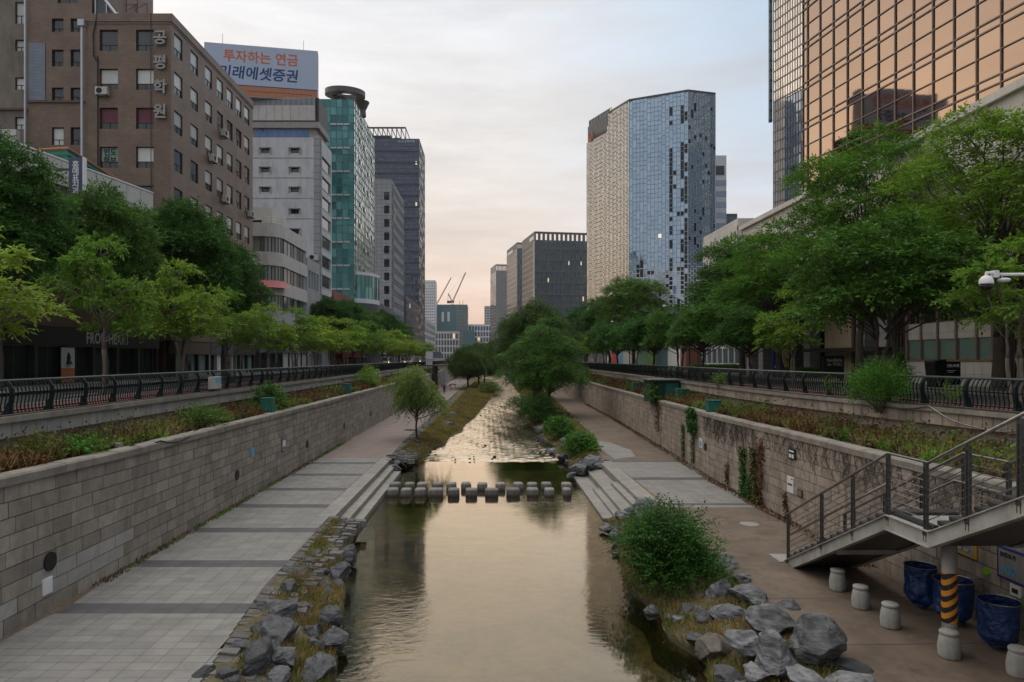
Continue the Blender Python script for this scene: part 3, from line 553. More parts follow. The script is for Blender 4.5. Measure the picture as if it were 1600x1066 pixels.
# ---------------------------------------------------------------- retaining walls
def retaining(name, label, xf, zt, side, mat, capmat, y1=300.0, courses=9, blen=.95, seed=1, patches=()):
    """granite blocks in courses, each its own stone, coping on top; side +1: the face looks towards +x"""
    r = random.Random(seed); t = thing(name, label, 'wall', (xf(10), 10, PATH)); m = MB()
    for c in range(courses):
        y = Y0 + r.uniform(-blen, 0)
        while y < y1:
            L = blen * r.uniform(.72, 1.35) * (1 if y < 150 else 3); a, b = y + .012, y + L - .012
            def zz(yy, k): return PATH + (zt(yy) - .28 - PATH) * k / courses
            w = r.uniform(0, .022) * side
            z0a, z1a, z0b, z1b = zz(a, c) + .012, zz(a, c + 1) - .012, zz(b, c) + .012, zz(b, c + 1) - .012
            xa, xb = xf(a) + w, xf(b) + w; mi = 1 if any(p[0] <= (a + b) / 2 <= p[1] and p[2] <= c < p[3] for p in patches) else 0
            i = .012; d = .3 * side
            p = [(xa, a, z0a), (xb, b, z0b), (xb, b, z1b), (xa, a, z1a)]; e = [(xa - .02 * side, a - i, z0a - i), (xb - .02 * side, b + i, z0b - i), (xb - .02 * side, b + i, z1b + i), (xa - .02 * side, a - i, z1a + i)]
            f = [(0, 1, 2, 3), (4, 5, 1, 0), (5, 6, 2, 1), (6, 7, 3, 2), (7, 4, 0, 3)]
            # shrink the inner outline a touch so that joints read as grooves
            e = [(xa - .05 * side, q[1] + (.004 if k in (0, 3) else -.004), q[2] + (.004 if k < 2 else -.004)) for k, q in enumerate(p)]
            m.add(p + e, f if side > 0 else [tuple(reversed(x)) for x in f], mi); y += L
    m.build('cladding', [mat, 'granite_pale'], t)
    m = MB(); yv = [Y0, 18, 25, 32, 38, 44, 52, 60, 75, 85, 110, 154, 200, 260, y1]
    for a, b in zip(yv, yv[1:]): m.add([(xf(a) - .045 * side, a, PATH - .6), (xf(b) - .045 * side, b, PATH - .6), (xf(b) - .045 * side, b, zt(b) - .2), (xf(a) - .045 * side, a, zt(a) - .2)], [(0, 1, 2, 3) if side > 0 else (3, 2, 1, 0)])
    m.build('backing', 'joint', t)
    m = MB(); y = Y0
    while y < y1:
        L = 1.5 * r.uniform(.8, 1.2); a, b = y + .006, y + L - .006; j = r.uniform(-.012, .012)
        pf = [(.09, -.28), (.10, -.06), (.05, 0), (-.42, .01), (-.42, -.28)]
        vs = [(xf(yy) + (o + j) * side, yy, zt(yy) + z + j) for yy in (a, b) for o, z in pf]; n = 5
        fs = [(k, (k + 1) % n, n + (k + 1) % n, n + k) for k in range(n)] + [tuple(range(n)), tuple(reversed(range(n, 2 * n)))]
        m.add(vs, [tuple(reversed(f)) for f in fs] if side > 0 else fs); y += L
    m.build('coping', capmat, t)
    return t
retaining('retaining_wall', 'long grey granite block wall along the left path', lambda y: WL, lambda y: interp(WTL, y), 1, 'granite', 'coping', seed=2, patches=((3, 18.3, 0, 2), (19.6, 24.2, 1, 3)))
retaining('retaining_wall', 'long brown stained granite block wall along the right path', WR, lambda y: interp(WTR, y), -1, 'granite_warm', 'coping', seed=3, blen=.85)
# planter soil and the parapet above it
def planter(xf, xr, zt, side):
    m = MB(); yv = list(np.linspace(Y0, 60, 40)) + [75, 90, 116, 154, 200, 260, 300]
    for a, b in zip(yv, yv[1:]):
        q = [(xf(a) - .40 * side, a, zt(a) - .06), (xf(b) - .40 * side, b, zt(b) - .06), (xr(b) - .3 * -side, b, -1.35), (xr(a) - .3 * -side, a, -1.35)]
        m.add(q, [(0, 1, 2, 3) if side < 0 else (3, 2, 1, 0)])
    return struct(m.build('planting_bed', 'soil'))
planter(lambda y: WL, lambda y: RL, lambda y: interp(WTL, y), 1); planter(WR, RRx, lambda y: interp(WTR, y), -1)
def parapet(label, xr, side, mat, y1=300.0, seed=4):
    r = random.Random(seed); t = thing('parapet', label, 'parapet wall', (xr(12), 12, -1.4)); m = MB(); y = Y0
    while y < y1:
        L = r.choice((.45, .6, .75)) * (1 if y < 90 else 3); a, b = y + .016, y + L - .016
        X0, X1 = [xr(a), xr(b)], [xr(a), xr(b)]; o0, o1 = .36 * side, .12 * side
        m.hexa([(xr(a) + min(o0, o1), a, -.70), (xr(a) + max(o0, o1), a, -.70), (xr(b) + max(o0, o1), b, -.70), (xr(b) + min(o0, o1), b, -.70), (xr(a) + min(o0, o1), a, -.19), (xr(a) + max(o0, o1), a, -.19), (xr(b) + max(o0, o1), b, -.19), (xr(b) + min(o0, o1), b, -.19)]); y += L
    m.build('cladding', mat, t)
    m = MB(); yv = [Y0, 12, 16, 20, 25, 28, 30, 33, 37, 45, 60, 75, 95, 116, 160, 200, 260, y1]
    def strip(o0, o1, z0, z1):
        lo, hi = min(o0 * side, o1 * side), max(o0 * side, o1 * side)
        for a, b in zip(yv, yv[1:]): m.hexa([(xr(a) + lo, a, z0), (xr(a) + hi, a, z0), (xr(b) + hi, b, z0), (xr(b) + lo, b, z0), (xr(a) + lo, a, z1), (xr(a) + hi, a, z1), (xr(b) + hi, b, z1), (xr(b) + lo, b, z1)])
    strip(-.28, .48, -.185, .0); m.build('coping', 'coping', t)
    m = MB(); strip(-.25, .10, -1.7, -.19); m.build('base_wall', 'granite', t); return t
parapet('pale panelled parapet wall under the left railing', lambda y: RL, 1, 'granite_pale')
parapet('tan panelled parapet wall under the right railing', RRx, -1, 'granite_warm', seed=8)
# ---------------------------------------------------------------- railings: S-curved iron posts and balusters
SC = [(-.12, 1.13), (-.03, 1.04), (.05, .88), (.075, .70), (.045, .50), (.01, .32), (.02, .16), (.07, .05)]
def post_mesh():
    m = MB(); t = .05
    pr = SC + [(.16, 0.0)]
    for (a, za), (b, zb) in zip(pr, pr[1:]): m.hexa([(b - .08, -t, zb), (b + .06, -t, zb), (b + .06, t, zb), (b - .08, t, zb), (a - .07, -t, za), (a + .05, -t, za), (a + .05, t, za), (a - .07, t, za)])
    m.hexa([(-.26, -t * .7, 0), (.06, -t * .7, 0), (.06, t * .7, 0), (-.26, t * .7, 0), (-.09, -t * .7, .42), (-.02, -t * .7, .42), (-.02, t * .7, .42), (-.09, t * .7, .42)]); m.box(-.28, .22, -.09, .09, 0, .035)
    o = m.build('post', 'iron'); me = o.data; bpy.data.objects.remove(o); return me
def panel_mesh(L):
    m = MB(); n = 11
    for k in range(n):
        y = -L / 2 + L * (k + .5) / n
        for (a, za), (b, zb) in zip(SC[:-1], SC[1:]): m.hexa([(b - .016, y - .016, zb), (b + .016, y - .016, zb), (b + .016, y + .016, zb), (b - .016, y + .016, zb), (a - .016, y - .016, za), (a + .016, y - .016, za), (a + .016, y + .016, za), (a - .016, y + .016, za)])
    for x, z in ((.055, .66), (.03, .15)): m.box(x - .02, x + .02, -L / 2 + .05, L / 2 - .05, z - .022, z + .022)
    o = m.build('baluster_panel', 'iron'); me = o.data; bpy.data.objects.remove(o); return me
PM, BMh = post_mesh(), panel_mesh(2.1)
def railing(label, xr, side, y0, n, y1):
    t = thing('railing', label, 'railing', (xr(y0), y0, 0)); y = y0; pts = []
    for k in range(n + 1):
        pts.append((xr(y), y)); dx = xr(y + .5) - xr(y - .5); y += 2.1 / math.hypot(1, dx)
    for k, (a, b) in enumerate(zip(pts, pts[1:])):
        d = math.atan2(b[1] - a[1], b[0] - a[0]) - math.pi / 2; rz = d if side > 0 else d + math.pi
        child('post', PM, t, (a[0] - t.location.x, a[1] - y0, 0), (0, 0, rz)); child('baluster_panel', BMh, t, ((a[0] + b[0]) / 2 - t.location.x, (a[1] + b[1]) / 2 - y0, 0), (0, 0, rz))
    m = MB(); far = [(xr(v), v) for v in (y1,)]
    m.tube([(p[0] - .12 * side, p[1], 1.15) for p in pts + far], .05, 8); m.build('top_rail', 'ironrail', t, smooth=True)
    m = MB()
    a, b = pts[-1], far[0]; L = b[1] - a[1]; kk = int(L / .7)
    for k in range(kk): yv = a[1] + L * k / kk; xv = a[0] + (b[0] - a[0]) * k / kk; m.box(xv - .04, xv + .05, yv - .04, yv + .04, 0, 1.12)
    for z in (.15, .66): m.hexa([(a[0] - .02, a[1], z), (a[0] + .02, a[1], z), (b[0] + .02, b[1], z), (b[0] - .02, b[1], z), (a[0] - .02, a[1], z + .04), (a[0] + .02, a[1], z + .04), (b[0] + .02, b[1], z + .04), (b[0] - .02, b[1], z + .04)])
    o = m.build('distant_bars', 'iron', t); o['kind'] = 'stuff'
    return t
railing('dark green iron railing with curved balusters above the left planter', lambda y: RL, 1, 10.2, 92, 300)
railing('dark green iron railing with curved balusters above the right planter', RRx, -1, 13.3, 92, 300)
# ---------------------------------------------------------------- stone steps down to the water
def steps(label, tiers, y0, y1, side):
    t = thing('stone_steps', label, 'steps', (tiers[0][0], y0, WATER))
    for xi, xo, zt, ya, yb, half in tiers:
        lo, hi = min(xi, xo), max(xi, xo); m = MB(); y = ya
        while y < yb - .05:
            L = min(2.4, yb - y); m.box(lo, hi, y + .006, y + L - .006, WATER - .7, zt); y += L
        m.build('step', 'granite_step', t, bevel=.015)
        if half:
            m = MB(); w = .42; x0, x1 = (lo - w, lo - .004) if side > 0 else (hi + .004, hi + w); y = ya
            while y < half: m.box(x0, x1, y + .006, min(y + 2.3, half) - .006, WATER - .7, zt - .19); y += 2.3
            m.build('step', 'granite_step', t, bevel=.015)
    return t
steps('right flight of broad grey stone steps down to the pool', [(7.85, 8.75, PATH + .008, 34.2, 49.2, 41.9), (6.75, 7.84, PATH - .37, 34.4, 47.9, 42), (5.75, 6.74, PATH - .70, 34.6, 46.9, 42.4)], 34.2, 49.2, 1)
steps('left flight of grey stone steps down to the pool', [(-8.06, -7.25, PATH + .008, 32, 50.6, None), (-7.24, -6.75, PATH - .30, 32, 49.6, None), (-6.74, -6.25, PATH - .56, 31.2, 48.2, None)], 32, 50.6, -1)
# ---------------------------------------------------------------- stepping stones: two staggered rows across the pool
near = [(205, 695), (285, 695), (368, 700), (462, 708), (569, 715), (673, 717), (793, 720), (921, 715), (1037, 708), (1136, 693), (1241, 692)]
farr = [(218, 665), (304, 665), (380, 675), (471, 668), (553, 672), (641, 678), (737, 678), (845, 677), (953, 680), (1034, 663), (1120, 668), (1239, 660)]
bw = [74, 66, 72, 88, 76, 80, 86, 84, 76, 62, 58]
def block(sx, sy, sz):
    m = MB(); j = lambda: random.uniform(-.03, .03)
    m.hexa([(-sx / 2 + j(), -sy / 2 + j(), -.75), (sx / 2 + j(), -sy / 2 + j(), -.75), (sx / 2 + j(), sy / 2 + j(), -.75), (-sx / 2 + j(), sy / 2 + j(), -.75), (-sx / 2 + j(), -sy / 2 + j(), sz), (sx / 2 + j(), -sy / 2 + j(), sz), (sx / 2 + j(), sy / 2 + j(), sz), (-sx / 2 + j(), sy / 2 + j(), sz)])
    return m
for row, lst, D in (('front', near, 40.9), ('back', farr, 42.75)):
    for i, (zx, zy) in enumerate(lst):
        px = 560 + zx / 3.81; wd = (bw[min(i, 10)] * .9 if row == 'front' else 58) / 3.81 * D / F
        where = 'against the left steps' if i == 0 else 'nearest the right steps' if i == len(lst) - 1 else f'{ORD[i]} from the left steps'
        o = block(wd, .74 if row == 'front' else .72, .42).build('stepping_stone', 'stone_block', bevel=.10); o.location = (PX(px, D), D + random.uniform(-.06, .06), WATER); o.rotation_euler = (0, 0, random.uniform(-.06, .06))
        tag(o, f'square grey stepping stone in the {row} row, {where}', 'stepping stone', 'stepping stones across the pool')

# the footbridge the photograph is taken from, behind and below the camera
t = thing('footbridge', 'concrete bridge deck crossing the stream under the viewpoint', 'bridge', (0, -2, 0)); m = MB(); m.box(-16, 21, -9, 2.0, -.9, .25); m.box(8.4, 21, 2.003, 9.6, -.9, .25); m.build('deck', 'concrete', t); m = MB(); m.box(-16, 21, -9, -8.8, .253, 1.3); m.build('parapet', 'concrete', t)  # second deck box: unseen extension added to shade the stair area
m = MB(); m.box(-16, WL, Y0 - 3, Y0, -7, -.9); m.build('abutment', 'granite', t); m = MB(); m.box(13.7, 21, Y0 - 3, Y0, -7, -.9); m.build('abutment', 'granite_warm', t)
# ---------------------------------------------------------------- steel staircase climbing towards the bridge
SX0, SX1 = 10.8, 12.85
prof = [(25.0, PATH - .05), (18.5, -2.36), (16.7, -2.36), (11.2, .35)]     # (D, height) along the stringers
ST = thing('steel_staircase', 'grey steel staircase with wire railings rising from the right path', 'staircase', (SX0, 25.0, PATH))
def spine(y): return float(np.interp(-y, [-25.0, -18.5, -16.7, -11.2], [PATH - .05, -2.36, -2.36, .35]))
for x in (SX0, SX1):
    m = MB()
    for (a, za), (b, zb) in zip(prof, prof[1:]):
        for w, z0, z1 in ((.03, -.36, 0), (.10, .0, .025), (.10, -.385, -.36)):
            m.hexa([(x - w, a, za + z0), (x + w, a, za + z0), (x + w, b, zb + z0), (x - w, b, zb + z0), (x - w, a, za + z1), (x + w, a, za + z1), (x + w, b, zb + z1), (x - w, b, zb + z1)])
    m.build('stringer', 'paint_grey', ST)
def treads(ya, yb, n):
    for k in range(n):
        y = ya + (yb - ya) * (k + .5) / n; z = spine(y) + .10; m = MB()
        m.hexa([(SX0 + .11, y - .2, z - .02), (SX1 - .11, y - .2, z - .02), (SX1 - .11, y + .16, z - .02), (SX0 + .11, y + .16, z - .02), (SX0 + .11, y - .2, z + .10), (SX1 - .11, y - .2, z + .10), (SX1 - .11, y + .2, z + .10), (SX0 + .11, y + .2, z + .10)])
        m.build('tread', 'tread', ST, bevel=.03)
treads(25.0, 18.5, 15); treads(16.7, 11.2, 13)
m = MB(); m.box(SX0 + .11, SX1 - .11, 16.7, 18.5, -2.44, -2.36); m.build('landing', 'concrete', ST)
m = MB(); m.tube([(SX0 + .16, 18.45, -2.28), (SX0 + .16, 16.75, -2.28)], .09, 8); m.build('landing_edge', 'tread', ST)
for q in ((16.9, 17.1, -2.72, -2.445), (18.2, 18.4, -2.72, -2.445), (21.4, 21.5, -4.25, -3.95)): m = MB(); m.box(SX0 + .11, SX1 - .11, *q); m.build('cross_beam', 'paint_grey', ST)
m = MB(); m.box(9.2, SX1 + 1.6, 9.61, 11.0, .05, .34); m.build('bridge_landing', 'concrete', ST)
m = MB()
for (a, za), (b, zb) in zip(prof, prof[1:]): m.hexa([(SX0 + .04, a, za - .33), (SX1 - .04, a, za - .33), (SX1 - .04, b, zb - .33), (SX0 + .04, b, zb - .33), (SX0 + .04, a, za - .30), (SX1 - .04, a, za - .30), (SX1 - .04, b, zb - .30), (SX0 + .04, b, zb - .30)])
m.build('soffit_plate', 'steel_dark', ST)
RH = 1.66
for x in (SX0, SX1):
    yp = [24.7, 22.2, 20.3, 18.5, 16.9, 15.4, 13.9, 12.4]
    for y in yp:
        z = spine(y); m = MB(); m.box(x - .035, x + .035, y - .06, y - .035, z - .28, z + RH); m.box(x - .035, x + .035, y + .035, y + .06, z - .28, z + RH); m.box(x - .03, x + .03, y - .034, y + .034, z + RH - .12, z + RH - .02); m.box(x - .05, x + .05, y - .07, y + .07, z - .12, z - .02); m.build('baluster_post', 'steel_dark', ST)
    m = MB(); ln = [(24.8, spine(24.8)), (18.5, spine(18.5)), (16.8, spine(16.8)), (11.3, spine(11.3))]
    m.tube([(x, a, z + RH + .03) for a, z in ln], .04, 8); m.build('handrail', 'steel', ST, smooth=True)
    for k in range(7):
        m = MB(); m.tube([(x, a, z + .28 + k * .19) for a, z in ln], .013, 6); m.build('rail_wire', 'steel', ST)
xi = SX1 - .25
m = MB(); m.tube([(xi, a, z + .95) for a, z in ln], .03, 8); m.tube([(SX0 + .12, a, z + .95) for a, z in ln[:2]], .03, 8); m.build('hand_grip', 'steel', ST, smooth=True)
m = MB(); m.lathe((11.55, 17.15, PATH), [(.17, 0), (.17, 2.8)], 20); c = m.build('support_column', 'paint_grey', ST, smooth=True)
m = MB(); m.lathe((11.55, 17.15, PATH), [(.176, .78), (.178, .80), (.178, 2.02), (.176, 2.04)], 20); m.build('hazard_wrap', 'hazard', c, smooth=True)
m = MB(); m.box(SX0 - .3, SX1 + .1, 24.7, 25.7, PATH, PATH + .04); m.build('foot_slab', 'concrete', ST)
# bollards
for i, (px, py, lab) in enumerate([(1309, 922, 'farthest from the bridge, under the first flight'), (1345, 950, 'second from the far end of the row'), (1391, 980, 'middle one of the row under the stairs'), (1483, 1027, 'in front of the striped column'), (1592, 1056, 'nearest the bridge, beside the blue bags')]):
    D = F * 7.4 / (py - CY); m = MB()
    m.lathe((0, 0, 0), [(.235, 0), (.245, .06), (.255, .25), (.235, .42), (.205, .54), (.195, .55), (.195, .575), (.215, .585), (.215, .64), (.19, .665), (0, .668)], 22)
    o = m.build('bollard', 'bollard', smooth=True) if 'bollard' in M else None
    if o is None: M['bollard'] = mk('bollard', (.43, .425, .40), (.30, .30, .27), .85, 4, bump=.5, bscale=50, stain=.5); o = m.build('bollard', 'bollard', smooth=True)
    o.location = (PX(px, D), D, PATH); tag(o, f'squat grey stone bollard, {lab}', 'bollard', 'stone bollards beside the stairs')
# blue rubbish bags hung on rings on the wall
def bag(x, y, zt, h, r, label, seed):
    t = thing('rubbish_bag', label, 'rubbish bag', (x, y, PATH)); rr = random.Random(seed); n, k = 72, 34; vs, fs = [], []
    for i in range(k):
        q = i / (k - 1); rad = r * (1 - .10 * q - .40 * max(0, q - .8) / .2)
        for j in range(n):
            a = 2 * math.pi * j / n; vs.append((rad * math.cos(a), rad * math.sin(a), zt - h * q))
    P = np.array(vs); amt = np.repeat(np.linspace(.25, 1, k), n)[:, None]; Pn = P - np.array([0, 0, zt]); dirn = Pn * np.array([1, 1, 0]) / np.maximum(np.linalg.norm(Pn[:, :2], axis=1, keepdims=True), 1e-4)
    P = P + dirn * amt * (smooth_noise(Pn, seed, np.array([5, 5, 2.2])) * .085 + smooth_noise(Pn, seed + 3, np.array([11, 11, 5])) * .045 + smooth_noise(Pn, seed + 7, np.array([24, 24, 14])) * .016)[:, None]
    P[:, 2] -= (smooth_noise(Pn, seed + 4, np.array([3, 3, 0])) * .12 * np.repeat(np.linspace(0, 1, k) ** 2, n)); P[:, 2] = np.maximum(P[:, 2], PATH + .03); vs = (P + np.array([x, y, 0])).tolist()
    for i in range(k - 1): fs += [(i * n + j, (i + 1) * n + j, (i + 1) * n + (j + 1) % n, i * n + (j + 1) % n) for j in range(n)]
    fs.append(tuple((k - 1) * n + j for j in range(n)))
    m = MB(); m.add(vs, fs); m.build('sack', 'bluebag', t, smooth=True)
    m = MB(); m.tube([(x + (r + .015) * math.cos(a * .2618), y + (r + .015) * math.sin(a * .2618), zt) for a in range(25)], .012, 6); m.tube([(x + r, y, zt), (13.68, y, zt)], .02, 6); m.build('hanging_ring', 'steel', t)
bag(12.95, 17.35, PATH + 1.25, 1.12, .46, 'blue plastic rubbish bag hung on a steel ring nearest the bridge', 1)
bag(12.9, 19.0, PATH + 1.25, 1.1, .48, 'blue plastic rubbish bag behind the striped column, right one', 2)
bag(12.75, 20.2, PATH + 1.28, 1.12, .42, 'blue plastic rubbish bag behind the striped column, left one', 3)
# signs on the right wall (face towards -x; u runs towards the bridge)
def wsign(name, y0, w, z0, h, label, cat, back, border=None, off=.04, bw=.07):
    fr = Fr((WR(y0) - .03, y0, 0), (0, -1)); t = thing(name, label, cat, (WR(y0) - .03, y0, z0))
    m = MB(); m.fbox(fr, 0, w, z0, z0 + h, -.02, off); m.build('board', border or back, t, bevel=.01)
    if border: m = MB(); m.fbox(fr, bw, w - bw, z0 + bw, z0 + h - bw, off + .001, off + .006); m.build('face', back, t)
    return t, fr
t, fr = wsign('notice_sign', 20.15, 1.0, PATH + 1.75, .92, 'yellow framed notice sign with a bicycle picture under the stairs', 'sign', 'concrete', 'yellow')
text('lettering', '자전거 통행금지', .12, 'txt_black', fr, .14, PATH + 2.43, .05, t)
m = MB()
for cx in (.36, .66):
    pts = [fr.P(cx + .12 * math.cos(a * .314), PATH + 2.02 + .12 * math.sin(a * .314), .055) for a in range(21)]; m.tube(pts, .012, 5)
m.tube([fr.P(.36, PATH + 2.02, .055), fr.P(.45, PATH + 2.2, .055), fr.P(.6, PATH + 2.2, .055), fr.P(.52, PATH + 2.02, .055), fr.P(.45, PATH + 2.2, .055)], .011, 5); m.tube([fr.P(.66, PATH + 2.02, .055), fr.P(.6, PATH + 2.26, .055)], .011, 5); m.build('bicycle_picture', 'txt_grey', t)
t, fr = wsign('notice_sign', 18.35, 1.15, PATH + 1.55, .85, 'blue framed notice sign with pale panel nearest the bridge', 'sign', 'concrete', 'blue_sign')
text('lettering', '분리수거', .15, 'txt_black', fr, .12, PATH + 2.15, .05, t); text('lettering', '100', .36, 'skyblue', fr, .14, PATH + 1.70, .05, t, bold=.01)
t, fr = wsign('recycling_label', 20.4, .34, PATH + 1.36, .30, 'white pictogram label on the wall above the left rubbish bag', 'label', 'txt_white'); m = MB(); m.fbox(fr, .06, .26, PATH + 1.55, PATH + 1.6, .042, .046); m.fbox(fr, .10, .22, PATH + 1.42, PATH + 1.53, .042, .046); m.build('pictogram', 'txt_black', t)
t, fr = wsign('recycling_label', 17.9, .36, PATH + 1.22, .30, 'white pictogram label on the wall above the nearest rubbish bag', 'label', 'txt_white'); m = MB(); m.fbox(fr, .08, .28, PATH + 1.3, PATH + 1.42, .042, .046); m.build('pictogram', 'txt_black', t)
for y, z, lab in ((20.25, 1.08, 'lime green sticker under the left white label'), (18.9, 1.42, 'lime green sticker between the blue bags'), (17.55, 1.0, 'lime green sticker under the right white label')):
    fr = Fr((WR(y) - .03, y, 0), (0, -1)); m = MB(); m.add([fr.P(a, PATH + z + b, w) for w in (-.02, .03) for a, b in ((0, .08), (.14, 0), (.26, .1), (.2, .24), (.06, .2))], [(5, 6, 7, 8, 9), (0, 5, 9, 4), (0, 1, 6, 5), (1, 2, 7, 6), (2, 3, 8, 7), (3, 4, 9, 8)]); tag(m.build('sticker', 'lime'), lab, 'sticker')
t, fr = wsign('info_plate', 31.2, .72, -1.03 - 1.63, .48, 'black plate with two white pictograms on the right wall', 'sign', 'black')
m = MB(); m.fbox(fr, .1, .32, -2.6, -2.43, .042, .046); m.fbox(fr, .38, .6, -2.6, -2.43, .042, .046); m.fbox(fr, .1, .6, -2.33, -2.26, .042, .046); m.build('pictogram', 'txt_white', t)
t, fr = wsign('notice_sign', 31.3, .62, -4.2, .72, 'white notice with dark heading on the right wall', 'sign', 'txt_white'); m = MB(); m.fbox(fr, .08, .54, -3.86, -3.78, .042, .046); m.fbox(fr, .42, .56, -3.58, -3.52, .042, .046); m.build('heading', 'txt_black', t)
t, fr = wsign('info_plate', 30.3, .5, -4.2, .33, 'small bronze plate beside the white notice on the right wall', 'plate', 'bronze_frame', 'steel_dark')
t, fr = wsign('info_plate', 44.9, .62, -3.95, .62, 'small blue and white plate on the right wall near the hanging ivy', 'sign', 'txt_white', None); m = MB(); m.fbox(fr, .1, .52, -3.83, -3.52, .042, .046); m.build('panel', 'skyblue', t)
def pipe(x, y, z, r, side, label):
    m = MB(); m.tube([(x + (.05 - .12 * k) * side, y, z) for k in (0, 1)], [r, r], 16); m.tube([(x + .06 * side, y, z), (x + .01 * side, y, z)], r * 1.25, 16); tag(m.build('drain_pipe', 'black'), label, 'pipe')
pipe(WL, 20.0, -4.05, .22, 1, 'round dark drain pipe outlet in the left wall above a white plate'); pipe(WL, 34.8, -4.05, .2, 1, 'round dark drain pipe outlet in the left wall below the blue plate'); pipe(WL, 48.2, -4.15, .22, 1, 'dark drain pipe outlet in the left wall below the framed sign'); pipe(WL, 60.5, -4.1, .22, 1, 'dark drain pipe outlet in the left wall, third beyond the framed sign'.replace('third', 'first')); pipe(WL, 74, -4.1, .22, 1, 'dark drain pipe outlet in the left wall, farthest along'); pipe(WR(43.5), 43.5, -3.75, .2, -1, 'dark drain pipe outlet in the right wall beside the blue plate')
def lsign(name, y, w, z, h, label, cat, back, border=None):
    fr = Fr((WL + .03, y, 0), (0, 1)); t = thing(name, label, cat, (WL + .03, y, z)); m = MB(); m.fbox(fr, 0, w, z, z + h, -.02, .03); m.build('board', border or back, t)
    if border: m = MB(); m.fbox(fr, .06, w - .06, z + .06, z + h - .06, .031, .036); m.build('face', back, t)
    return t, fr
lsign('wall_plate', 19.65, .42, -4.95, .46, 'blank white square plate low on the left wall', 'plate', 'txt_white')
lsign('wall_plate', 36.8, .55, -3.45, .5, 'pale blue plate high on the left wall', 'plate', 'skyblue')
t, fr = lsign('framed_sign', 42.3, .75, -3.9, .75, 'framed sign with white squares on the left wall beside a drain', 'sign', 'txt_white', 'steel_dark'); m = MB(); m.fbox(fr, .12, .34, -3.8, -3.6, .037, .042); m.fbox(fr, .42, .64, -3.8, -3.6, .037, .042); m.build('pictogram', 'blue_sign', t)
# things in the planting beds
def bin_box(x, y, z, w, h, label, mat='green_box'):
    t = thing('utility_box', label, 'utility box', (x, y, z)); m = MB(); m.box(x - w / 2, x + w / 2, y - w * .4, y + w * .4, z, z + h); m.build('cabinet', mat, t, bevel=.02); m = MB(); m.box(x - w / 2 - .03, x + w / 2 + .03, y - w * .4 - .03, y + w * .4 + .03, z + h + .001, z + h + .05); m.build('lid', mat, t)
bin_box(-13.5, 41.6, -1.5, .72, .95, 'green utility box on the left planting bed beside the leafy shrub'); bin_box(-13.5, 64.5, -1.5, .8, .95, 'green utility box on the left planting bed, the farther one')
bin_box(14.25, 43.5, -1.66, .8, .85, 'square green utility box on the right coping nearest the hanging ivy'); bin_box(16.0, 74.5, -1.8, .85, 1.0, 'green utility box on the right bed beyond the hut'); bin_box(15.85, 56.2, -1.75, 1.0, 1.1, 'bright green box beside the dark teal hut')
HT = thing('service_hut', 'dark teal service hut with olive roof overgrown by ivy', 'hut', (15.2, 60, -1.8))
m = MB(); m.box(14.0, 16.6, 58.6, 62, -1.95, .0); m.build('cabin', 'teal_dark', HT, bevel=.03)
m = MB(); m.prism([(13.6, 58.1), (17.0, 58.2), (16.9, 62.5), (13.7, 62.4)], .003, .09); m.build('roof', 'olive', HT)
m = MB(); fr = Fr((14.0, 58.6, 0), (1, 0)); m.fbox(fr, 1.1, 2.2, -1.6, -.25, .004, .03); m.build('door', 'green_box', HT)
t = thing('junction_box', 'pale box with blue panels fixed to the left railing', 'box', (-15.75, 38.6, .05)); fr = Fr((-15.75, 38.2, 0), (0, 1)); m = MB(); m.fbox(fr, 0, 1.35, .16, .86, 0, .22); m.build('case', 'offwhite', t, bevel=.02); m = MB(); m.fbox(fr, .5, .8, .5, .78, .221, .23); m.fbox(fr, .95, 1.25, .5, .78, .221, .23); m.build('panel', 'skyblue', t)
def cable(name, pts, r, mat, label):
    P = []
    for a, b in zip(pts, pts[1:]):
        for k in range(8):
            q = k / 8; s = math.sin(math.pi * q) * .12 * (Vector(b) - Vector(a)).length * .5; v = Vector(a).lerp(Vector(b), q); v.z -= s; P.append(v)
    P.append(Vector(pts[-1])); m = MB(); m.tube(P, r, 6); tag(m.build(name, mat, smooth=True), label, 'cable')
cable('hanging_cable', [(RRx(30) - .5, 30, -.02), (RRx(27) - .5, 27, .02), (RRx(25) - .52, 25, -.6), (RRx(22.5) - .52, 22.5, -.4), (RRx(20) - .52, 20, .02)], .03, 'steel', 'grey cable sagging over the right parapet')
cable('hanging_cable', [(WL - .3, 25, -1.27), (WL + .12, 26.5, -1.3), (WL + .1, 29.2, -1.42), (WL - .3, 30.6, -1.3), (WL - .3, 33, -1.3)], .028, 'black', 'black cable looped over the left coping')
m = MB(); m.tube([(RRx(y) - .42, y, .05) for y in np.linspace(14, 60, 30)], .04, 6); tag(m.build('ground_pipe', 'steel_dark'), 'dark pipe lying along the foot of the right railing', 'pipe')
m = MB(); m.tube([(RL + .42, y, .05) for y in np.linspace(12, 80, 30)], .03, 6); tag(m.build('ground_pipe', 'steel_dark'), 'dark pipe lying along the foot of the left railing', 'pipe')
m = MB(); m.hexa([(-13.75, 24.6, -1.4), (-13.35, 24.6, -1.4), (-13.35, 24.95, -1.4), (-13.75, 24.95, -1.4), (-13.73, 24.62, -1.17), (-13.37, 24.62, -1.17), (-13.37, 24.93, -1.17), (-13.73, 24.93, -1.17)]); tag(m.build('loose_block', 'coping', bevel=.02), 'loose stone block lying on the left planting bed', 'stone')
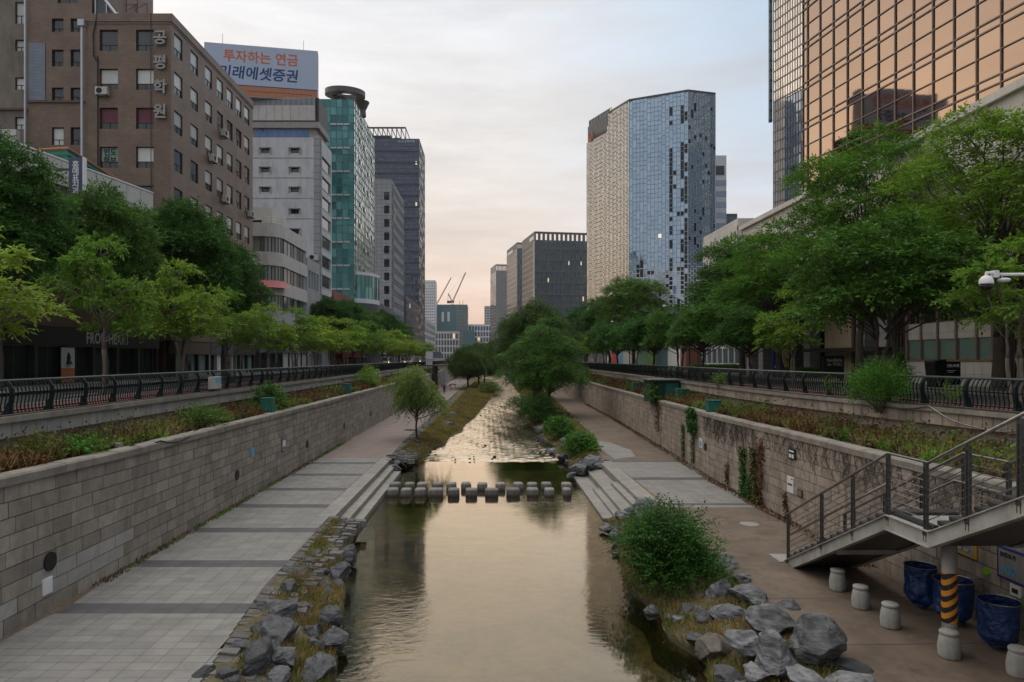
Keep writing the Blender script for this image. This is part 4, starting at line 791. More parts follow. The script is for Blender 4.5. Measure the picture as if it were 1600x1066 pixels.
# CCTV camera on its arm, pole on the right parapet beside the bridge
CT = thing('surveillance_camera', 'white dome surveillance camera on a horizontal arm from a pole', 'security camera', (16.9, 15.5, 0))
D = 15.5; zc = PZ(437, D); xc = PX(1541, D)
m = MB(); m.lathe((16.9, D, 0), [(.16, 0), (.16, .04), (.08, .06), (.065, 3.6), (0, 3.65)], 14); m.build('pole', 'paint_grey', CT, smooth=True)
za = PZ(429, D); m = MB(); m.tube([(16.9, D, za), (PX(1556, D), D, za)], .035, 10); m.build('arm', 'white', CT, smooth=True)
m = MB(); m.box(PX(1551, D), PX(1558, D), D - .07, D + .07, PZ(434, D), PZ(423, D)); m.tube([(PX(1552, D), D, PZ(426.5, D)), (xc, D, PZ(426.5, D)), (xc, D, PZ(431, D))], .035, 8); m.build('bracket', 'white', CT)
m = MB(); m.lathe((xc, D, PZ(444, D)), [(.146, 0), (.148, .02), (.135, .10), (.10, .16), (.05, .19), (0, .20)], 24); m.build('dome_cover', 'white', CT, smooth=True)
m = MB(); m.lathe((xc, D, PZ(455, D)), [(0, 0), (.06, .012), (.115, .05), (.13, .10), (.132, .155)], 24); m.build('dome', 'blackgloss', CT, smooth=True)
m = MB(); xl = PX(1568, D); m.lathe((xl, D - .02, PZ(441.5, D)), [(0, 0), (.09, .005), (.128, .05), (.11, .085), (.05, .10), (0, .105)], 20); m.tube([(xl - .03, D, PZ(436, D)), (xl - .03, D, za)], .014, 6); m.build('antenna_disc', 'white', CT, smooth=True)
# ================================================================ vegetation
def unit(v): return v / np.maximum(np.linalg.norm(v, axis=-1, keepdims=True), 1e-6)
def leaf_mesh(name, c, n, L, Wd, mat, fold=.25):
    """c: base points, n: leaf directions (unit), random roll; diamonds folded along the midrib"""
    k = len(c); up = np.tile([0, 0, 1.0], (k, 1)) + RNG.normal(size=(k, 3)) * .45; s = unit(np.cross(n, up)); w = unit(np.cross(s, n))
    L = np.asarray(L).reshape(-1, 1) * np.ones((k, 1)); Wd = np.asarray(Wd).reshape(-1, 1) * np.ones((k, 1))
    a, d = c, c + n * L; m = c + n * L * .45; b = m + s * Wd * .5 + w * Wd * fold; e = m - s * Wd * .5 + w * Wd * fold
    V = np.stack([a, b, d, e], 1).reshape(-1, 3); me = bpy.data.meshes.new(name)
    me.vertices.add(4 * k); me.vertices.foreach_set('co', V.ravel()); me.loops.add(4 * k); me.loops.foreach_set('vertex_index', np.arange(4 * k, dtype=np.int32))
    me.polygons.add(k); me.polygons.foreach_set('loop_start', np.arange(0, 4 * k, 4, dtype=np.int32)); me.polygons.foreach_set('loop_total', np.full(k, 4, dtype=np.int32)); me.update(calc_edges=True)
    for q in (mat if isinstance(mat, (list, tuple)) else [mat]): me.materials.append(M[q])
    return me
def sprays(clumps, per, leaflets, slen, L, Wd, droop, up=.25, shell=.55):
    """leafy shoots: each clump (x,y,z,rx,ry,rz) carries shoots pointing outwards, each shoot a row of leaflets"""
    C, N, SZ = [], [], []
    for cx, cy, cz, rx, ry, rz in clumps:
        k = max(6, int(per * (rx * ry * rz) ** (2 / 3)))
        d = unit(RNG.normal(size=(k, 3))); d[:, 2] = np.where(d[:, 2] < -.35, -d[:, 2] * .5, d[:, 2]); r = shell + (1 - shell) * RNG.random((k, 1)) ** .6
        p = np.array([cx, cy, cz]) + d * r * np.array([rx, ry, rz]); ax = unit(d * np.array([1, 1, .4]) + RNG.normal(size=(k, 3)) * .45 + np.array([0, 0, up]))
        side = unit(np.cross(ax, np.tile([0, 0, 1.0], (k, 1)) + RNG.normal(size=(k, 3)) * .2))
        for j in range(leaflets):
            t = (j + .6) / leaflets; q = p + ax * slen * t - np.array([0, 0, 1]) * droop * slen * t * t; sg = 1 if j % 2 else -1
            dirn = unit(ax * (.55 if j < leaflets - 1 else 1.5) + side * sg * (.8 if j < leaflets - 1 else .1) - np.array([0, 0, 1]) * droop * (.4 + t) + RNG.normal(size=(k, 3)) * .18)
            C.append(q); N.append(dirn); SZ.append(RNG.uniform(.7, 1.2, k))
    return np.concatenate(C), np.concatenate(N), np.concatenate(SZ)
def limb(m, a, b, r0, r1, bend=.15, n=5, seg=6):
    a, b = Vector(a), Vector(b); L = (b - a).length; off = Vector((random.uniform(-1, 1), random.uniform(-1, 1), random.uniform(-.2, .6))) * bend * L
    pts = [a.lerp(b, k / n) + off * math.sin(math.pi * k / n) + Vector((random.uniform(-1, 1), random.uniform(-1, 1), 0)) * .02 * L * (0 < k < n) for k in range(n + 1)]
    m.tube(pts, [r0 + (r1 - r0) * k / n for k in range(n + 1)], seg); return pts
TREES = {}
def tree_proto(kind, v, H, Rr, crown0, leaf, bark, stems=1, trunk=.14, dens=1.0, style='round', L=.16, Wd=.07, leaflets=7, slen=.5, droop=.35, flat=.6, nclump=26, cs=(.9, 1.5), spread=1.0, more=2.2):
    random.seed(hash((v, len(kind), int(H * 10))) % 9999); global RNG; RNG = np.random.default_rng(v * 31 + len(kind) * 7)
    cl = []; golden = 2.399
    if style == 'layer':            # tiers of flat pads
        nl = max(4, int(nclump / 5))
        for i in range(nl):
            q = i / (nl - 1); z = crown0 + (H - crown0 - .3) * q; rad = Rr * (0.62 + .38 * math.sin(math.pi * min(1, q * .75 + .22))) * (1 - .75 * max(0, q - .62) / .38)
            kk = max(1, int(5.2 * rad / Rr + .5))
            for j in range(kk):
                a = golden * (i * 3 + j * 1.7) + j * 2 * math.pi / kk + random.uniform(-.3, .3); rr = rad * random.uniform(.45, .9) if kk > 1 else 0; s = random.uniform(*cs)
                cl.append((rr * math.cos(a), rr * math.sin(a), z + random.uniform(-.25, .25) - .18 * rr, s, s, s * flat * random.uniform(.7, 1.1)))
    elif style == 'weep':
        for i in range(nclump):
            q = (i + .5) / nclump; a = golden * i; rr = Rr * .86 * math.sqrt(q) ; dome = math.sqrt(max(0, 1 - (rr / Rr) ** 2)); z = crown0 + (H - crown0) * (.86 * dome * random.uniform(.2, 1) + random.uniform(-.12, .10)); s = random.uniform(*cs); rr *= random.uniform(.55, 1.25)
            cl.append((rr * math.cos(a), rr * math.sin(a), z, s * .8, s * .8, s * 1.25))
    else:
        for i in range(nclump):
            q = (i + .5) / nclump; a = golden * i; zz = 1 - 1.55 * q; hr = math.sqrt(max(0, 1 - zz * zz)); f = random.uniform(.5, 1.05); s = random.uniform(*cs); zc = crown0 + (H - crown0) * .42; hz = (H - zc)
            cl.append((hr * Rr * f * math.cos(a), hr * Rr * f * math.sin(a), zc + zz * hz * (f if zz > 0 else f * .75) - .3, s * spread, s * spread, s * flat))
    m = MB(); fork = crown0 * random.uniform(.55, .8); tops = []
    for s in range(stems):
        a = 2 * math.pi * s / max(1, stems) + random.uniform(-.4, .4); lean = .0 if stems == 1 else .22
        base = Vector((.12 * math.cos(a) * (stems > 1), .12 * math.sin(a) * (stems > 1), -.1)); top = Vector((math.cos(a) * lean * H * .35 + random.uniform(-.15, .15), math.sin(a) * lean * H * .35 + random.uniform(-.15, .15), H * .62))
        fk = base.lerp(top, fork / (H * .62)); r = trunk * (1 if stems == 1 else .62)
        pts = limb(m, base, fk, r * 1.15, r * .85, .05, 5, 10); m.tube([base + Vector((0, 0, -.05)), base + Vector((0, 0, .25))], [r * 1.6, r * 1.12], 10); limb(m, fk, top, r * .85, r * .3, .06, 6, 8); tops.append((fk, top, r))
    for c in cl:
        fk, top, r = min(tops, key=lambda t: (Vector(c[:3]) - t[1]).length) if stems > 1 else tops[0]
        e = Vector(c[:3]); q = min(.95, max(0, (e.z - fk.z) / max(.1, top.z - fk.z) * .6 * random.uniform(.5, .9))); st = fk.lerp(top, q)
        pts = limb(m, st, e, r * (.5 - .25 * q), .02, .12, 5, 5)
        for _ in range(3): limb(m, pts[-2], e + Vector((random.uniform(-1, 1) * c[3], random.uniform(-1, 1) * c[4], random.uniform(-.3, .8) * c[5])) * .8, .018, .006, .1, 3, 3)
    o = m.build('trunk', bark, smooth=True); tm = o.data; bpy.data.objects.remove(o)
    C, N, SZ = sprays(cl, 34 * dens * more, leaflets, slen, L, Wd, droop)
    cm = leaf_mesh('crown', C, N, L * SZ * 1.15, Wd * SZ * 1.25, leaf)
    TREES[(kind, v)] = (tm, cm)
def plant_tree(kind, v, name, loc, label, group, sc=1.0, rz=None, cat='tree'):
    t = thing(name, label, cat, loc, group, random.uniform(0, 6.28) if rz is None else rz); t.scale = (sc,) * 3 if not isinstance(sc, tuple) else sc
    tm, cm = TREES[(kind, v)]; child('trunk', tm, t); child('crown', cm, t); return t
for v in (0, 1, 2): tree_proto('light', v, 6.9, 2.65, 3.5, 'leaf_light', 'bark_pale', stems=(3, 2, 2)[v], trunk=.13, dens=1.25, style='layer', L=.20, Wd=.085, leaflets=7, slen=.45, droop=.5, flat=.42, nclump=26, cs=(.7, 1.1), more=3.0)
for v in (0, 1, 2): tree_proto('dark', v, 14.5, 5.0, 4.6, 'leaf_dark', 'bark', trunk=.30, dens=1.25, style='round', L=.24, Wd=.10, leaflets=8, slen=.75, droop=.3, flat=.62, nclump=48, cs=(.85, 2.0), spread=1.15, more=2.1)
for v in (0, 1): tree_proto('midgreen', v, 15.5, 5.4, 5.0, 'leaf_mid', 'bark', trunk=.28, dens=1.2, style='round', L=.22, Wd=.085, leaflets=8, slen=.75, droop=.35, flat=.5, nclump=52, cs=(.8, 1.75), spread=1.15, more=2.0)
for v in (0, 1): tree_proto('street', v, 7.2, 3.0, 2.6, 'leaf_bush', 'bark', stems=(1, 3)[v], trunk=.15, dens=1.3, style='round', L=.20, Wd=.085, leaflets=6, slen=.45, droop=.4, flat=.6, nclump=34, cs=(.85, 1.35), more=3.2)
tree_proto('willow', 0, 16.5, 7.0, 4.5, 'leaf_willow', 'bark', trunk=.36, dens=1.35, style='weep', L=.26, Wd=.075, leaflets=9, slen=1.3, droop=.85, nclump=70, cs=(1.4, 2.2), more=2.6)
tree_proto('weeping', 0, 7.2, 2.6, 2.2, 'leaf_young', 'bark', trunk=.10, dens=1.5, style='weep', L=.20, Wd=.06, leaflets=8, slen=.9, droop=.9, nclump=30, cs=(.45, .95), more=2.8)
tree_proto('broad', 0, 13.4, 4.6, 2.0, 'leaf_bush', 'bark', stems=2, trunk=.34, dens=1.35, style='round', L=.22, Wd=.08, leaflets=8, slen=1.1, droop=.7, flat=.5, nclump=50, cs=(.8, 2.0), spread=1.1, more=2.2)
# left row on the walkway
Ds = [24.5, 32.8, 41, 48.5, 56.5, 64.5, 72.5, 81, 89.5, 98, 107, 116, 125, 135, 145, 155, 166, 178, 190, 205]
for i, D in enumerate(Ds):
    plant_tree('light', i % 3, 'street_tree', (-18.6 + random.uniform(-.25, .25), D, .02), f'light green layered street tree behind the left railing, {ORD[i]} from the bridge', 'light green street trees along the left walkway', (.86, .86, 1.12) if i == 1 else (random.uniform(.9, 1.12), random.uniform(.9, 1.12), random.uniform(.9, 1.1)))
for i, D in enumerate([37, 45.5, 57.5, 66, 117, 127, 137, 147, 158, 170, 184, 200]):
    plant_tree('dark', i % 3, 'shade_tree', ((-26.6 if i == 0 else -25.7 if i < 4 else -27 + random.uniform(-.5, .5)), D, .14), f'tall dark green tree on the left pavement against the buildings, {ORD[i]} from the bridge', 'tall dark trees on the left pavement', ((.68, .68, .94), (.66, .66, .90), (.78, .78, 1.03), (.70, .70, .92))[i] if i < 4 else random.uniform(.8, .95))
# right side
for i, (px, D, kind, v, s) in enumerate([(1586, 26, 'light', 0, .92), (1385, 34.5, 'street', 1, 1.22), (1242, 45, 'light', 1, .95), (1172, 53, 'street', 0, .85), (1098, 62, 'street', 0, .98), (1062, 70, 'street', 1, .98), (1022, 78, 'street', 0, 1.02), (992, 87, 'street', 1, .95), (965, 97, 'street', 0, 1.0), (946, 108, 'street', 1, .95), (930, 121, 'light', 2, .95), (917, 136, 'street', 0, 1), (908, 152, 'street', 1, 1), (898, 172, 'street', 0, 1)]):
    word = {'light': 'light green layered', 'street': 'green leafy'}[kind]
    plant_tree(kind, v, 'street_tree', (PX(px, D), D, .02), f'{word} street tree behind the right railing, {ORD[i]} from the bridge', 'street trees along the right railing', s)
for i, (px, D, kind, v, s) in enumerate([(1560, 37, 'midgreen', 1, (.98, .98, 1.0)), (1345, 49, 'midgreen', 0, (1.0, 1.0, 1.17)), (1215, 62, 'midgreen', 1, .9), (1160, 73, 'dark', 0, 1.0), (990, 122, 'dark', 1, 1.12), (952, 138, 'dark', 2, 1.0), (915, 160, 'dark', 0, 1.0)]):
    word = {'dark': 'tall dark green', 'midgreen': 'tall feathery mid green'}[kind]
    plant_tree(kind, v, 'shade_tree', (PX(px, D), D, .14), f'{word} tree on the right pavement against the buildings, {ORD[i]} from the bridge', 'tall trees on the right pavement', s)
# by the stream
plant_tree('weeping', 0, 'young_willow', (PX(650, 62), 62, PATH - .1), 'slender young willow at the edge of the left path', None)
plant_tree('willow', 0, 'willow_tree', (PX(836, 122), 122, PATH - .2), 'big pale green willow rising over the right bank', None, (1.0, 1.0, 1.1))
plant_tree('broad', 0, 'stream_tree', (PX(852, 88), 88, PATH - .2), 'broad dark tree leaning over the rapids below the big willow', None, (1, 1, .98))
for i, (px, D, s) in enumerate([(731, 165, .66), (748, 175, .72), (757, 190, .7)]):
    plant_tree('willow', 0, 'willow_tree', (PX(px, D), D, PATH - .1), f'far willow beside the left path, {("standing nearest the bridge", "in the middle of three", "farthest of three")[i]}', 'far willows beside the left path', s)
# shrubs: stems and leaves
def shrub(name, label, loc, rx, ry, rz, leaf, dens=1.0, L=.13, Wd=.05, droop=.3, slen=.45, group=None, nc=14, seed=1, leaflets=7, loose=.5, hi=.78):
    random.seed(seed); global RNG; RNG = np.random.default_rng(seed)
    t = thing(name, label, 'shrub', loc, group); cl = []
    for i in range(nc):
        q = (i + .5) / nc; a = 2.399 * i; zz = 1 - q * 1.05; hr = math.sqrt(max(0, 1 - zz * zz)); f = random.uniform(loose, hi)
        cl.append((hr * rx * f * math.cos(a), hr * ry * f * math.sin(a), rz * (.18 + zz * .72 * f / .78), rx * .40, ry * .40, rz * .30))
    m = MB()
    for c in cl:
        limb(m, (random.uniform(-.15, .15), random.uniform(-.15, .15), -.1), c[:3], .025, .008, .12, 4, 4)
    o = m.build('stems', 'bark'); o.parent = t
    C, N, SZ = sprays(cl, 60 * dens, leaflets, slen, L, Wd, droop, up=.4, shell=.45); me = leaf_mesh('foliage', C, N, L * SZ, Wd * SZ, leaf); child('foliage', me, t); return t
shrub('bush', 'large dark feathery bush hanging over the right foreground water', (6.25, 24.0, -6.15), 1.4, 1.9, 2.7, 'leaf_bush', 3.2, L=.13, Wd=.055, slen=.75, nc=30, seed=3, leaflets=9, loose=.3, hi=.98, droop=.3)
shrub('bush', 'bright green bush on the right bank beside the rocks above the steps', (PX(905, 55), 55, -6.0), 1.5, 1.6, 2.0, 'leaf_bright', 2.0, L=.2, Wd=.09, seed=4)
shrub('bush', 'bright green bush on the right bank farther upstream', (PX(873, 66), 66, -5.9), 1.4, 1.6, 2.1, 'leaf_bright', 2.0, L=.2, Wd=.09, seed=5)
shrub('bush', 'dark bush spreading beneath the broad stream tree', (PX(843, 82), 82, -6.1), 2.4, 2.6, 3.6, 'leaf_dark', 1.2, L=.2, Wd=.08, slen=.7, nc=22, seed=6)
shrub('bush', 'dark bush at the rapids edge upstream of the broad tree', (PX(812, 100), 100, -6.0), 2.2, 3, 2.4, 'leaf_willow', 1.0, L=.2, Wd=.08, slen=.7, seed=16)
shrub('bush', 'low bush at the far bend of the rapids', (PX(766, 150), 150, -5.8), 2.6, 4, 2.2, 'leaf_willow', 1.0, L=.24, Wd=.1, slen=.7, seed=17)
shrub('weed_bush', 'tall green weed growing through the right railing', (RRx(29) - .7, 29.6, -.35), .95, 1.6, 1.9, 'leaf_bright', 4.2, L=.12, Wd=.04, slen=.6, droop=-.25, nc=18, seed=7)
shrub('weed_bush', 'small green weed at the foot of the right railing', (RRx(25.4) - .45, 26.2, -.05), .42, .5, .85, 'leaf_mid', 2.5, L=.10, Wd=.03, slen=.35, droop=-.3, nc=7, seed=8)
shrub('weed_bush', 'thin weed beside the right railing near the hut', (RRx(47) - .5, 47.5, -.05), .45, .9, .8, 'leaf_mid', 2, L=.12, Wd=.04, slen=.4, droop=-.2, nc=7, seed=9)
shrub('weed_bush', 'thin weed climbing the right railing beyond the tall weed', (RRx(33.5) - .35, 33.5, -.05), .25, .35, .95, 'leaf_mid', 2, L=.11, Wd=.035, slen=.3, droop=-.2, nc=5, seed=19)
shrub('leafy_shrub', 'big glossy shrub on the left planting bed beside a green box', (-14.2, 44.0, -1.5), 1.0, 1.4, 1.75, 'leaf_bush', 1.5, L=.2, Wd=.09, seed=10)
shrub('leafy_shrub', 'fern-like green shrub spilling over the left coping by the cable', (-13.8, 33.0, -1.45), .8, 1.6, .95, 'leaf_bush', 1.5, L=.17, Wd=.06, slen=.6, seed=11)
shrub('leafy_shrub', 'yellow green shrub on the left planting bed nearest the bridge', (-14.4, 21.8, -1.42), .7, .8, .75, 'leaf_yellow', 2.2, L=.13, Wd=.08, seed=12)
shrub('leafy_shrub', 'green shrub behind the left coping next to the loose block', (-13.7, 22.9, -1.42), .5, .7, .62, 'leaf_bright', 2.2, L=.13, Wd=.08, seed=13)
shrub('leafy_shrub', 'tall weedy shrub on the left bed in front of the young willow', (-14.0, 79, -1.4), 1.3, 3.0, 2.4, 'leaf_mid', 1.0, L=.2, Wd=.07, seed=14)
shrub('ivy', 'dark ivy smothering the side of the teal hut', (14.0, 58.5, -1.95), .6, .9, 1.85, 'leaf_bush', 2.0, L=.14, Wd=.11, slen=.25, droop=.8, seed=15)
shrub('ivy', 'green ivy around the foot of the bright green box', (16.2, 55.4, -1.75), .9, .9, 1.0, 'leaf_bush', 2.0, L=.15, Wd=.1, slen=.25, droop=.5, seed=18)
def hedge(label, x0, x1, y0, y1, z0, z1, leaf, seed, n=5000, L=.1):
    r = np.random.default_rng(seed); t = thing('hedge', label, 'hedge', ((x0 + x1) / 2, (y0 + y1) / 2, z0)); p = r.random((n, 3)); k = r.integers(0, 3, n)
    p[k == 0, 2] = r.uniform(.9, 1.05, (k == 0).sum()); p[k == 1, 1] = r.uniform(-.03, .1, (k == 1).sum()); p[k == 2, 0] = np.where(r.random((k == 2).sum()) < .5, r.uniform(-.03, .1, (k == 2).sum()), r.uniform(.9, 1.03, (k == 2).sum()))
    C = np.array([x0, y0, z0]) + p * np.array([x1 - x0, y1 - y0, z1 - z0]) - np.array(t.location); N = unit(r.normal(size=(n, 3)) + np.array([0, -.3, .5])); child('foliage', leaf_mesh('foliage', C, N, L * r.uniform(.7, 1.3, n), L * .6, leaf), t)
    m = MB(); m.box(x0 + .1, x1 - .1, y0 + .1, y1 - .1, z0, z1 - .1); m.build('core', 'soil', t)
hedge('long clipped hedge in front of the grey stone entrance', PX(1085, 84), PX(1170, 84), 84, 86, .14, 1.0, 'leaf_bush', 1, 4000, .22); hedge('clipped green hedge behind the blue banner', PX(1230, 62), PX(1292, 62), 62, 63.2, .14, .95, 'leaf_mid', 2, 3000, .16)
# creepers hanging on the right wall
def creeper(label, y, z0, z1, w, leaf, n, seed, thick=.14, name='creeper', dead=False, L=.12):
    r = np.random.default_rng(seed); yy = y + np.cumsum(r.normal(size=60)) * .02; zz = np.linspace(z1, z0, 60); m = MB()
    m.tube([(WR(y) - .05, yy[k], zz[k]) for k in range(0, 60, 4)], .02, 5)
    for k in range(6): i = r.integers(5, 55); m.tube([(WR(y) - .05, yy[i], zz[i]), (WR(y) - .06, yy[i] + r.normal() * w * .5, zz[i] - r.uniform(.1, .6)), (WR(y) - .05, yy[i] + r.normal() * w, zz[i] - r.uniform(.3, 1.0))], [.012, .01, .005], 4)
    t = thing(name, label, 'creeper', (WR(y), y, z0)); m.build('stem', 'bark', t); i = r.integers(0, 60, n); s = r.random(n)
    C = np.stack([WR(y) - .04 - r.random(n) * thick, yy[i] + r.normal(size=n) * w * .45 * (1.2 - .6 * s), zz[i] + r.normal(size=n) * .1], 1) - np.array(t.location)
    child('foliage', leaf_mesh('foliage', C, unit(r.normal(size=(n, 3)) * .6 + np.array([-.5, 0, -.7])), L * r.uniform(.7, 1.3, n), L * .8, leaf), t)
creeper('thick green creeper hanging over the right coping', 46.2, -3.0, -1.5, .75, 'leaf_bush', 900, 1, .4, L=.2); creeper('narrow creeper trailing down the right wall beneath the hanging one', 46.4, -5.2, -3.0, .2, 'leaf_bush', 200, 2); creeper('thin dark creeper strand on the right wall, left of the hanging one', 49.3, -5.4, -2.9, .3, 'leaf_dark', 260, 3)
creeper('dark green creeper column growing up the right wall', 36.6, -5.5, -2.9, .36, 'leaf_dark', 700, 4, .25); creeper('yellow green creeper on the right wall beside the dark column', 35.2, -5.5, -2.8, .5, 'leaf_yellow', 420, 5, .2, L=.15); creeper('dried red creeper spread on the right wall', 34.2, -5.5, -2.2, .75, 'leaf_red', 380, 6, .12); creeper('dried red creeper low on the right wall near the stair foot', 31.6, -5.5, -4.3, .35, 'leaf_red', 120, 7, .1); creeper('short dark creeper at the foot of the right wall', 35.9, -5.5, -4.3, .3, 'leaf_dark', 240, 8, .2); creeper('brown withered creeper on the right wall above the slabs', 39.2, -5.3, -4.1, .3, 'leaf_brown', 120, 9, .1); creeper('dead brown creeper below the teal hut', 58.5, -4.2, -1.8, 1.4, 'leaf_brown', 300, 10, .12)
def twigs(label, y0, y1, seed):
    r = random.Random(seed); m = MB()
    for k in range(150):
        y = r.uniform(y0, y1); z = interp(WTR, y) - .3; p = [(WR(y) - .05, y, z)]
        for j in range(r.randint(3, 7)): y += r.uniform(-.3, .3); z -= r.uniform(.05, .32); p.append((WR(y) - .045, y, z))
        m.tube(p, .009, 3)
    tag(m.build('dry_creeper', 'bark'), label, 'creeper')
twigs('leafless creeper twigs netted over the right wall beside the stairs', 17, 34, 3); twigs('leafless creeper twigs on the right wall between the blue plate and the red creeper', 35, 44, 4)
# ground cover in the planting beds: nobody could count these leaves
def scatter(name, pts, nrm, L, Wd, mat):
    o = bpy.data.objects.new(name, leaf_mesh(name, pts, nrm, L, Wd, mat)); COL.objects.link(o); o['kind'] = 'stuff'; return o
def bed_cover(xf, xr, zt, side, seed):
    r = np.random.default_rng(seed); kinds = {}
    n = 3600; yv = 5 + (r.random(n) ** 1.6) * 180
    for y in yv:
        a, b = xf(y) - .5 * side, xr(y) + .45 * side; t = r.random(); x = a + (b - a) * t; z = zt(y) - .05 + (-1.35 - zt(y)) * t
        nv = math.sin(y * .35 + seed) + math.sin(y * .93 + 2 * seed + t * 2) * .8 + r.normal() * .55
        kd = 'leaf_red' if nv > .85 else 'leaf_brown' if nv > .2 else 'leaf_yellow' if nv > -.35 else 'leaf_mid' if nv > -1 else 'leaf_brown'
        kinds.setdefault(kd, []).append((x, y, z, t))
    for kd, ls in kinds.items():
        C, N, Ls = [], [], []
        for x, y, z, t in ls:
            s = 1 if y < 60 else 1.6; h = r.uniform(.4, 1.25) * (.45 + .55 * t); k = int(38 * (1 if y < 60 else .7)); d = unit(r.normal(size=(k, 3)) * np.array([1, 1, .3]) + np.array([0, 0, .5])); rr = r.random((k, 1))
            C.append(np.array([x, y, z]) + d * rr * np.array([.35, .45, 1]) * h); N.append(unit(d + r.normal(size=(k, 3)) * .5)); Ls.append(np.full(k, .15 * s) * r.uniform(.6, 1.3, k))
        C, N, Ls = np.concatenate(C), np.concatenate(N), np.concatenate(Ls); scatter('ground_cover', C, N, Ls, Ls * .6, kd)
    k = 9000; y = 5 + r.random(k) ** 1.5 * 150; t = r.random(k); a = np.array([xf(v) for v in y]) - .45 * side; b = np.array([xr(v) for v in y]) + .4 * side; z = np.array([zt(v) for v in y])
    C = np.stack([a + (b - a) * t, y, z - .05 + (-1.35 - z) * t], 1); N = unit(np.stack([r.normal(size=k) * .4, r.normal(size=k) * .4, np.ones(k)], 1)); scatter('dry_stalks', C, N, r.uniform(.3, .85, k), np.full(k, .022), 'straw')
bed_cover(lambda y: WL, lambda y: RL, lambda y: interp(WTL, y), 1, 1); bed_cover(WR, RRx, lambda y: interp(WTR, y), -1, 2)
def bank_grass(edge, water, y0, y1, n, seed, t0, t1, mats, L, pw=1.0, clump=.6):
    r = np.random.default_rng(seed); yv = y0 + (y1 - y0) * r.random(n) ** pw; t = r.uniform(t0, t1, n); e = np.array([interp(edge, y) for y in yv]); w = np.array([interp(water, y) for y in yv])
    x = e + (w - e) * t; tt = t / 1.18; z = PATH - .04 - (PATH - WATER - .02) * (tt ** 1.5) ; P = np.stack([x, yv, z], 1)
    nv = smooth_noise(P, seed, np.array([1.1, 1.1, 1])); keep = nv > -clump; P, nv, s = P[keep], nv[keep], 1
    P[:, 2] += smooth_noise(P, seed + 2, np.array([1.3, 1.3, 1])) * .05
    which = (nv + r.normal(size=len(P)) * .35 > .25).astype(int)
    for i, mt in enumerate(mats):
        q = P[which == i]; k = len(q); N = unit(np.stack([r.normal(size=k) * .5, r.normal(size=k) * .5, np.full(k, .9)], 1)); Lq = L * r.uniform(.5, 1.3, k) * (1 + np.clip(q[:, 1] - 40, 0, 100) / 60); scatter('grass', q, N, Lq, Lq * .09, mt)
bank_grass(PLT, LWT, 12, 31.5, 26000, 5, .22, 1.0, ('straw', 'grass'), .27, 1.2, .55); bank_grass(PRT, RWT, 12, 33.5, 30000, 6, .06, 1.04, ('straw', 'grass'), .24, 1.2, 1.0)
bank_grass(PLT, LWT, 54, 215, 60000, 7, .26, .99, ('straw', 'grass'), .25, 1.6, 3); bank_grass(PRT, RWT, 50.5, 200, 30000, 8, .02, .96, ('grass', 'straw'), .25, 1.5, 1.2)
def strip_weeds(xf, off, y0, y1, n, seed, mats, L=.16):
    r = np.random.default_rng(seed); y = y0 + (y1 - y0) * r.random(n); P = np.stack([np.array([xf(v) for v in y]) + off * r.random(n) ** 1.6, y, np.full(n, PATH)], 1); nv = smooth_noise(P, seed, np.array([0, .9, 1])) + r.normal(size=n) * .2
    for i, mt in enumerate(mats):
        q = P[(nv > .25) if i == 0 else (nv < -.1)]; k = len(q); N = unit(np.stack([r.normal(size=k) * .6 + np.sign(off) * .3, r.normal(size=k) * .6, np.full(k, .7)], 1)); scatter('weeds', q, N, L * r.uniform(.4, 1.3, k), np.full(k, .05), mt)
strip_weeds(lambda y: WL + .02, .35, 22, 60, 2600, 3, ('leaf_mid', 'leaf_brown')); strip_weeds(lambda y: WR(y) - .02, -.55, 24, 110, 6000, 4, ('leaf_brown', 'leaf_red'), .14)
# fallen leaves and dirt along the walls' feet
def dirt(xf, w, y0, y1, label=None):
    m = MB(); ys_ = np.linspace(y0, y1, 90)
    for a, b in zip(ys_, ys_[1:]):
        wa, wb = w * (1 + .6 * math.sin(a * 1.3) * math.sin(a * .37)), w * (1 + .6 * math.sin(b * 1.3) * math.sin(b * .37)); m.add([(xf(a), a, PATH + .012), (xf(a) + wa, a, PATH + .012), (xf(b) + wb, b, PATH + .012), (xf(b), b, PATH + .012)], [(0, 1, 2, 3)])
    struct(m.build('soil_strip', 'soil_dry'))
M['soil_dry'] = mk('soil_dry', (.19, .145, .105), (.11, .08, .058), .95, 5, bump=1, bscale=25)
dirt(lambda y: WL, .22, 14, 110); dirt(lambda y: WR(y), -.42, 18, 150)
# ---------------------------------------------------------------- boulders
def rock_mesh(seed, sx, sy, sz, name='boulder', mat='rock', rough=.22, flat=1.0, sub=4):
    import bmesh
    bm = bmesh.new(); bmesh.ops.create_icosphere(bm, subdivisions=sub, radius=.5); P = np.array([v.co[:] for v in bm.verts]); r = np.random.default_rng(seed)
    for k in range(13):                    # cleave flat facets
        n = unit(r.normal(size=3)); d = r.uniform(.24, .40); dd = P @ n - d; P -= np.where(dd > 0, dd * .97, 0)[:, None] * n
    P *= np.array([sx, sy, sz]) / .86; P += unit(P) * (smooth_noise(P, seed, np.array([3, 3, 6]) / max(sx, sy, sz)) * .07 * max(sx, sy, sz) + smooth_noise(P, seed + 5, np.array([9, 9, 18]) / max(sx, sy, sz)) * .028 * max(sx, sy, sz) + smooth_noise(P, seed + 9, np.array([22, 22, 40]) / max(sx, sy, sz)) * .010 * max(sx, sy, sz))[:, None]
    for v, p in zip(bm.verts, P): v.co = p
    me = bpy.data.meshes.new(name); bm.to_mesh(me); bm.free(); me.materials.append(M[mat]); me.polygons.foreach_set('use_smooth', [True] * len(me.polygons))
    me.set_sharp_from_angle(angle=R(32)); return me
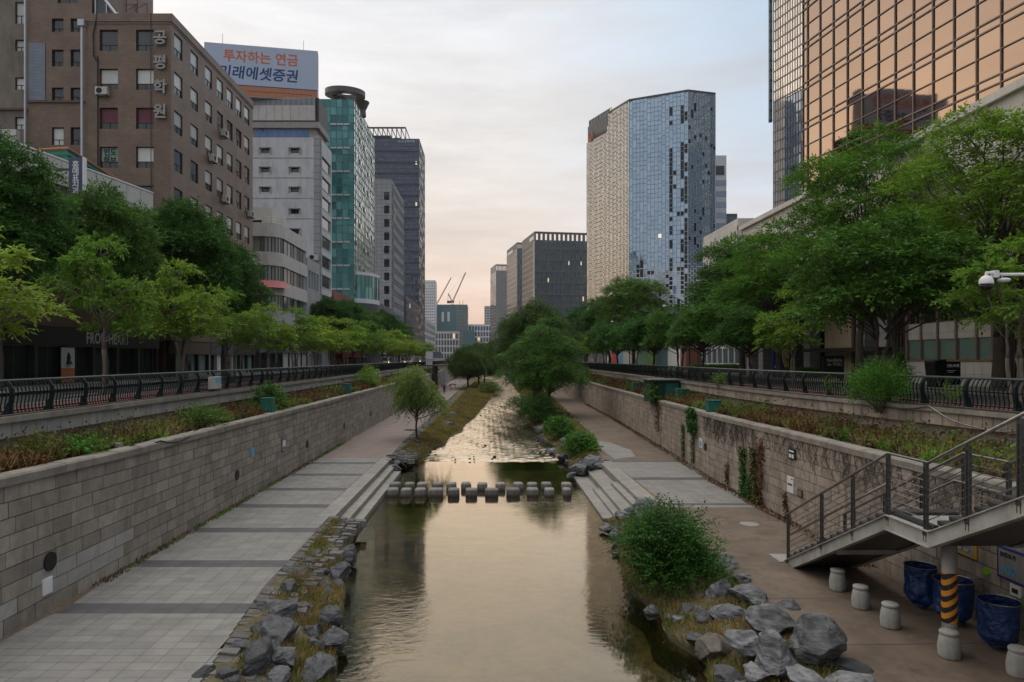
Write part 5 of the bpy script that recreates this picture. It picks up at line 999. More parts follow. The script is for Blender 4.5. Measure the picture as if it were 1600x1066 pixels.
def boulder(px, py, wpx, hpx, label, group, zg, seed, mat='rock', sink=.25, dy=1.0):
    D = F * (EYE - zg) / (py - CY); w = wpx * D / F * 1.28; h = hpx * D / F * 1.3; o = bpy.data.objects.new('boulder', rock_mesh(seed, w, w * dy, h, mat=mat)); COL.objects.link(o)
    o.location = (PX(px, D), D, zg + h * (.5 - sink)); r = random.Random(seed); o.rotation_euler = (r.uniform(-.25, .25), r.uniform(-.25, .25), r.uniform(-.5, .5)); return tag(o, label, 'boulder', group)
lb = [(492, 845, 30, 12), (478, 875, 34, 15), (547, 868, 25, 24), (527, 900, 32, 30), (463, 900, 40, 18), (449, 921, 34, 22), (486, 925, 14, 20), (437, 955, 56, 36), (478, 965, 26, 18), (521, 967, 30, 34), (431, 991, 54, 32), (487, 993, 36, 28), (521, 1002, 32, 32), (388, 1011, 38, 20), (441, 1031, 40, 42), (400, 1040, 54, 38), (501, 1046, 38, 42), (362, 1030, 34, 14), (322, 1058, 34, 24), (353, 1060, 30, 34), (436, 1064, 34, 30)]
hint = ['flat grey stone beside the steps', 'flat slab in the grass below the steps', 'rounded boulder at the waterline nearest the steps', 'dark leaning boulder at the waterline', 'flat weathered stone against the paving edge', 'blocky stone against the paving edge', 'small upright stone standing in dry grass', 'broad sloping slab', 'small low stone in dry grass', 'pointed boulder at the waterline', 'wide domed slab', 'rounded boulder in the middle of the grass', 'round boulder at the water edge', 'flat stone half sunk by the paving', 'tall dark blocky boulder', 'large pale fractured boulder', 'tall boulder at the water edge nearest the bridge', 'flat paving-side stone sunk in weeds', 'corner stone at the bottom of the photo by the paving', 'squared upright stone at the paving edge', 'half visible boulder at the bottom between two tall ones']
for i, (px, py, w, h) in enumerate(lb): boulder(px, py + h * .28, w, h, hint[i] + ', left bank', 'boulders on the left bank', -5.75 if px < 470 else -6.1, 100 + i, 'rock_slate', sink=.27, dy=1.25)
rb = [(1130, 890, 40, 42, 'large light streaked boulder behind the big bush', 'rock'), (1160, 906, 22, 16, 'small flat stone beside the streaked boulder', 'rock'), (1127, 936, 30, 40, 'upright boulder just below the streaked one', 'rock'), (1171, 933, 40, 24, 'flattish boulder at the path edge', 'rock'), (1101, 968, 22, 30, 'narrow upright boulder at the waterline', 'rock'), (1149, 965, 56, 40, 'broad angular boulder in the middle of the pile', 'rock'), (1116, 1012, 38, 34, 'brownish boulder at the waterline', 'rock_brown'), (1168, 1006, 46, 32, 'slanting boulder in the lower middle of the pile', 'rock'), (1208, 978, 56, 52, 'big pale fractured boulder against the path', 'rock'), (1211, 1036, 34, 52, 'tall narrow boulder beside the largest one', 'rock'), (1267, 1012, 74, 76, 'largest boulder with a sloping top at the path edge', 'rock'), (1323, 1042, 54, 16, 'flat slab lying on the path beside the largest boulder', 'rock_dark'), (1256, 1064, 46, 26, 'low boulder at the bottom below the largest one', 'rock'), (1325, 1068, 46, 18, 'boulder cut by the bottom edge of the photo', 'rock'), (1185, 934, 16, 14, 'small stone on the path side of the pile', 'rock'), (1140, 1060, 40, 18, 'dark low stone in the grass at the waterline', 'rock_dark'), (1075, 955, 24, 14, 'dark stone under the big bush', 'rock_dark')]
for i, (px, py, w, h, lab, mt) in enumerate(rb): boulder(px, py + h * .3, w * (1.0 if w > 50 else 1.15), h * (.95 if w > 50 else 1.15), lab + ', right bank', 'boulders on the right bank', -5.6 if px > 1150 else -6.0, 200 + i, mt)
sb = [(1012, 793, 36, 18, 'pale flat boulder at the lower end of the right steps'), (998, 806, 16, 18, 'rounded stone beside the pale flat boulder'), (983, 803, 14, 22, 'upright dark stone at the end of the middle step'), (972, 809, 24, 14, 'flat stone at the end of the lowest step'), (946, 825, 16, 8, 'small dark stone in the water by the right steps'), (962, 838, 14, 16, 'dark stone between the bush and the right steps'), (931, 722, 26, 18, 'grey boulder at the upper end of the right steps'), (913, 726, 22, 16, 'dark boulder beside the upper end of the right steps'), (905, 737, 30, 16, 'broad boulder standing in the pool by the right steps'), (892, 744, 14, 8, 'small boulder in the pool beside the stepping stones')]
for i, (px, py, w, h, lab) in enumerate(sb): boulder(px, py + h * .3, w, h, lab, 'boulders around the right steps', -5.7 if i in (0, 1, 6, 7) else -6.15, 300 + i)
mb = [(696, 668, 16, 8), (703, 661, 12, 7), (704, 653, 14, 8), (711, 642, 12, 9), (718, 637, 10, 8), (728, 620, 12, 6), (736, 612, 9, 6), (724, 624, 8, 4)]
for i, (px, py, w, h) in enumerate(mb): boulder(px, py, w, h, f'dark stone in the grassy strip beside the rapids, {ORD[i]} from the pool', 'dark stones in the grass strip', -5.95, 400 + i, 'rock_dark', dy=2)
eb = [(631, 717, 16, 12), (622, 722, 18, 10), (638, 712, 14, 12), (648, 703, 14, 11), (652, 695, 10, 9), (645, 676, 20, 6), (616, 727, 16, 8), (655, 688, 10, 8), (660, 680, 9, 8), (664, 672, 9, 7), (626, 712, 12, 8), (637, 724, 10, 6), (611, 723, 18, 12), (606, 730, 14, 12), (618, 734, 14, 8)]
for i, (px, py, w, h) in enumerate(eb): boulder(px, py, w, h, f'dark rock at the pool corner under the young willow, {ORD[i]} in the heap', 'dark rocks under the young willow', -6.0 if py > 700 else -5.75, 500 + i, 'rock_dark')
for i, (px, py, w, h, lab) in enumerate([(845, 677, 15, 12, 'round dark boulder at the rapids edge under the bushes'), (862, 708, 12, 10, 'grey boulder at the rapids edge left of the bright bush'), (882, 690, 10, 8, 'pale stone between the two bright bushes'), (885, 682, 9, 8, 'pale stone on the right bank behind the nearer bright bush'), (878, 716, 14, 9, 'stone under the nearer bright bush')]): boulder(px, py, w, h, lab, 'stones on the right bank above the pool', -6.1 if i in (0, 1, 4) else -5.8, 600 + i, 'rock_dark' if i == 0 else 'rock')
def fillers(edge, water, y0, y1, n, seed, t0, t1, label, group, mat, smin, smax):
    rr = random.Random(seed); ms = [rock_mesh(seed * 10 + k, 1, 1.15, .8, mat=mat, sub=3) for k in range(6)]
    for k in range(n):
        y = rr.uniform(y0, y1); t = rr.uniform(t0, t1); e, w = interp(edge, y), interp(water, y); s = rr.uniform(smin, smax); o = bpy.data.objects.new('small_boulder', ms[k % 6]); COL.objects.link(o)
        o.location = (e + (w - e) * t, y, PATH - .04 - (PATH - WATER - .02) * ((t / 1.18) ** 1.5) + .06 * s); o.scale = (s, s, s); o.rotation_euler = (rr.uniform(-.4, .4), rr.uniform(-.4, .4), rr.uniform(0, 6.28)); tag(o, label, 'boulder', group)
fillers(PLT, LWT, 13.5, 31, 46, 3, .25, .98, 'small dark stone wedged among the bigger boulders on the left bank below the paving', 'small stones on the left bank', 'rock_slate', .25, .6)
fillers(PRT, RWT, 14, 33.5, 34, 4, .45, 1.12, 'small grey stone wedged among the bigger boulders on the right bank by the bush', 'small stones on the right bank', 'rock', .22, .6)
fillers(PLT, LWT, 51.2, 62, 26, 5, .1, 1.0, 'small dark stone on the slope under the young willow', 'small stones under the young willow', 'rock_dark', .25, .7)
fillers(PRT, RWT, 50, 75, 22, 6, .5, 1.1, 'small grey stone along the rapids on the right bank', 'small stones along the right rapids', 'rock_slate', .3, .8)
for i, (px, py, w, h, lab) in enumerate([(1092, 1000, 26, 20, 'mid grey boulder at the waterline below the narrow upright one'), (1140, 985, 26, 20, 'grey boulder tucked beneath the broad angular one'), (1188, 1012, 30, 24, 'squarish grey boulder left of the tall narrow one'), (1180, 1052, 34, 26, 'grey boulder at the bottom between the slanting and the low one'), (1232, 950, 30, 18, 'flat grey boulder at the path edge above the largest one'), (1098, 936, 24, 20, 'grey boulder half under the big bush')]): boulder(px, py + h * .3, w, h, lab + ', right bank', 'boulders on the right bank', -5.65 if px > 1150 else -6.0, 640 + i, 'rock' if i % 2 else 'rock_slate')
# wet stones breaking the rapids
r = np.random.default_rng(77); RM = [rock_mesh(700 + k, 1, 1.1, .6, 'rapids_stones', 'rock_dark', sub=2) for k in range(5)]
V, Fc = [], []
for k in range(70):
    y = 54.6 + r.random() ** 1.6 * 110; x = r.uniform(interp(LWT, y) - .2, interp(RWT, y) + .3); s = r.uniform(.1, .3) if r.random() < .92 else r.uniform(.3, .5); src = RM[k % 5]; b = len(V); z = WATER + .12 + max(0, min(.12, (y - 56) / 750)) + .02
    co = np.array([v.co[:] for v in src.vertices]) * s; a = r.uniform(0, 6.28); co = co @ np.array([[math.cos(a), math.sin(a), 0], [-math.sin(a), math.cos(a), 0], [0, 0, 1]])
    V += (co + np.array([x, y, z])).tolist(); Fc += [[i + b for i in p.vertices] for p in src.polygons]
me = bpy.data.meshes.new('rapids_stones'); me.from_pydata(V, [], Fc); me.materials.append(M['rock_dark']); o = bpy.data.objects.new('rapids_stones', me); COL.objects.link(o); o['kind'] = 'stuff'
# ================================================================ buildings, left side
FL = -30.0
def body(parent, poly, z0, z1, mat, name='wall', roof='concrete'):
    m = MB(); n = len(poly); m.add([(x, y, z0) for x, y in poly] + [(x, y, z1) for x, y in poly], [(i, (i + 1) % n, n + (i + 1) % n, n + i) for i in range(n)]); o = m.build(name, mat, parent)
    m = MB(); m.add([(x, y, z1 - .01) for x, y in poly], [tuple(range(n))]); m.build('roof', roof, parent); return o
def ac_unit(p, nrm, label, sc=1.0):
    """outdoor air conditioner; p: middle of its back, nrm: the way it faces"""
    t = thing('air_conditioner', label, 'air conditioner', p); fr = Fr((p[0], p[1], p[2]), (-nrm[1], nrm[0])); s = sc
    m = MB(); m.fbox(fr, -.6 * s, .6 * s, -.38 * s, .38 * s, .12, .12 + .5 * s); m.build('casing', 'offwhite', t, bevel=.03)
    w = .125 + .5 * s; m = MB()
    for r in (.10, .19, .28): m.tube([fr.P(-.18 * s + r * s * math.cos(a * .314), r * s * math.sin(a * .314), w) for a in range(21)], .016 * s, 4)
    m.build('fan_grille', 'frame_dark', t); m = MB(); m.add([fr.P(-.18 * s + .29 * s * math.cos(a * .314), .29 * s * math.sin(a * .314), w - .002) for a in range(20)], [tuple(range(20))]); m.build('fan_opening', 'black', t)
    
    for u in (-.46, .46): m = MB(); m.fbox(fr, (u - .04) * s, (u + .04) * s, -.46 * s, -.385 * s, 0, .6 * s); m.build('bracket', 'steel_dark', t)
    return t
# brown tiled school building on the corner
D0, D1 = 64.4, 86.5; XW = PX(134, D0); ZR = PZ(22, D0)
B = thing('brown_building', 'brown tiled six storey building with metal letters down its corner', 'building', (FL, D0, 0))
frS = Fr((FL, D0, 0), (0, 1)); frF = Fr((XW, D0, 0), (1, 0)); WS, WF = D1 - D0, FL - XW
rows = [32.9 - 3.68 * k for k in range(8)]; colsS = [(PX(0, 0) * 0 + 30 * F / (CX - a) - D0) for a in (278.7, 303.7, 326, 343.7, 359, 373, 385.7)]
winS = [(c - .88, c + .88, z - 2.05, z) for z in rows for c in colsS]; pf = D0 / F
winF = [((a - 134) * pf, (b - 134) * pf, z - 2.0, z) for z in rows for a, b in ((155.5, 184.3), (212.5, 240))]
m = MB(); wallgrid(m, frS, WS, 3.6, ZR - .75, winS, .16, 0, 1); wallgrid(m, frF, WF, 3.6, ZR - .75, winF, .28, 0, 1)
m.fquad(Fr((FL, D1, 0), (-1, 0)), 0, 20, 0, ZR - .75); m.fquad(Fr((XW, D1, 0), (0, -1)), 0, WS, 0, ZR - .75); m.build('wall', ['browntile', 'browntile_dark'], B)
m = MB(); m.fbox(frS, -.12, WS + .1, ZR - .75, ZR, -.5, .12); m.fbox(frF, -.1, WF - .5, ZR - .75, ZR, -.5, .12); m.fbox(frS, 0, WS, ZR - .95, ZR - .752, 0, .05); m.fbox(frF, 0, WF, ZR - .95, ZR - .752, 0, .05); m.build('parapet', 'browntile', B)
m = MB(); m.add([(XW, D0, ZR - .8), (FL, D0, ZR - .8), (FL, D1, ZR - .8), (XW, D1, ZR - .8)], [(0, 1, 2, 3)]); m.build('roof', 'concrete', B)
m = MB(); m.fbox(frS, 0, WS, 0, 3.6, -.8, -.6); m.fbox(frF, 0, WF, 0, 3.6, -.8, -.6); m.build('base', 'browntile_dark', B)
rr = random.Random(4)
for k, (a, b, c, d) in enumerate(winS): window(B, frS, a, b, c, d, .16, pane='pane_blind_sky' if k // 7 == 0 and k % 7 < 4 or rr.random() < .72 else 'pane_dark', lower='pane_dark', transom=.34)  # pale upper panes partly stand in for grazing sky reflections
for k, (a, b, c, d) in enumerate(winF): window(B, frF, a, b, c, d, .28, pane=('pane_dark', 'pane_dark', 'pane_blind_sky', 'pane_blind_sky', 'pane_magenta', 'pane_magenta', 'pane_mint', 'pane_blind_sky')[k] if k < 8 else 'pane_dark', lower='pane_dark', transom=.3, label='window with magenta blind' if k in (4, 5) else None)
for k, ch in enumerate('공평학원'): text('letter', ch, 1.42, 'steel', frF, (252 - 134) * pf, PZ(70.5 + 38.3 * k, D0) + .08, .22, B, 'CENTER', bold=.035, ext=.08)
a, b, c, d = winF[6]
text('window_lettering', '인도\n허브', .74, 'txt_black', frF, (a + b) / 2, d - .72, -.22, B, 'CENTER', bold=.02, sx=.9); a, b, c, d = winS[21]; text('window_lettering', '인도\n허브', .6, 'txt_black', frS, (a + b) / 2, d - .62, -.22, B, 'CENTER', bold=.02, sx=.9)
m = MB(); m.tube([frF.P(-.2, ZR - 1.2, .25), frF.P(-.2, 3, .25)], .12, 8); m.fbox(frF, -.5, .1, ZR - 1.3, ZR - .7, .02, .5); m.build('downpipe', 'alu', B)
m = MB(); m.tube([frF.P(1.15, ZR, .1), frF.P(.75, ZR - 2, .12), frF.P(.8, ZR - 4, .12), frF.P(1.2, ZR - 4.6, .06)], .06, 6); m.tube([frF.P(6.2, ZR, .14), frF.P(6.25, 3, .14)], .035, 5); m.tube([frF.P(1.15, ZR - 4, .06), frF.P(1.2, 4, .06)], .05, 5); m.build('hanging_cables', 'black', B)
for px, py, lab in ((346, 209, 'upper'), (328, 248, 'middle'), (348, 312, 'lower'), (388, 335, 'farthest')):
    D = 30 * F / (CX - px); ac_unit((FL, D, PZ(py, D)), (1, 0), f'white air conditioner on the street side of the brown building, {lab} one')
ac_unit((PX(163, D0), D0, PZ(145, D0)), (0, -1), 'white air conditioner on the front of the brown building below a blind window', .95)
m = MB(); fr = Fr((FL, 80.6, 0), (0, 1)); 
for u in (0, .9): m.tube([fr.P(u, 23.9, 0), fr.P(u, 23.9, .8), fr.P(u, 24.6, .8)], .03, 5)
m.tube([fr.P(0, 23.9, .8), fr.P(.9, 23.9, .8)], .03, 5); m.tube([fr.P(0, 24.6, .8), fr.P(.9, 24.6, .8), fr.P(.9, 24.6, 0)], .03, 5); m.build('bracket', 'steel_dark', B)
# roof glasshouse and lattice mast
t = thing('rooftop_glasshouse', 'sloping glazed lean-to on the roof of the brown building', 'rooftop room', (PX(155, 66), 66, ZR)); x0, x1 = PX(150, 66), PX(200, 66)
m = MB(); m.add([(x0, 66, ZR - .8), (x1, 66, ZR - .8), (x0, 66, ZR + 3.2), (x0, 70, ZR - .8), (x1, 70, ZR - .8), (x0, 70, ZR + 3.2)], [(0, 1, 2), (4, 3, 5), (1, 4, 5, 2), (3, 0, 2, 5)]); m.build('glazing', 'pane_dark', t)
m = MB(); m.tube([(x1 + .1, 65.9, ZR - .8), (x0, 65.9, ZR + 3.3)], .13, 5); 
for q in (.0, .35, .7): m.tube([(x0 + (x1 - x0) * q, 65.92, ZR - .8), (x0 + (x1 - x0) * q, 65.92, ZR + 3.2 * (1 - q))], .07, 5)
m.build('frame', 'alu', t)
t = thing('lattice_frame', 'rusty lattice steel frame on the brown roof', 'steel frame', (PX(198, 72), 72, ZR)); m = MB(); xa, xb = PX(180, 72), PX(215, 72)
for x in (xa, (xa + xb) / 2, xb):
    for y in (72, 74): m.tube([(x, y, ZR - .8), (x, y, ZR + 6)], .05, 4)
for k in range(5):
    z = ZR + k * 1.2
    for y in (72, 74): m.tube([(xa, y, z), (xb, y, z)], .035, 4); m.tube([(xa, y, z), (xb, y, z + 1.2)], .03, 4)
    m.tube([(xb, 72, z), (xb, 74, z + 1.2)], .03, 4); m.tube([(xa, 74, z), (xa, 72, z + 1.2)], .03, 4)
m.build('truss', 'rust', t) if 'rust' in M else None
M['rust'] = mk('rust', (.16, .08, .06), (.1, .05, .04), .8, 3)
if not t.children: m.build('truss', 'rust', t)
m = MB(); m.tube([(PX(233, 70), 70, ZR - .8), (PX(233, 70), 70, ZR + 1.0)], .04, 5); tag(m.build('rooftop_antenna', 'steel_dark'), 'thin antenna on the brown roof near the corner', 'antenna')
# left wing of the same brown tile, set back a little
W_ = thing('brown_wing', 'taller dark brown wing left of the corner building', 'building', (XW, 66, 0)); DW = 66.0; xl = PX(44, DW); fr = Fr((xl, DW, 0), (1, 0)); ww = PX(134, DW) + .6 - xl; k = DW / F
hol = [((a - 44) * k, (b - 44) * k, PZ(y1, DW), PZ(y0, DW)) for a, b in ((81, 99.3), (110.3, 129)) for y0, y1 in ((29, 50), (77.5, 104), (137, 157), (199, 226.5), (262, 290))] + [((90 - 44) * k, (121 - 44) * k, PZ(5, DW), PZ(-24, DW))]
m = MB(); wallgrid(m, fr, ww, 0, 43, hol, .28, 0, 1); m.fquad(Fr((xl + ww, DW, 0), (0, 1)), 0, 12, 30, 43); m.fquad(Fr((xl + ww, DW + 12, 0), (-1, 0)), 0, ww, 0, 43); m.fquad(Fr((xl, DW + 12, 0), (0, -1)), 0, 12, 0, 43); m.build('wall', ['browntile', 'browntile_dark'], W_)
m = MB(); m.add([(xl, DW, 43), (xl + ww, DW, 43), (xl + ww, DW + 12, 43), (xl, DW + 12, 43)], [(0, 1, 2, 3)]); m.build('roof', 'concrete', W_)
for i, h_ in enumerate(hol): window(W_, fr, *h_, .28, pane='pane_dark' if i not in (3,) else 'pane_blind_sky', transom=.3)
m = MB(); m.fbox(fr, .1, (71 - 44) * k, PZ(157, DW), PZ(68, DW), .003, .1); 
m.build('grey_cladding', 'greyclad', W_) if 'greyclad' in M else None
M['greyclad'] = mkbrick('greyclad', (.20, .23, .28), (.18, .21, .255), (.12, .14, .17), .8, .3, offset=0, grime=.2)
if not any(c.name.startswith('grey_cladding') for c in W_.children): m.build('grey_cladding', 'greyclad', W_)
m = MB(); m.fbox(fr, 0, ww - .7, PZ(161, DW), PZ(158, DW), .003, .18); m.build('ledge', 'browntile_dark', W_)
m = MB(); m.tube([fr.P(-.15, 43, .2), fr.P(-.15, 2, .2)], .1, 8); m.build('downpipe', 'alu', W_)
T_ = thing('stucco_building', 'grey brown stucco building at the left edge', 'building', (-52, 67, 0)); fr = Fr((-80, 67, 0), (1, 0)); xr_ = PX(44, 67) + .5; wt = xr_ + 80; k = 67 / F
hol = [(wt - 20.5 * k - .5, wt - 4.5 * k - .5, PZ(y1, 67), PZ(y0, 67)) for y0, y1 in ((3, 37), (62, 80), (121, 140), (183, 202), (240, 260))]
M['stucco'] = mk('stucco', (.21, .185, .155), (.14, .125, .105), .9, .5, bump=.3, bscale=20, stain=.6)
m = MB(); wallgrid(m, fr, wt, 0, 41, hol, .25, 0, 0); m.build('wall', 'stucco', T_)
m = MB(); m.add([(-80, 67, 41), (xr_, 67, 41), (xr_, 80, 41), (-80, 80, 41)], [(0, 1, 2, 3)]); m.build('roof', 'concrete', T_)
for h_ in hol: window(T_, fr, *h_, .25, pane='pane_blind_sky', transom=.38)
m = MB(); m.fbox(fr, wt - 12, wt, PZ(173, 67), PZ(170, 67), .003, .25); m.build('ledge', 'browntile_dark', T_)
# low building in front with a white panelled parapet and green roof screen
L = thing('low_building', 'low dark building with black shop and white panelled roof parapet', 'building', (FL, 50, 0))
body(L, [(-60, 30), (-35.17, 30), (FL, 61.3), (-60, 61.3)], 0, 15.0, 'browntile_dark')
m = MB(); fr = Fr((-35.17, 30, 0), (.165, 1))
for k in range(18): m.fbox(fr, k * 1.74 + .03, (k + 1) * 1.74 - .03, 15.1, 16.5, -.12, .1)
m.build('parapet_panel', 'concrete_pale', L)
m = MB(); m.tube([fr.P(0, 16.6, 0), fr.P(31.3, 16.6, 0)], .14, 8); m.fbox(fr, 0, 31.3, 14.7, 14.99, .0, .2); m.build('parapet_rail', 'offwhite', L)
m = MB(); n = 8
for k in range(n):
    q0, q1 = k / n, (k + 1) / n; w0, w1 = -.35 - .08 * (k % 2), -.35 - .08 * ((k + 1) % 2); za, zb = 16.1 + 1.7 * q0, 16.1 + 1.7 * q1; ya, yb = 16.1 + .25 * q0, 16.1 + .25 * q1
    m.add([fr.P(22, za, w0), fr.P(29.6, ya, w0), fr.P(29.6, yb, w1), fr.P(22, zb, w1)], [(0, 1, 2, 3)]); m.add([fr.P(22 + .04 * (k % 2), za, -4.5), fr.P(22 + .04 * (k % 2), za, -.4), fr.P(22 + .04 * ((k + 1) % 2), zb, -.4), fr.P(22 + .04 * ((k + 1) % 2), zb, -4.5)], [(0, 1, 2, 3)])
m.build('green_screen', 'green_roof', L); m = MB(); m.tube([fr.P(22, 17.85, -4.5), fr.P(22, 17.85, -.38), fr.P(29.7, 16.38, -.38)], .08, 6); m.build('screen_edge', 'txt_orange', L)
m = MB()
for u in (22.2, 25.6, 29.3): m.tube([fr.P(u, 15, -.55), fr.P(u, 17.4 - (u - 22) * .17, -.55)], .05, 5)
m.build('screen_post', 'alu', L)
t = thing('blade_sign', 'navy vertical sign with white Korean letters above the low building', 'sign', (-29, 48.3, 12)); x0, x1 = PX(107.5, 48.3), PX(129, 48.3); fr = Fr((x0, 48.3, 0), (1, 0)); zt = PZ(246, 48.3)
m = MB(); m.fbox(fr, 0, x1 - x0, zt - 5.2, zt, -.32, 0); m.build('board', 'navy_sign', t); m = MB(); m.fbox(fr, x1 - x0 + .003, x1 - x0 + .1, zt - 5.2, zt + .03, -.34, .02); m.build('edge', 'txt_white', t)
for k, ch in enumerate('홍예표치과의원'): text('letter', ch, .56, 'txt_white', fr, (x1 - x0) / 2, zt - .72 - .465 * k, .012, t, 'CENTER', bold=.008)
m = MB(); m.fbox(fr, -1.2, .4, zt - .9, zt - .75, -.22, -.1); m.fbox(fr, -1.2, .4, zt - 4.2, zt - 4.05, -.22, -.1); m.build('bracket', 'steel_dark', t)
t = thing('roof_wall', 'pale roof wall at the left edge above the trees', 'wall', (-42, 60, 0)); m = MB(); m.box(-62, PX(31, 62), 61.5, 62, 15, PZ(205, 62)); m.build('panel', 'offwhite', t)
# grey concrete building with the roof billboard
G = thing('concrete_building', 'grey concrete building with small windows under a roof billboard', 'building', (FL, 121, 0)); DG = 121.0; k = DG / F; xg = PX(388, DG); fr = Fr((xg, DG, 0), (1, 0)); wg = FL - xg; fs = Fr((FL, DG, 0), (0, 1)); ls = 8.7; zg = PZ(215, DG)
hol = [((a - 388) * k, (a - 388 + 13) * k, PZ(y + 7.5, DG), PZ(y, DG)) for y in (232, 262, 293, 327, 358) for a in (408, 454)]
hs = [(1.3, ls - .6, z, z + 2.2) for z in [zg - 5 - 3.55 * q for q in range(10)]]
m = MB(); wallgrid(m, fr, wg, 0, zg, hol, .4); wallgrid(m, fs, ls, 0, zg, hs, .3); m.fquad(Fr((FL, DG + ls, 0), (-1, 0)), 0, wg, 0, zg); m.build('wall', 'greywall', G)
m = MB(); m.add([(xg, DG, zg - .01), (FL, DG, zg - .01), (FL, DG + ls, zg - .01), (xg, DG + ls, zg - .01)], [(0, 1, 2, 3)]); m.build('roof', 'concrete', G)
m = MB()
for y in (247, 278, 310, 342): m.fbox(fr, 0, wg - 1.2, PZ(y + .7, DG), PZ(y - .7, DG), .003, .03)
m.build('floor_seam', 'concrete', G)
m = MB(); m.fbox(fr, wg - 1.15, wg + .02, 0, zg + .3, .004, .06); m.fbox(fs, -.06, 1.1, 0, zg + .3, .004, .06); m.build('corner_tiles', 'grey_panel', G)
for i, h_ in enumerate(hol): window(G, fr, *h_, .4, pane='pane_dark', transom=0, sill=None); a, b, c, d = h_; m = MB(); m.fbox(fr, a - .3, b + .3, d + .003, d + .12, .003, .35); m.fbox(fr, a - .3, a - .18, c - .2, d, .003, .2); m.fbox(fr, b + .18, b + .3, c - .2, d, .003, .2); m.build('window_hood', 'concrete', G)
for h_ in hs: window(G, fs, *h_, .3, pane='pane_dark', frame='frame_white', transom=0, sill=True); 
zb = PZ(200, DG); xb = PX(394, DG) - xg; wb = PX(493, DG) - xg
m = MB(); m.fbox(fr, xb - 1, wb, zg, zb, -7.5, -.5); m.fbox(fr, xb - 1.6, wb + .6, zb + .003, PZ(190.5, DG), -8, .1); m.build('penthouse', 'concrete', G)
m = MB(); q = [.3 + xb + i * (wb - xb - 1.6) / 9 for i in range(10)]
for a, b in zip(q, q[1:]): m.fquad(fr, a + .05, b - .05, zg + .25, zb - .12, -.46)
m.build('glazing', 'glass_blue2', G) if 'glass_blue2' in M else None
M['glass_blue2'] = mkglass('glass_blue2', (.05, .14, .33), (.08, .19, .40), .08, .8, .1)
if not any(c.name.startswith('glazing') for c in G.children): m.build('glazing', 'glass_blue2', G)
m = MB(); za, zc_ = PZ(189, DG), PZ(165.5, DG)
for i in range(9): m.fbox(fr, xb - 1.6 + i * 1.42, xb - 1.6 + (i + 1) * 1.42 - .04, za, zc_, -.2, .25)
m.build('fascia_panel', 'offwhite', G); m = MB(); m.fbox(fr, xb - 1.6, wb + .5, zb + 1.15, PZ(152, DG), -7, -.3); m.build('plant_room', 'frame_dark', G)
m = MB(); zl0, zl1 = zc_ + .05, PZ(153, DG)
for i in range(58): m.fbox(fr, xb - 1.5 + i * .22, xb - 1.5 + i * .22 + .09, zl0, zl1, -.1, .1)
m.build('louver', 'alu', G)
BB = thing('billboard', 'roof billboard with orange and navy Korean slogan', 'billboard', (-31, 122, zg)); pR = (PX(496.5, 122), 122.0); dr = (-.9826, -.186); pL = hit(pR, dr, 319); Lb = math.hypot(pL[0] - pR[0], pL[1] - pR[1]); fb = Fr((pL[0], pL[1], 0), (.9826, .186)); zt, zbm = PZ(80, 122), PZ(158.6, 122)
m = MB(); m.fbox(fb, 0, Lb, zbm, zt, -2.2, 0); m.build('box_frame', 'offwhite', BB); m = MB(); m.fbox(fb, .12, Lb - .12, zbm + 2.0, zt - .12, .003, .03); m.build('poster', 'bill_blue', BB)
m = MB(); m.fbox(fb, .12, Lb - .12, zbm + .12, zbm + 1.82, .003, .03); m.build('lower_band', 'bill_orange', BB); m = MB(); m.fbox(fb, .12, Lb - .12, zbm + 1.83, zbm + 1.99, .003, .032); m.build('stripe', 'txt_navy', BB)
def bu(px): p = hit(pR, dr, px); return math.hypot(p[0] - pL[0], p[1] - pL[1])
tw = bu(466) - bu(349)
def fit(body_, px0, px1, z, hgt, mat, shear=0.0):
    o = text('lettering', body_, 2.0, mat, fb, 0, 0, .035, None, bold=.045, shear=shear); co = np.array([v.co[:] for v in o.data.vertices]) - np.array(fb.o); uu = co @ np.array(fb.u); vv = co[:, 2]; nn_ = co @ np.array(fb.n)
    u0, u1 = bu(px0), bu(px1); uu = u0 + (uu - uu.min()) / (uu.max() - uu.min()) * (u1 - u0); vv = z + (vv - vv.min()) / (vv.max() - vv.min()) * hgt
    P = np.array(fb.o) + np.outer(uu, np.array(fb.u)) + np.outer(nn_, np.array(fb.n)); P[:, 2] = vv; P -= np.array(BB.location); o.data.vertices.foreach_set('co', P.ravel()); o.data.update(); o.parent = BB
fit('투자하는 연금', 349, 466, zbm + 5.9, 2.15, 'txt_orange'); fit('미래에셋증권', 342, 466, zbm + 3.0, 2.3, 'txt_navy', .12)
m = MB()
for i in range(46): a = bu(385) + i * (Lb - bu(385) - 1) / 46; m.fbox(fb, a, a + .12 + .05 * (i % 3), zbm + .92, zbm + 1.06 + .03 * (i % 2), .031, .036)
m.build('lettering', 'browntile_dark', BB)
m = MB()
for px in (347, 474): u = bu(px); m.tube([fb.P(u, zt, -.5), fb.P(u, zt + 1.9, -.5)], .035, 5)
m.build('lightning_rod', 'steel_dark', BB)
m = MB()
for i in range(7): u = Lb * i / 6; m.fbox(fb, u - .1, u + .1, zg + 1, zbm - .003, -1.5, -1.2)
m.tube([fb.P(Lb - .2, zbm, -.3), fb.P(Lb + .6, zg + 2.2, -3)], .12, 5); m.build('support_leg', 'steel_dark', BB)
ac_unit((PX(491, 121) , 121, PZ(403, 121)), (0, -1), 'white air conditioner with dark fan on the grey concrete wall', 1.35)
ac_unit((PX(467, 119), 119.5, PZ(390, 119)), (0, -1), 'grey air conditioner beside the rounded white building, upper', 1.1); ac_unit((PX(462, 119), 119.5, PZ(398, 119)), (0, -1), 'white air conditioner beside the rounded white building, lower', 1.0)
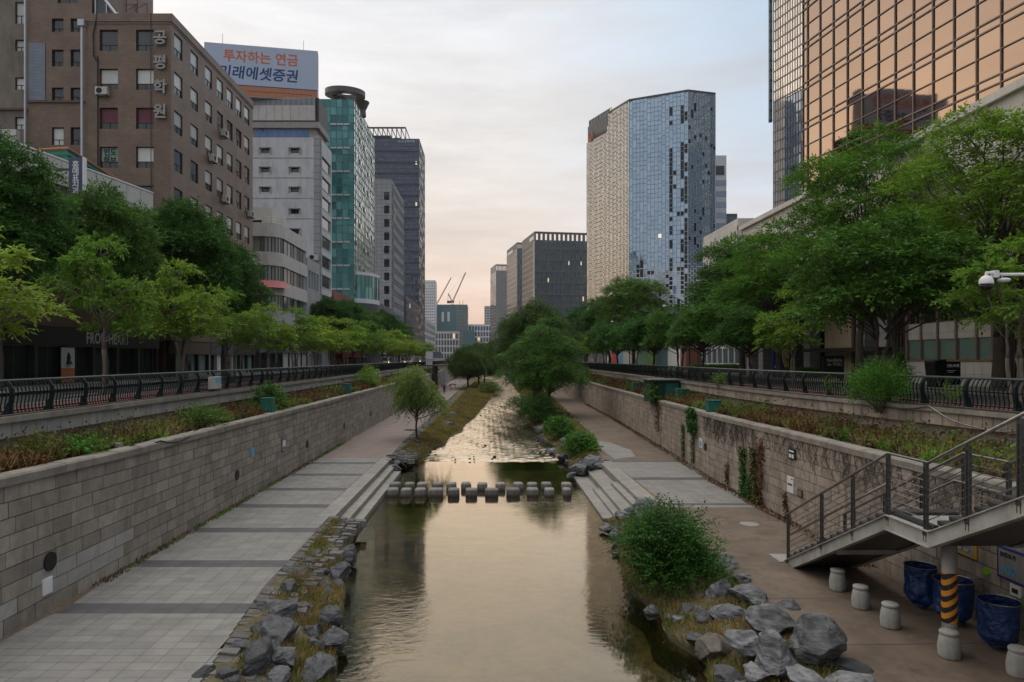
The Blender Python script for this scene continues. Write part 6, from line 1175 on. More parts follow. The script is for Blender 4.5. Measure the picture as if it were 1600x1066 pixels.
# rounded white building in front of it
Rw = thing('rounded_building', 'white building with rounded corner and ribbon windows', 'building', (FL, 100, 0)); fd = 97.0; xr0 = PX(388, fd); arc = [(FL - 2.6 + 2.6 * math.sin(a * .196), fd + 2.6 - 2.6 * math.cos(a * .196)) for a in range(9)]
plan = [(xr0, fd)] + arc + [(FL, 112), (xr0, 112)]; kz = fd / F
def ring(z0, z1, off, mat, name):
    pts = [(xr0, fd - off)] + [(p[0] + off * math.sin(i * .196), p[1] - off * math.cos(i * .196)) for i, p in enumerate(arc)] + [(FL + off, 112)]
    m = MB()
    for a, b in zip(pts, pts[1:]): m.add([(a[0], a[1], z0), (b[0], b[1], z0), (b[0], b[1], z1), (a[0], a[1], z1)], [(0, 1, 2, 3)])
    q = [(xr0, fd + 1)] + [(p[0] - .6, p[1] + .6) for p in arc] + [(FL - .6, 112)]
    for i in range(len(pts) - 1):
        for z, fl in ((z1, 0), (z0, 1)): v = [(pts[i][0], pts[i][1], z), (pts[i + 1][0], pts[i + 1][1], z), (q[i + 1][0], q[i + 1][1], z), (q[i][0], q[i][1], z)]; m.add(v, [(0, 1, 2, 3) if not fl else (3, 2, 1, 0)])
    return m.build(name, mat, Rw)
lv = [PZ(y, fd + 2) for y in (352, 373, 396.5, 417, 441, 462, 486)]
for i in range(0, 6, 2): ring(lv[i + 1], lv[i], .12, 'offwhite', 'balcony_band')
ring(0, lv[6], .1, 'grey_stone', 'base')
for i in range(1, 7, 2):
    z1, z0 = lv[i], lv[i + 1] if i < 6 else 0; pts = [(xr0, fd + .2)] + [(p[0], p[1] + .2) for p in arc[:-1]] + [(FL - .15, fd + 3), (FL - .15, 112)]; m = MB(); seg = []
    for a, b in zip(pts, pts[1:]):
        n = max(1, int(math.hypot(b[0] - a[0], b[1] - a[1]) / 1.6)); seg += [((a[0] + (b[0] - a[0]) * j / n, a[1] + (b[1] - a[1]) * j / n), (a[0] + (b[0] - a[0]) * (j + 1) / n, a[1] + (b[1] - a[1]) * (j + 1) / n)) for j in range(n)]
    for a, b in seg: m.add([(a[0], a[1], z0), (b[0], b[1], z0), (b[0], b[1], z1), (a[0], a[1], z1)], [(0, 1, 2, 3)])
    o = m.build('window_band', 'pane_islands', Rw) if 'pane_islands' in M else None
    if o is None: M['pane_islands'] = mkglass('pane_islands', (.05, .06, .06), (.24, .27, .25), .1, .7); o = m.build('window_band', 'pane_islands', Rw)
    f = MB()
    for a, b in seg: f.box(a[0] - .05, a[0] + .05, a[1] - .06, a[1] + .04, z0, z1)
    f.build('mullion', 'frame_dark', o)
m = MB(); m.add([(x, y, lv[0] - .9) for x, y in plan], [tuple(range(len(plan)))]); m.build('roof', 'concrete', Rw)
m = MB(); m.box(PX(389, 101), PX(425, 101), 101, 108, lv[0] - .9, PZ(324, 101)); m.build('roof_room', 'concrete_pale', Rw); m = MB(); m.fbox(Fr((PX(395, 101), 101, 0), (1, 0)), 0, 1.3, PZ(355, 101) , PZ(344, 101), .003, .03); m.build('roof_window', 'pane_dark', Rw)
m = MB(); P = [(xr0 + 2, fd + .3)] + [(p[0] - .1, p[1] + .3) for p in arc]; 
for z in (.45, .9): m.tube([(x, y, lv[0] + z) for x, y in P], .03, 4)
for x, y in P[::2] + [(xr0 + 4.5, fd + .3), (xr0 + 3.2, fd + .3)]: m.tube([(x, y, lv[0]), (x, y, lv[0] + .9)], .03, 4)
m.build('roof_rail', 'steel', Rw)
m = MB(); m.sweep([(xr0, fd - .1)] + [(p[0] + .1 * math.sin(i * .196), p[1] - .1) for i, p in enumerate(arc)], [(0, PZ(449, fd + 2)), (1.1, PZ(452, fd + 2)), (.0, PZ(440, fd + 2))]); m.build('awning', 'pink', Rw)
A = thing('annex_building', 'small grey annex with three windows below the air conditioners', 'building', (FL, 114, 0)); za = PZ(405, 114); fs = Fr((FL, 112.3, 0), (0, 1)); hol = [(a, a + 1.25, za - 4.9, za - 1.9) for a in (.9, 2.7, 4.5, 6.3)]
m = MB(); wallgrid(m, fs, 8.5, 0, za, hol, .25, 1); m.fquad(Fr((-36, 112.3, 0), (1, 0)), 0, 6, 0, za, 0, 0); m.add([(-36, 112.3, za), (-30, 112.3, za), (-30, 120.8, za), (-36, 120.8, za)], [(0, 1, 2, 3)]); m.build('wall', ['greyblue', 'grey_stone'], A) if 'greyblue' in M else None
M['greyblue'] = mk('greyblue', (.34, .38, .44), (.3, .34, .39), .6, .4)
if not A.children: m.build('wall', ['greyblue', 'grey_stone'], A)
for h_ in hol: window(A, fs, *h_, .25, pane='pane_dark', frame='frame_white', transom=.25)
# teal glass tower
T = thing('teal_tower', 'teal glass office tower with pale street side', 'building', (FL, 151, 0)); DT = 151.0; xt = PX(498, DT); fr = Fr((xt, DT, 0), (1, 0)); wt = FL - xt; fs = Fr((FL, DT, 0), (0, 1)); zt = PZ(155, DT)
body(T, [(xt, DT + .1), (FL - .1, DT + .1), (FL - .1, 178), (xt, 178)], 0, zt, 'slate', 'core')
curtain(T, fr, wt, 0, zt, 6, 34, 'glass_teal', 'frame_teal', .10, .10, .03, .08); curtain(T, fs, 27, 6, zt, 15, 32, 'glass_teal_pale', 'frame_teal', .10, .14, .03, .10)
m = MB()
for j in range(9):
    z = zt - 5.4 - j * 5.2
    for i in range(3): m.fbox(fr, 2.6 + i * 1.5, 3.95 + i * 1.5, z - .38, z, .1, .22)
m.build('vent_window', 'alu', T); m = MB()
for j in range(10):
    for i in range(5):
        if (i + j) % 3: z = zt - 6.5 - j * 4.9 ; m.fbox(fs, 1.6 + i * 5.2, 3.2 + i * 5.2, z - 1.1, z, .12, .2)
m.build('open_casement', 'pane_dark', T)
RG = thing('rooftop_ring', 'dark elliptical ring slab on the teal tower roof', 'roof sculpture', (PX(536, 156), 156, zt)); m = MB(); vs, fs_ = [], []; n = 48; cx, cy, cz = PX(536, 156), 158.5, PZ(146, 156)
for a in range(n):
    t_ = 2 * math.pi * a / n
    for R_, z in ((4.45, 1.0), (4.45, -.15), (2.1, -.15), (2.1, .85)):
        x = R_ * math.cos(t_); y = R_ * 1.6 * math.sin(t_); vs.append((cx + x + (0 if R_ > 3 else .3), cy + y, cz + z + 1.9 * math.sin(t_) * R_ / 4.45 * .75 + .4))
for a in range(n): b = (a + 1) % n; fs_ += [(a * 4 + j, a * 4 + (j + 1) % 4, b * 4 + (j + 1) % 4, b * 4 + j) for j in range(4)]
m.add(vs, fs_); m.build('ring_slab', 'ringmat', RG) if 'ringmat' in M else None
M['ringmat'] = mk('ringmat', (.10, .095, .10), (.07, .068, .07), .6, .5)
if not RG.children: m.build('ring_slab', 'ringmat', RG)
m = MB(); m.lathe((cx - 1.6, 159, zt), [(.8, 0), (.7, 1.5), (1.6, 3.3)], 14); m.build('pier', 'ringmat', RG); m = MB(); m.lathe((cx + 3.0, 162, zt), [(1.2, 0), (1.1, 1.5), (2.0, 3.4)], 14); m.build('pier', 'ringmat', RG); m = MB(); m.lathe((cx - 3.6, 158, zt), [(.5, 0), (.5, 2)], 10); m.build('pier', 'ringmat', RG)
PD = thing('glass_rotunda', 'curved glass storefront block at the foot of the teal tower', 'building', (-30, 160, 0)); c0 = (-31.5, 160.0); zr1, zr0 = PZ(432, 156), PZ(468, 156); m = MB(); f = MB()
for a in range(14):
    a0, a1 = -1.75 + a * .17, -1.75 + (a + 1) * .17; p0, p1 = [(c0[0] + 5.5 * math.cos(q), c0[1] + 7.5 * math.sin(q)) for q in (a0, a1)]
    for z0, z1 in ((zr0, (zr0 + zr1) / 2), ((zr0 + zr1) / 2, zr1)): m.add([(*p0, z0), (*p1, z0), (*p1, z1), (*p0, z1)], [(0, 1, 2, 3)])
    f.box(p0[0] - .06, p0[0] + .08, p0[1] - .08, p0[1] + .06, zr0, zr1)
m.build('glazing', 'glass_teal', PD); f.build('mullion', 'frame_teal', PD); m = MB(); E = [(c0[0] + 5.6 * math.cos(-1.75 + q * .17), c0[1] + 7.6 * math.sin(-1.75 + q * .17)) for q in range(15)] + [(-34, 168), (-38, 154)]
m.prism(E, zr1 + .003, zr1 + .7); m.prism(E, zr0 - 1, zr0 - .003); m.build('roof_band', 'frame_white', PD); m = MB(); m.prism([(x * .98 - .6, y) for x, y in E], 0, zr0 - 1.003); m.build('base', 'slate', PD)
# grey panelled tower
Gm = thing('grey_tower', 'grey panelled tower with one window column beyond the teal tower', 'building', (FL, 209, 0)); DM = 209.0; xm = PX(583, DM); zm = PZ(280, DM); fr = Fr((xm, DM, 0), (1, 0)); wm_ = FL - xm; fs = Fr((FL, DM, 0), (0, 1))
hol = [(wm_ - 2.3, wm_ - .7, z - 2.4, z) for z in [zm - 4 - 4.1 * q for q in range(12)]]
m = MB(); wallgrid(m, fr, wm_, 0, zm, hol, .3); m.fquad(fs, 0, 30, 0, zm); m.add([(xm, DM, zm), (FL, DM, zm), (FL, DM + 30, zm), (xm, DM + 30, zm)], [(0, 1, 2, 3)]); m.build('wall', 'grey_panel', Gm)
for h_ in hol: window(Gm, fr, *h_, .3, transom=.3)
curtain(Gm, Fr((FL + .02, DM + 2, 0), (0, 1)), 26, 3, zm - 1, 9, 15, 'glass_slate', 'grey_panel', .9, 1.6, .01, .25)
# slate curtain wall tower
Sl = thing('slate_tower', 'tall dark slate blue tower with an open roof frame', 'building', (FL, 291, 0)); DS = 291.0; xs = PX(576, DS); zs = PZ(217, DS); fr = Fr((xs, DS, 0), (1, 0)); ws = PX(655, DS) - xs
body(Sl, [(xs, DS + .1), (xs + ws, DS + .1), (xs + ws, DS + 25), (xs, DS + 25)], 0, zs, 'slate', 'core')
curtain(Sl, fr, ws, 0, zs, 26, 60, 'glass_slate', 'slate', .14, .10, .02, .12); m = MB()
for j in range(20): z = zs - 5.2 - j * 4.75; m.fbox(fr, 0, ws, z - .4, z, .02, .3)
m.build('floor_band', 'slate', Sl)
curtain(Sl, Fr((xs + ws, DS, 0), (0, 1)), 25, 0, zs, 8, 20, 'glass_warm', 'slate', .3, .6, .01, .1); m = MB(); wf = PX(634, DS) - xs; zf = PZ(201, DS)
for y in (DS, DS + 18):
    for q in range(9): m.box(xs + wf * q / 8 - .16, xs + wf * q / 8 + .16, y, y + .3, zs, zf)
    m.box(xs, xs + wf, y, y + .3, zf + .003, zf + .7)
for q in range(9): m.box(xs + wf * q / 8 - .12, xs + wf * q / 8 + .12, DS + .31, DS + 17.9, zf + .01, zf + .4)
m.build('roof_frame', 'slate', Sl); m = MB(); m.box(xs + 1, xs + wf * .55, DS + 3, DS + 16, zs, zs + 2.4); m.lathe((xs + wf * .7, DS + 8, zs), [(2.4, 0), (2.4, 2.3), (0, 2.6)], 12); m.build('roof_plant', 'slate', Sl)
text('lettering', '시그니쳐타워', 1.75, 'lettering_blue', fr, PX(622, DS) - xs, zs - 1.9, .16, Sl, bold=.02) if 'lettering_blue' in M else None
M['lettering_blue'] = mk('lettering_blue', (.45, .55, .68), rough=.4)
text('lettering', '시그니쳐타워', 1.35, 'lettering_blue', fr, PX(621, DS) - xs, zs - 1.7, .2, Sl, bold=.02)
# street-level shopfronts along the left pavement
def shop(label, d0, d1, sign, wall, glassm, h=3.6, awn=None, txt=None, pil='frame_dark', nb=4, h2=1.2, tsize=.8, tu=None):
    t = thing('shopfront', label, 'shop', (FL, d0, .14), None); fr = Fr((FL + .05, d0, 0), (0, 1)); w = d1 - d0
    m = MB(); m.fbox(fr, .02, w - .02, h - h2, h, -.4, .35); m.build('sign_board', sign, t)
    for i in range(nb + 1): u = w * i / nb; m = MB(); m.fbox(fr, max(.02, u - .16), min(w - .02, u + .16), .1, h - h2 - .003, -.35, .22); m.build('pillar', pil, t)
    m = MB()
    for i in range(nb):
        a, b = w * i / nb + .17, w * (i + 1) / nb - .17; n = 2
        for j in range(n): m.fquad(fr, a + (b - a) * j / n + .03, a + (b - a) * (j + 1) / n - .03, .5, h - h2 - .05, -.12)
    m.build('glazing', glassm, t); m = MB(); m.fbox(fr, .02, w - .02, .1, .5, -.3, .05); m.build('plinth', wall, t)
    m = MB(); a = w * (nb // 2) / nb + .3; m.fbox(fr, a, a + 1.1, .14, 2.3, -.1, .0); m.build('door', 'frame_white' if pil != 'frame_dark' else 'pane_dark', t)
    if awn: m = MB(); m.hexa([fr.P(.1, h - h2 - .45, 1.9), fr.P(w - .1, h - h2 - .45, 1.9), fr.P(w - .1, h - h2 - .15, .36), fr.P(.1, h - h2 - .15, .36), fr.P(.1, h - h2 - .25, 1.9), fr.P(w - .1, h - h2 - .25, 1.9), fr.P(w - .1, h - h2 + .55, .36), fr.P(.1, h - h2 + .55, .36)]); m.build('awning', awn, t)
    if txt: text('lettering', txt, tsize, 'txt_grey', fr, tu, h - h2 * .5 - tsize * .36, .36, t, bold=.02, sx=.8, spacing=1.1)
    return t
shop('black shopfront with grey English lettering behind the near trees', 41.5, 61.2, 'black', 'black', 'glass_dark', 4.1, None, 'FROM HEART', nb=6, h2=1.35, tsize=1.15, tu=8.6)
m = MB(); fr = Fr((FL + .3, 47.3, 0), (0, 1)); m.fbox(fr, 0, 1.5, 1.2, 2.65, 0, .05); o = tag(m.build('shop_poster', 'offwhite'), 'pale poster panel with dark figure on the black shopfront', 'poster'); m = MB(); m.fbox(fr, 0, 1.5, .2, 1.19, 0, .05); o2 = m.build('rust_panel', 'txt_orange', o); m = MB(); m.lathe((0, 0, 0), [(.28, 0), (.22, .1), (.1, .3), (.16, .45), (.05, .8)], 10); q = m.build('figure', 'black', o); q.location = fr.P(.75, 1.5, .08)
shop('storefront with pale mint window panels under the brown building', 64.6, 72.4, 'browntile_dark', 'grey_stone', 'pane_mint', 3.5, None, nb=3); shop('dark entrance with white pillars under the brown building', 72.5, 79, 'slate', 'grey_stone', 'glass_dark', 3.5, None, nb=3, pil='offwhite'); shop('storefront with one mint panel and white door under the brown building', 79.1, 86.4, 'frame_dark', 'grey_stone', 'pane_mint', 3.5, None, nb=3)
shop('dark slate shopfront below the rounded white building', 88, 111.5, 'slate', 'slate', 'glass_dark', 3.9, None, nb=7); shop('pale stone shopfront under the annex', 112.4, 120.7, 'grey_stone', 'grey_stone', 'glass_slate', 3.8, None, nb=3, pil='grey_stone'); shop('shopfront with bright red awning beyond the concrete building', 131, 149, 'offwhite', 'brick_red', 'glass_dark', 3.8, 'red', nb=5)
shop('shopfront with dull brown awning under the teal tower', 151.2, 166, 'browntile_dark', 'slate', 'glass_dark', 3.8, 'wood', nb=5); shop('plain grey shopfront with dark glass next to the grey tower', 180, 207, 'grey_stone', 'grey_stone', 'glass_dark', 4.2, None, nb=8, pil='grey_stone'); shop('dark shopfront at the foot of the grey tower', 209.2, 238, 'slate', 'slate', 'glass_dark', 4.2, None, nb=8)
def block(label, x0, x1, y0, y1, z1, wall, glassm, nx, nz, name='building', mw=.8, mh=1.3, cat='building', sides=True):
    t = thing(name, label, cat, ((x0 + x1) / 2, y0, 0)); body(t, [(x0, y0), (x1, y0), (x1, y1), (x0, y1)], 0, z1, wall)
    curtain(t, Fr((x0, y0 - .03, 0), (1, 0)), x1 - x0, 1, z1 - 1.2, nx, nz, glassm, wall, mw, mh, .01, .1)
    if sides: s = (x1 + .03, y0) if x1 < 0 else (x0 - .03, y1); curtain(t, Fr((*s, 0), (0, 1) if x1 < 0 else (0, -1)), y1 - y0, 1, z1 - 1.2, max(2, int(nx * (y1 - y0) / (x1 - x0))), nz, glassm, wall, mw, mh, .01, .1)
    return t
block('low brick building half hidden behind the red awning', -44, FL, 130.5, 149.5, 15, 'brick_red', 'glass_dark', 4, 4); block('low dark building between the teal and grey towers', -44, FL, 179, 208, 17, 'slate', 'glass_slate', 5, 5); block('dark mid rise building beyond the grey tower', -46, FL + .5, 240, 285, 24, 'slate', 'glass_slate', 5, 7); block('low grey building beyond the slate tower', -50, FL - 2, 318, 400, 22, 'greywall', 'glass_slate', 5, 6)
# ================================================================ far buildings up the valley
DA = 620; block('slim white apartment tower beyond the slate tower', PX(654, DA), PX(680, DA), DA, DA + 18, PZ(438, DA), 'apt_white', 'glass_dark', 9, 27, mw=.95, mh=1.5)
DC = 640; CB = thing('unfinished_building', 'teal netted building under construction beneath the cranes', 'building', (PX(705, DC), DC, 0)); x0, x1, x2 = PX(679, DC), PX(714, DC), PX(730, DC); z1 = PZ(476, DC)
body(CB, [(x0, DC), (x2, DC), (x2, DC + 30), (x0, DC + 30)], 0, z1, 'net_teal'); m = MB()
for j in range(12): z = z1 - 2 - j * 3.4; m.box(x1, x2 + .2, DC - .25, DC - .02, z - .45, z)
for i in range(8): m.box(x1 + (x2 - x1) * i / 7 - .25, x1 + (x2 - x1) * i / 7 + .25, DC - .3, DC - .26, 0, z1)
m.build('floor_slab', 'concrete', CB); m = MB()
for px in (690, 699): m.box(PX(px, DC), PX(px, DC) + 2.2, DC - .2, DC - .02, z1 - 16, z1 - 7)
m.build('light_strip', 'apt_white', CB); m = MB()
for px in (718, 723): m.box(PX(px, DC) - .2, PX(px, DC) + .2, DC + 2, DC + 2.4, z1, z1 + 4)
m.build('column_stub', 'concrete', CB)
def crane(label, px, py, tip, tail, D):
    t = thing('tower_crane', label, 'crane', (PX(px, D), D, 0)); x, z = PX(px, D), PZ(py, D); m = MB()
    for a, b in ((-.7, -.7), (.7, -.7), (.7, .7), (-.7, .7)): m.tube([(x + a, D + b, 0), (x + a, D + b, z)], .22, 4)
    for q in range(int(z / 3)): m.tube([(x - .7, D - .7, q * 3), (x + .7, D - .7, q * 3 + 3)], .12, 4)
    m.build('mast', 'crane_steel', t); tx, tz = PX(tip[0], D), PZ(tip[1], D); m = MB(); dx, dz = tx - x, tz - z; L_ = math.hypot(dx, dz); nx__, nz__ = -dz / L_, dx / L_
    for o_ in (-.45, .45): m.tube([(x + nx__ * o_, D, z + nz__ * o_), (tx + nx__ * o_ * .6, D, tz + nz__ * o_ * .6)], .24, 4)
    for q in range(14): s0, s1 = q / 14, (q + 1) / 14; o_ = .45 * (1 if q % 2 else -1); m.tube([(x + dx * s0 + nx__ * o_, D, z + dz * s0 + nz__ * o_), (x + dx * s1 - nx__ * o_, D, z + dz * s1 - nz__ * o_)], .14, 4)
    m.build('jib', 'crane_steel', t)
    if tail:
        m = MB(); ax, az = PX(tail[0], D), PZ(tail[1], D); m.tube([(x, D, z), (ax, D, az)], .45, 4); m.tube([(ax, D, az), (PX(tail[0] - 1, D), D, PZ(tail[1] + 14, D))], .14, 4); m.tube([(ax, D, az), (tx, D, tz)], .06, 4); m.build('a_frame', 'crane_steel', t); m = MB(); m.box(x - 5, x - 1.5, D - 1, D + 1, z - 1.2, z + 1.2); m.box(x - 1.4, x + 1.6, D - 1, D + 1, z - .6, z + 1); m.build('counterweight', 'crane_steel', t)
    return t
M['crane_steel'] = mk('crane_steel', (.22, .17, .15), (.17, .13, .115), .7, .2)
crane('tall luffing tower crane standing over the unfinished building', 707, 472, (727.5, 426), (700.5, 459), 642); crane('farther tower crane with only its raised jib showing', 681.5, 477, (705, 434), None, 700)
block('low teal shed before the unfinished building', PX(725, 560), PX(741, 560), 560, 575, PZ(516, 560), 'net_teal', 'net_teal', 3, 2); block('long low white building at the end of the valley', PX(728, 660), PX(768, 660), 660, 690, PZ(507, 660), 'apt_white', 'glass_slate', 9, 6); block('low pale building at the foot of the unfinished block', PX(680, 600), PX(716, 600), 600, 620, PZ(518, 600), 'concrete_pale', 'glass_slate', 8, 4)
block('slender pale tower glimpsed behind the right towers', PX(757, 760), PX(775, 760), 760, 790, PZ(478, 760), 'concrete_pale', 'glass_slate', 5, 20)
def turned(name, label, pxl, pxc, pxr, D, py, dirL, front, left, nf, nl, nz, parts=None, mw=.5, mh=.9, wallm='office_stone', crown=0.0, zlow=0):
    """tower with a left face (from pxl to the corner pxc) and a front (pxc to pxr), turned to the street"""
    c = (PX(pxc, D), D); l = hit(c, dirL, pxl); dF = (dirL[1], -dirL[0]); dF = dF if dF[0] > 0 else (-dF[0], -dF[1]); r = hit(c, dF, pxr); z1 = PZ(py, D); t = thing(name, label, 'building', (c[0], c[1], 0)); zb = z1 - crown
    bk = (r[0] + l[0] - c[0], r[1] + l[1] - c[1]); ins = lambda p: (p[0] + .12 * (dF[0] + dirL[0]), p[1] + .12 * (dF[1] + dirL[1]))
    body(t, [ins(l), ins(c), ins(r), bk], 0, zb, wallm, 'core'); wl_, wf = math.dist(l, c), math.dist(c, r); fL = Fr((*l, 0), (c[0] - l[0], c[1] - l[1])); fF = Fr((*c, 0), (r[0] - c[0], r[1] - c[1]))
    curtain(t, fF, wf, zlow, zb, nf, nz, front, wallm, mw, mh, .012, .3); curtain(t, fL, wl_, zlow, zb, nl, nz, left, 'beige_fin', mw * .45, mh * .45, .012, .12)
    if crown:
        m = MB(); n = 12; hol = [(wf * (i + .3) / n, wf * (i + .75) / n, zb + crown * .12, z1 - crown * .15) for i in range(n)]; wallgrid(m, fF, wf, zb, z1, hol, .6); m.fquad(fL, 0, wl_, zb, z1); m.fbox(fF, -.1, wf, z1 + .003, z1 + .5, -.7, .1); m.fbox(fL, 0, wl_ - .1, z1 + .003, z1 + .5, -.7, .1); m.build('crown_wall', wallm, t)
    return t, fL, fF, wl_, wf, z1
dL = (-.164, .986); M['beige_fin'] = mk('beige_fin', (.46, .40, .34), (.40, .35, .30), .6, .2)
t, fL, fF, wl_, wf, z1 = turned('office_tower', 'broad dark office tower with open crown holes left of the glass tower', 816, 835.5, 919, 400, 363, dL, 'glass_office', 'glass_warm', 26, 26, 20, crown=5.0, mw=.5, mh=.8); m = MB()
for i in range(14): m.fbox(fF, wf * i / 13 - .2 if i else 0, wf * i / 13 + .2, 0, z1 - 5, .32, .6)
for j in range(10): z = z1 - 9 - j * 6.7; m.fbox(fF, 0, wf, z - .9, z, .3, .5)
m.build('pier', 'office_stone', t); m = MB(); m.fbox(fL, wl_ - 1.0, wl_, 0, z1 - 5, .3, .4); m.build('light_edge', 'frame_white', t); m = MB(); m.fbox(fL, wl_ * .62, wl_ * .93, z1 - 3.8, z1 - 1.6, .02, .2); m.build('sign_panel', 'apt_white', t)
t, fL, fF, wl_, wf, z1 = turned('office_tower', 'narrow dark office tower seen between two others', 792, 808, 822, 470, 380, dL, 'glass_office', 'glass_warm', 4, 20, 22, crown=4, mw=.8, mh=1.0); m = MB(); m.fbox(fL, wl_ * .1, wl_ * .6, z1 - 4, z1 - 2.2, .02, .2); m.build('sign_panel', 'apt_white', t)
turned('office_tower', 'slim grey office tower with vertical fins and a slotted crown', 766.5, 775, 800, 540, 414, dL, 'glass_office', 'glass_slate', 10, 6, 26, crown=5, mw=1.3, mh=.5, wallm='greyfin') if 'greyfin' in M else None
M['greyfin'] = mk('greyfin', (.27, .27, .28), (.22, .22, .23), .7, .2)
turned('office_tower', 'slim grey office tower with vertical fins and a slotted crown', 766.5, 775, 800, 540, 414, dL, 'glass_office', 'glass_slate', 10, 6, 26, crown=5, mw=1.3, mh=.5, wallm='greyfin')
# ---------------------------------------------------------------- the big glass tower
C1 = (PX(983, 268), 268.0); Lp = hit(C1, (-.385, .923), 917); C2 = hit(C1, (.902, -.431), 1075); C3 = hit(C2, (.964, .265), 1118); ZT = PZ(158, 268)
M['frame_bluegrey'] = mk('frame_bluegrey', (.25, .32, .39), (.20, .27, .34), .45, .3)  # upper lattice frames: blue-grey instead of the lower white
GT = thing('glass_tower', 'big faceted glass tower with white panel lattice and warm left face', 'building', (C1[0], C1[1], 0))
cen = (68, 290); ins = lambda p, d=.4: (p[0] + (cen[0] - p[0]) / math.dist(p, cen) * d, p[1] + (cen[1] - p[1]) / math.dist(p, cen) * d)
body(GT, [ins(Lp), ins(C1), ins(C2), ins(C3), (95, 312), (60, 330)], 0, ZT - .3, 'slate', 'core')
def lattice(a, b, z0, z1, colw, glass, names, seed, frame='frame_white', vw=.16, lit_lower=None, darks=None, vis=lambda z: 1.0, zcap=None):
    r = random.Random(seed); fr = Fr((*a, 0), (b[0] - a[0], b[1] - a[1])); Wd = math.dist(a, b); n = max(1, int(Wd / colw)); g = MB(); f = MB(); dk = MB(); du = Wd / n
    for i in range(n):
        z = z0; u0, u1 = i * du, (i + 1) * du; zt_ = zcap(u0 / Wd) if zcap else z1
        while z < zt_ - .5:
            h = r.choice((1.75, 1.75, 1.75, 3.5)) if z > z0 else r.choice((.9, 1.75)); ze = min(z + h, zt_)
            g.fquad(fr, u0, u1, z, ze, 0, 0, .008)
            if darks and darks(i / n, z, r): dk.fbox(fr, u0 + .15, u1 - .15, z + .15, ze - .15, .03, .10)
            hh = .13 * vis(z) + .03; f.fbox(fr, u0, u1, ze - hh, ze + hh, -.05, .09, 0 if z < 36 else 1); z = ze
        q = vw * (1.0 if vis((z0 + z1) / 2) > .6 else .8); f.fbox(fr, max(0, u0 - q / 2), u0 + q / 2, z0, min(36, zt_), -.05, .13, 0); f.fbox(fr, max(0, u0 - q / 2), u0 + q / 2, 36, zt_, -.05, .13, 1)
    f.fbox(fr, Wd - vw, Wd, z0, z1 if not zcap else zcap(1), -.05, .13); g.build(names[0], glass, GT); f.build(names[1], [frame, frame if frame != 'frame_white' else 'frame_bluegrey'], GT)
    if dk.v: dk.build('pane', 'glass_dark', GT)
    return fr, Wd
ZN = ZT - 6.5
frL, WLf = lattice(Lp, C1, 0, ZT, 1.15, 'glass_warm', ('glazing', 'lattice'), 1, frame='lattice_dark', vw=.22, zcap=lambda q: ZT - 7.2 * max(0, min(1, (.52 - q) / .03))) if 'lattice_dark' in M else (None, None)
M['lattice_dark'] = mk('lattice_dark', (.20, .19, .185), (.15, .145, .14), .5, .2)
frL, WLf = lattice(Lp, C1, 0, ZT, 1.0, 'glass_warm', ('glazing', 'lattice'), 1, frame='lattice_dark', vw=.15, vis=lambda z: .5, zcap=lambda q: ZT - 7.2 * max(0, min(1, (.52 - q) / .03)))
m = MB(); curtain(GT, Fr((frL.P(0, 0, -1.2).x, frL.P(0, 0, -1.2).y, 0), (frL.u.x, frL.u.y)), WLf * .55, ZT - 7.2, ZT + 2.6, 14, 2, 'glass_slate', 'slate', .2, .3, .01, .2, names=('penthouse_glazing', 'penthouse_mullion'))
def darks(q, z, r): c = int(q * 20); return (c in (13, 14) and r.random() < .62 or c in (17, 18) and r.random() < .6 or c in (15, 16) and r.random() < .07 or z < 38 and r.random() < .33) and z > 8 and not (ZT - 20 < z < ZT - 12 or z > ZT - 4)  # dark pane columns; the scattered low ones imitate a dark reflection
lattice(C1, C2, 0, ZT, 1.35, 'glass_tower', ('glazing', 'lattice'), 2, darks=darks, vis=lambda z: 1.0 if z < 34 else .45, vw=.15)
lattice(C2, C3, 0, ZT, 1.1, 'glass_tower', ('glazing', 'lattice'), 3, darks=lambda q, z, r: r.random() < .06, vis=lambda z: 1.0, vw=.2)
m = MB(); m.prism([Lp, C1, C2, C3, (96, 313), (60, 331)], ZT + .003, ZT + .5); m.build('roof_edge', 'slate', GT) if False else None
m = MB()
for a, b in ((hit(C1, (-.385, .923), 951), C1), (C1, C2), (C2, C3)): fr = Fr((*a, 0), (b[0] - a[0], b[1] - a[1])); m.fbox(fr, 0, math.dist(a, b), ZT + .003, ZT + .7, -.8, .15)
m.build('roof_edge', 'slate', GT); m = MB(); m.tube([(PX(1046, 275), 275, ZT), (PX(1046, 275), 275, ZT + 3.5)], .08, 4); m.tube([(PX(965, 285), 285, ZT), (PX(965, 285), 285, ZT + 3)], .08, 4); m.build('antenna', 'steel_dark', GT)
m = MB(); zc_ = ZT - 5.9
for du in (0, .75, .38): m.tube([frL.P(3.4 + du + 1.1 * math.cos(a * .314), zc_ + (.7 if du == .38 else 0) + 1.5 * math.sin(a * .314), .35) for a in range(21)], .16, 5)
m.build('logo_ring', 'txt_orange', GT); text('lettering', 'Hanwha', 3.0, 'rust', frL, 6.4, ZT - 7.2, .3, GT, bold=.03, sx=.8)
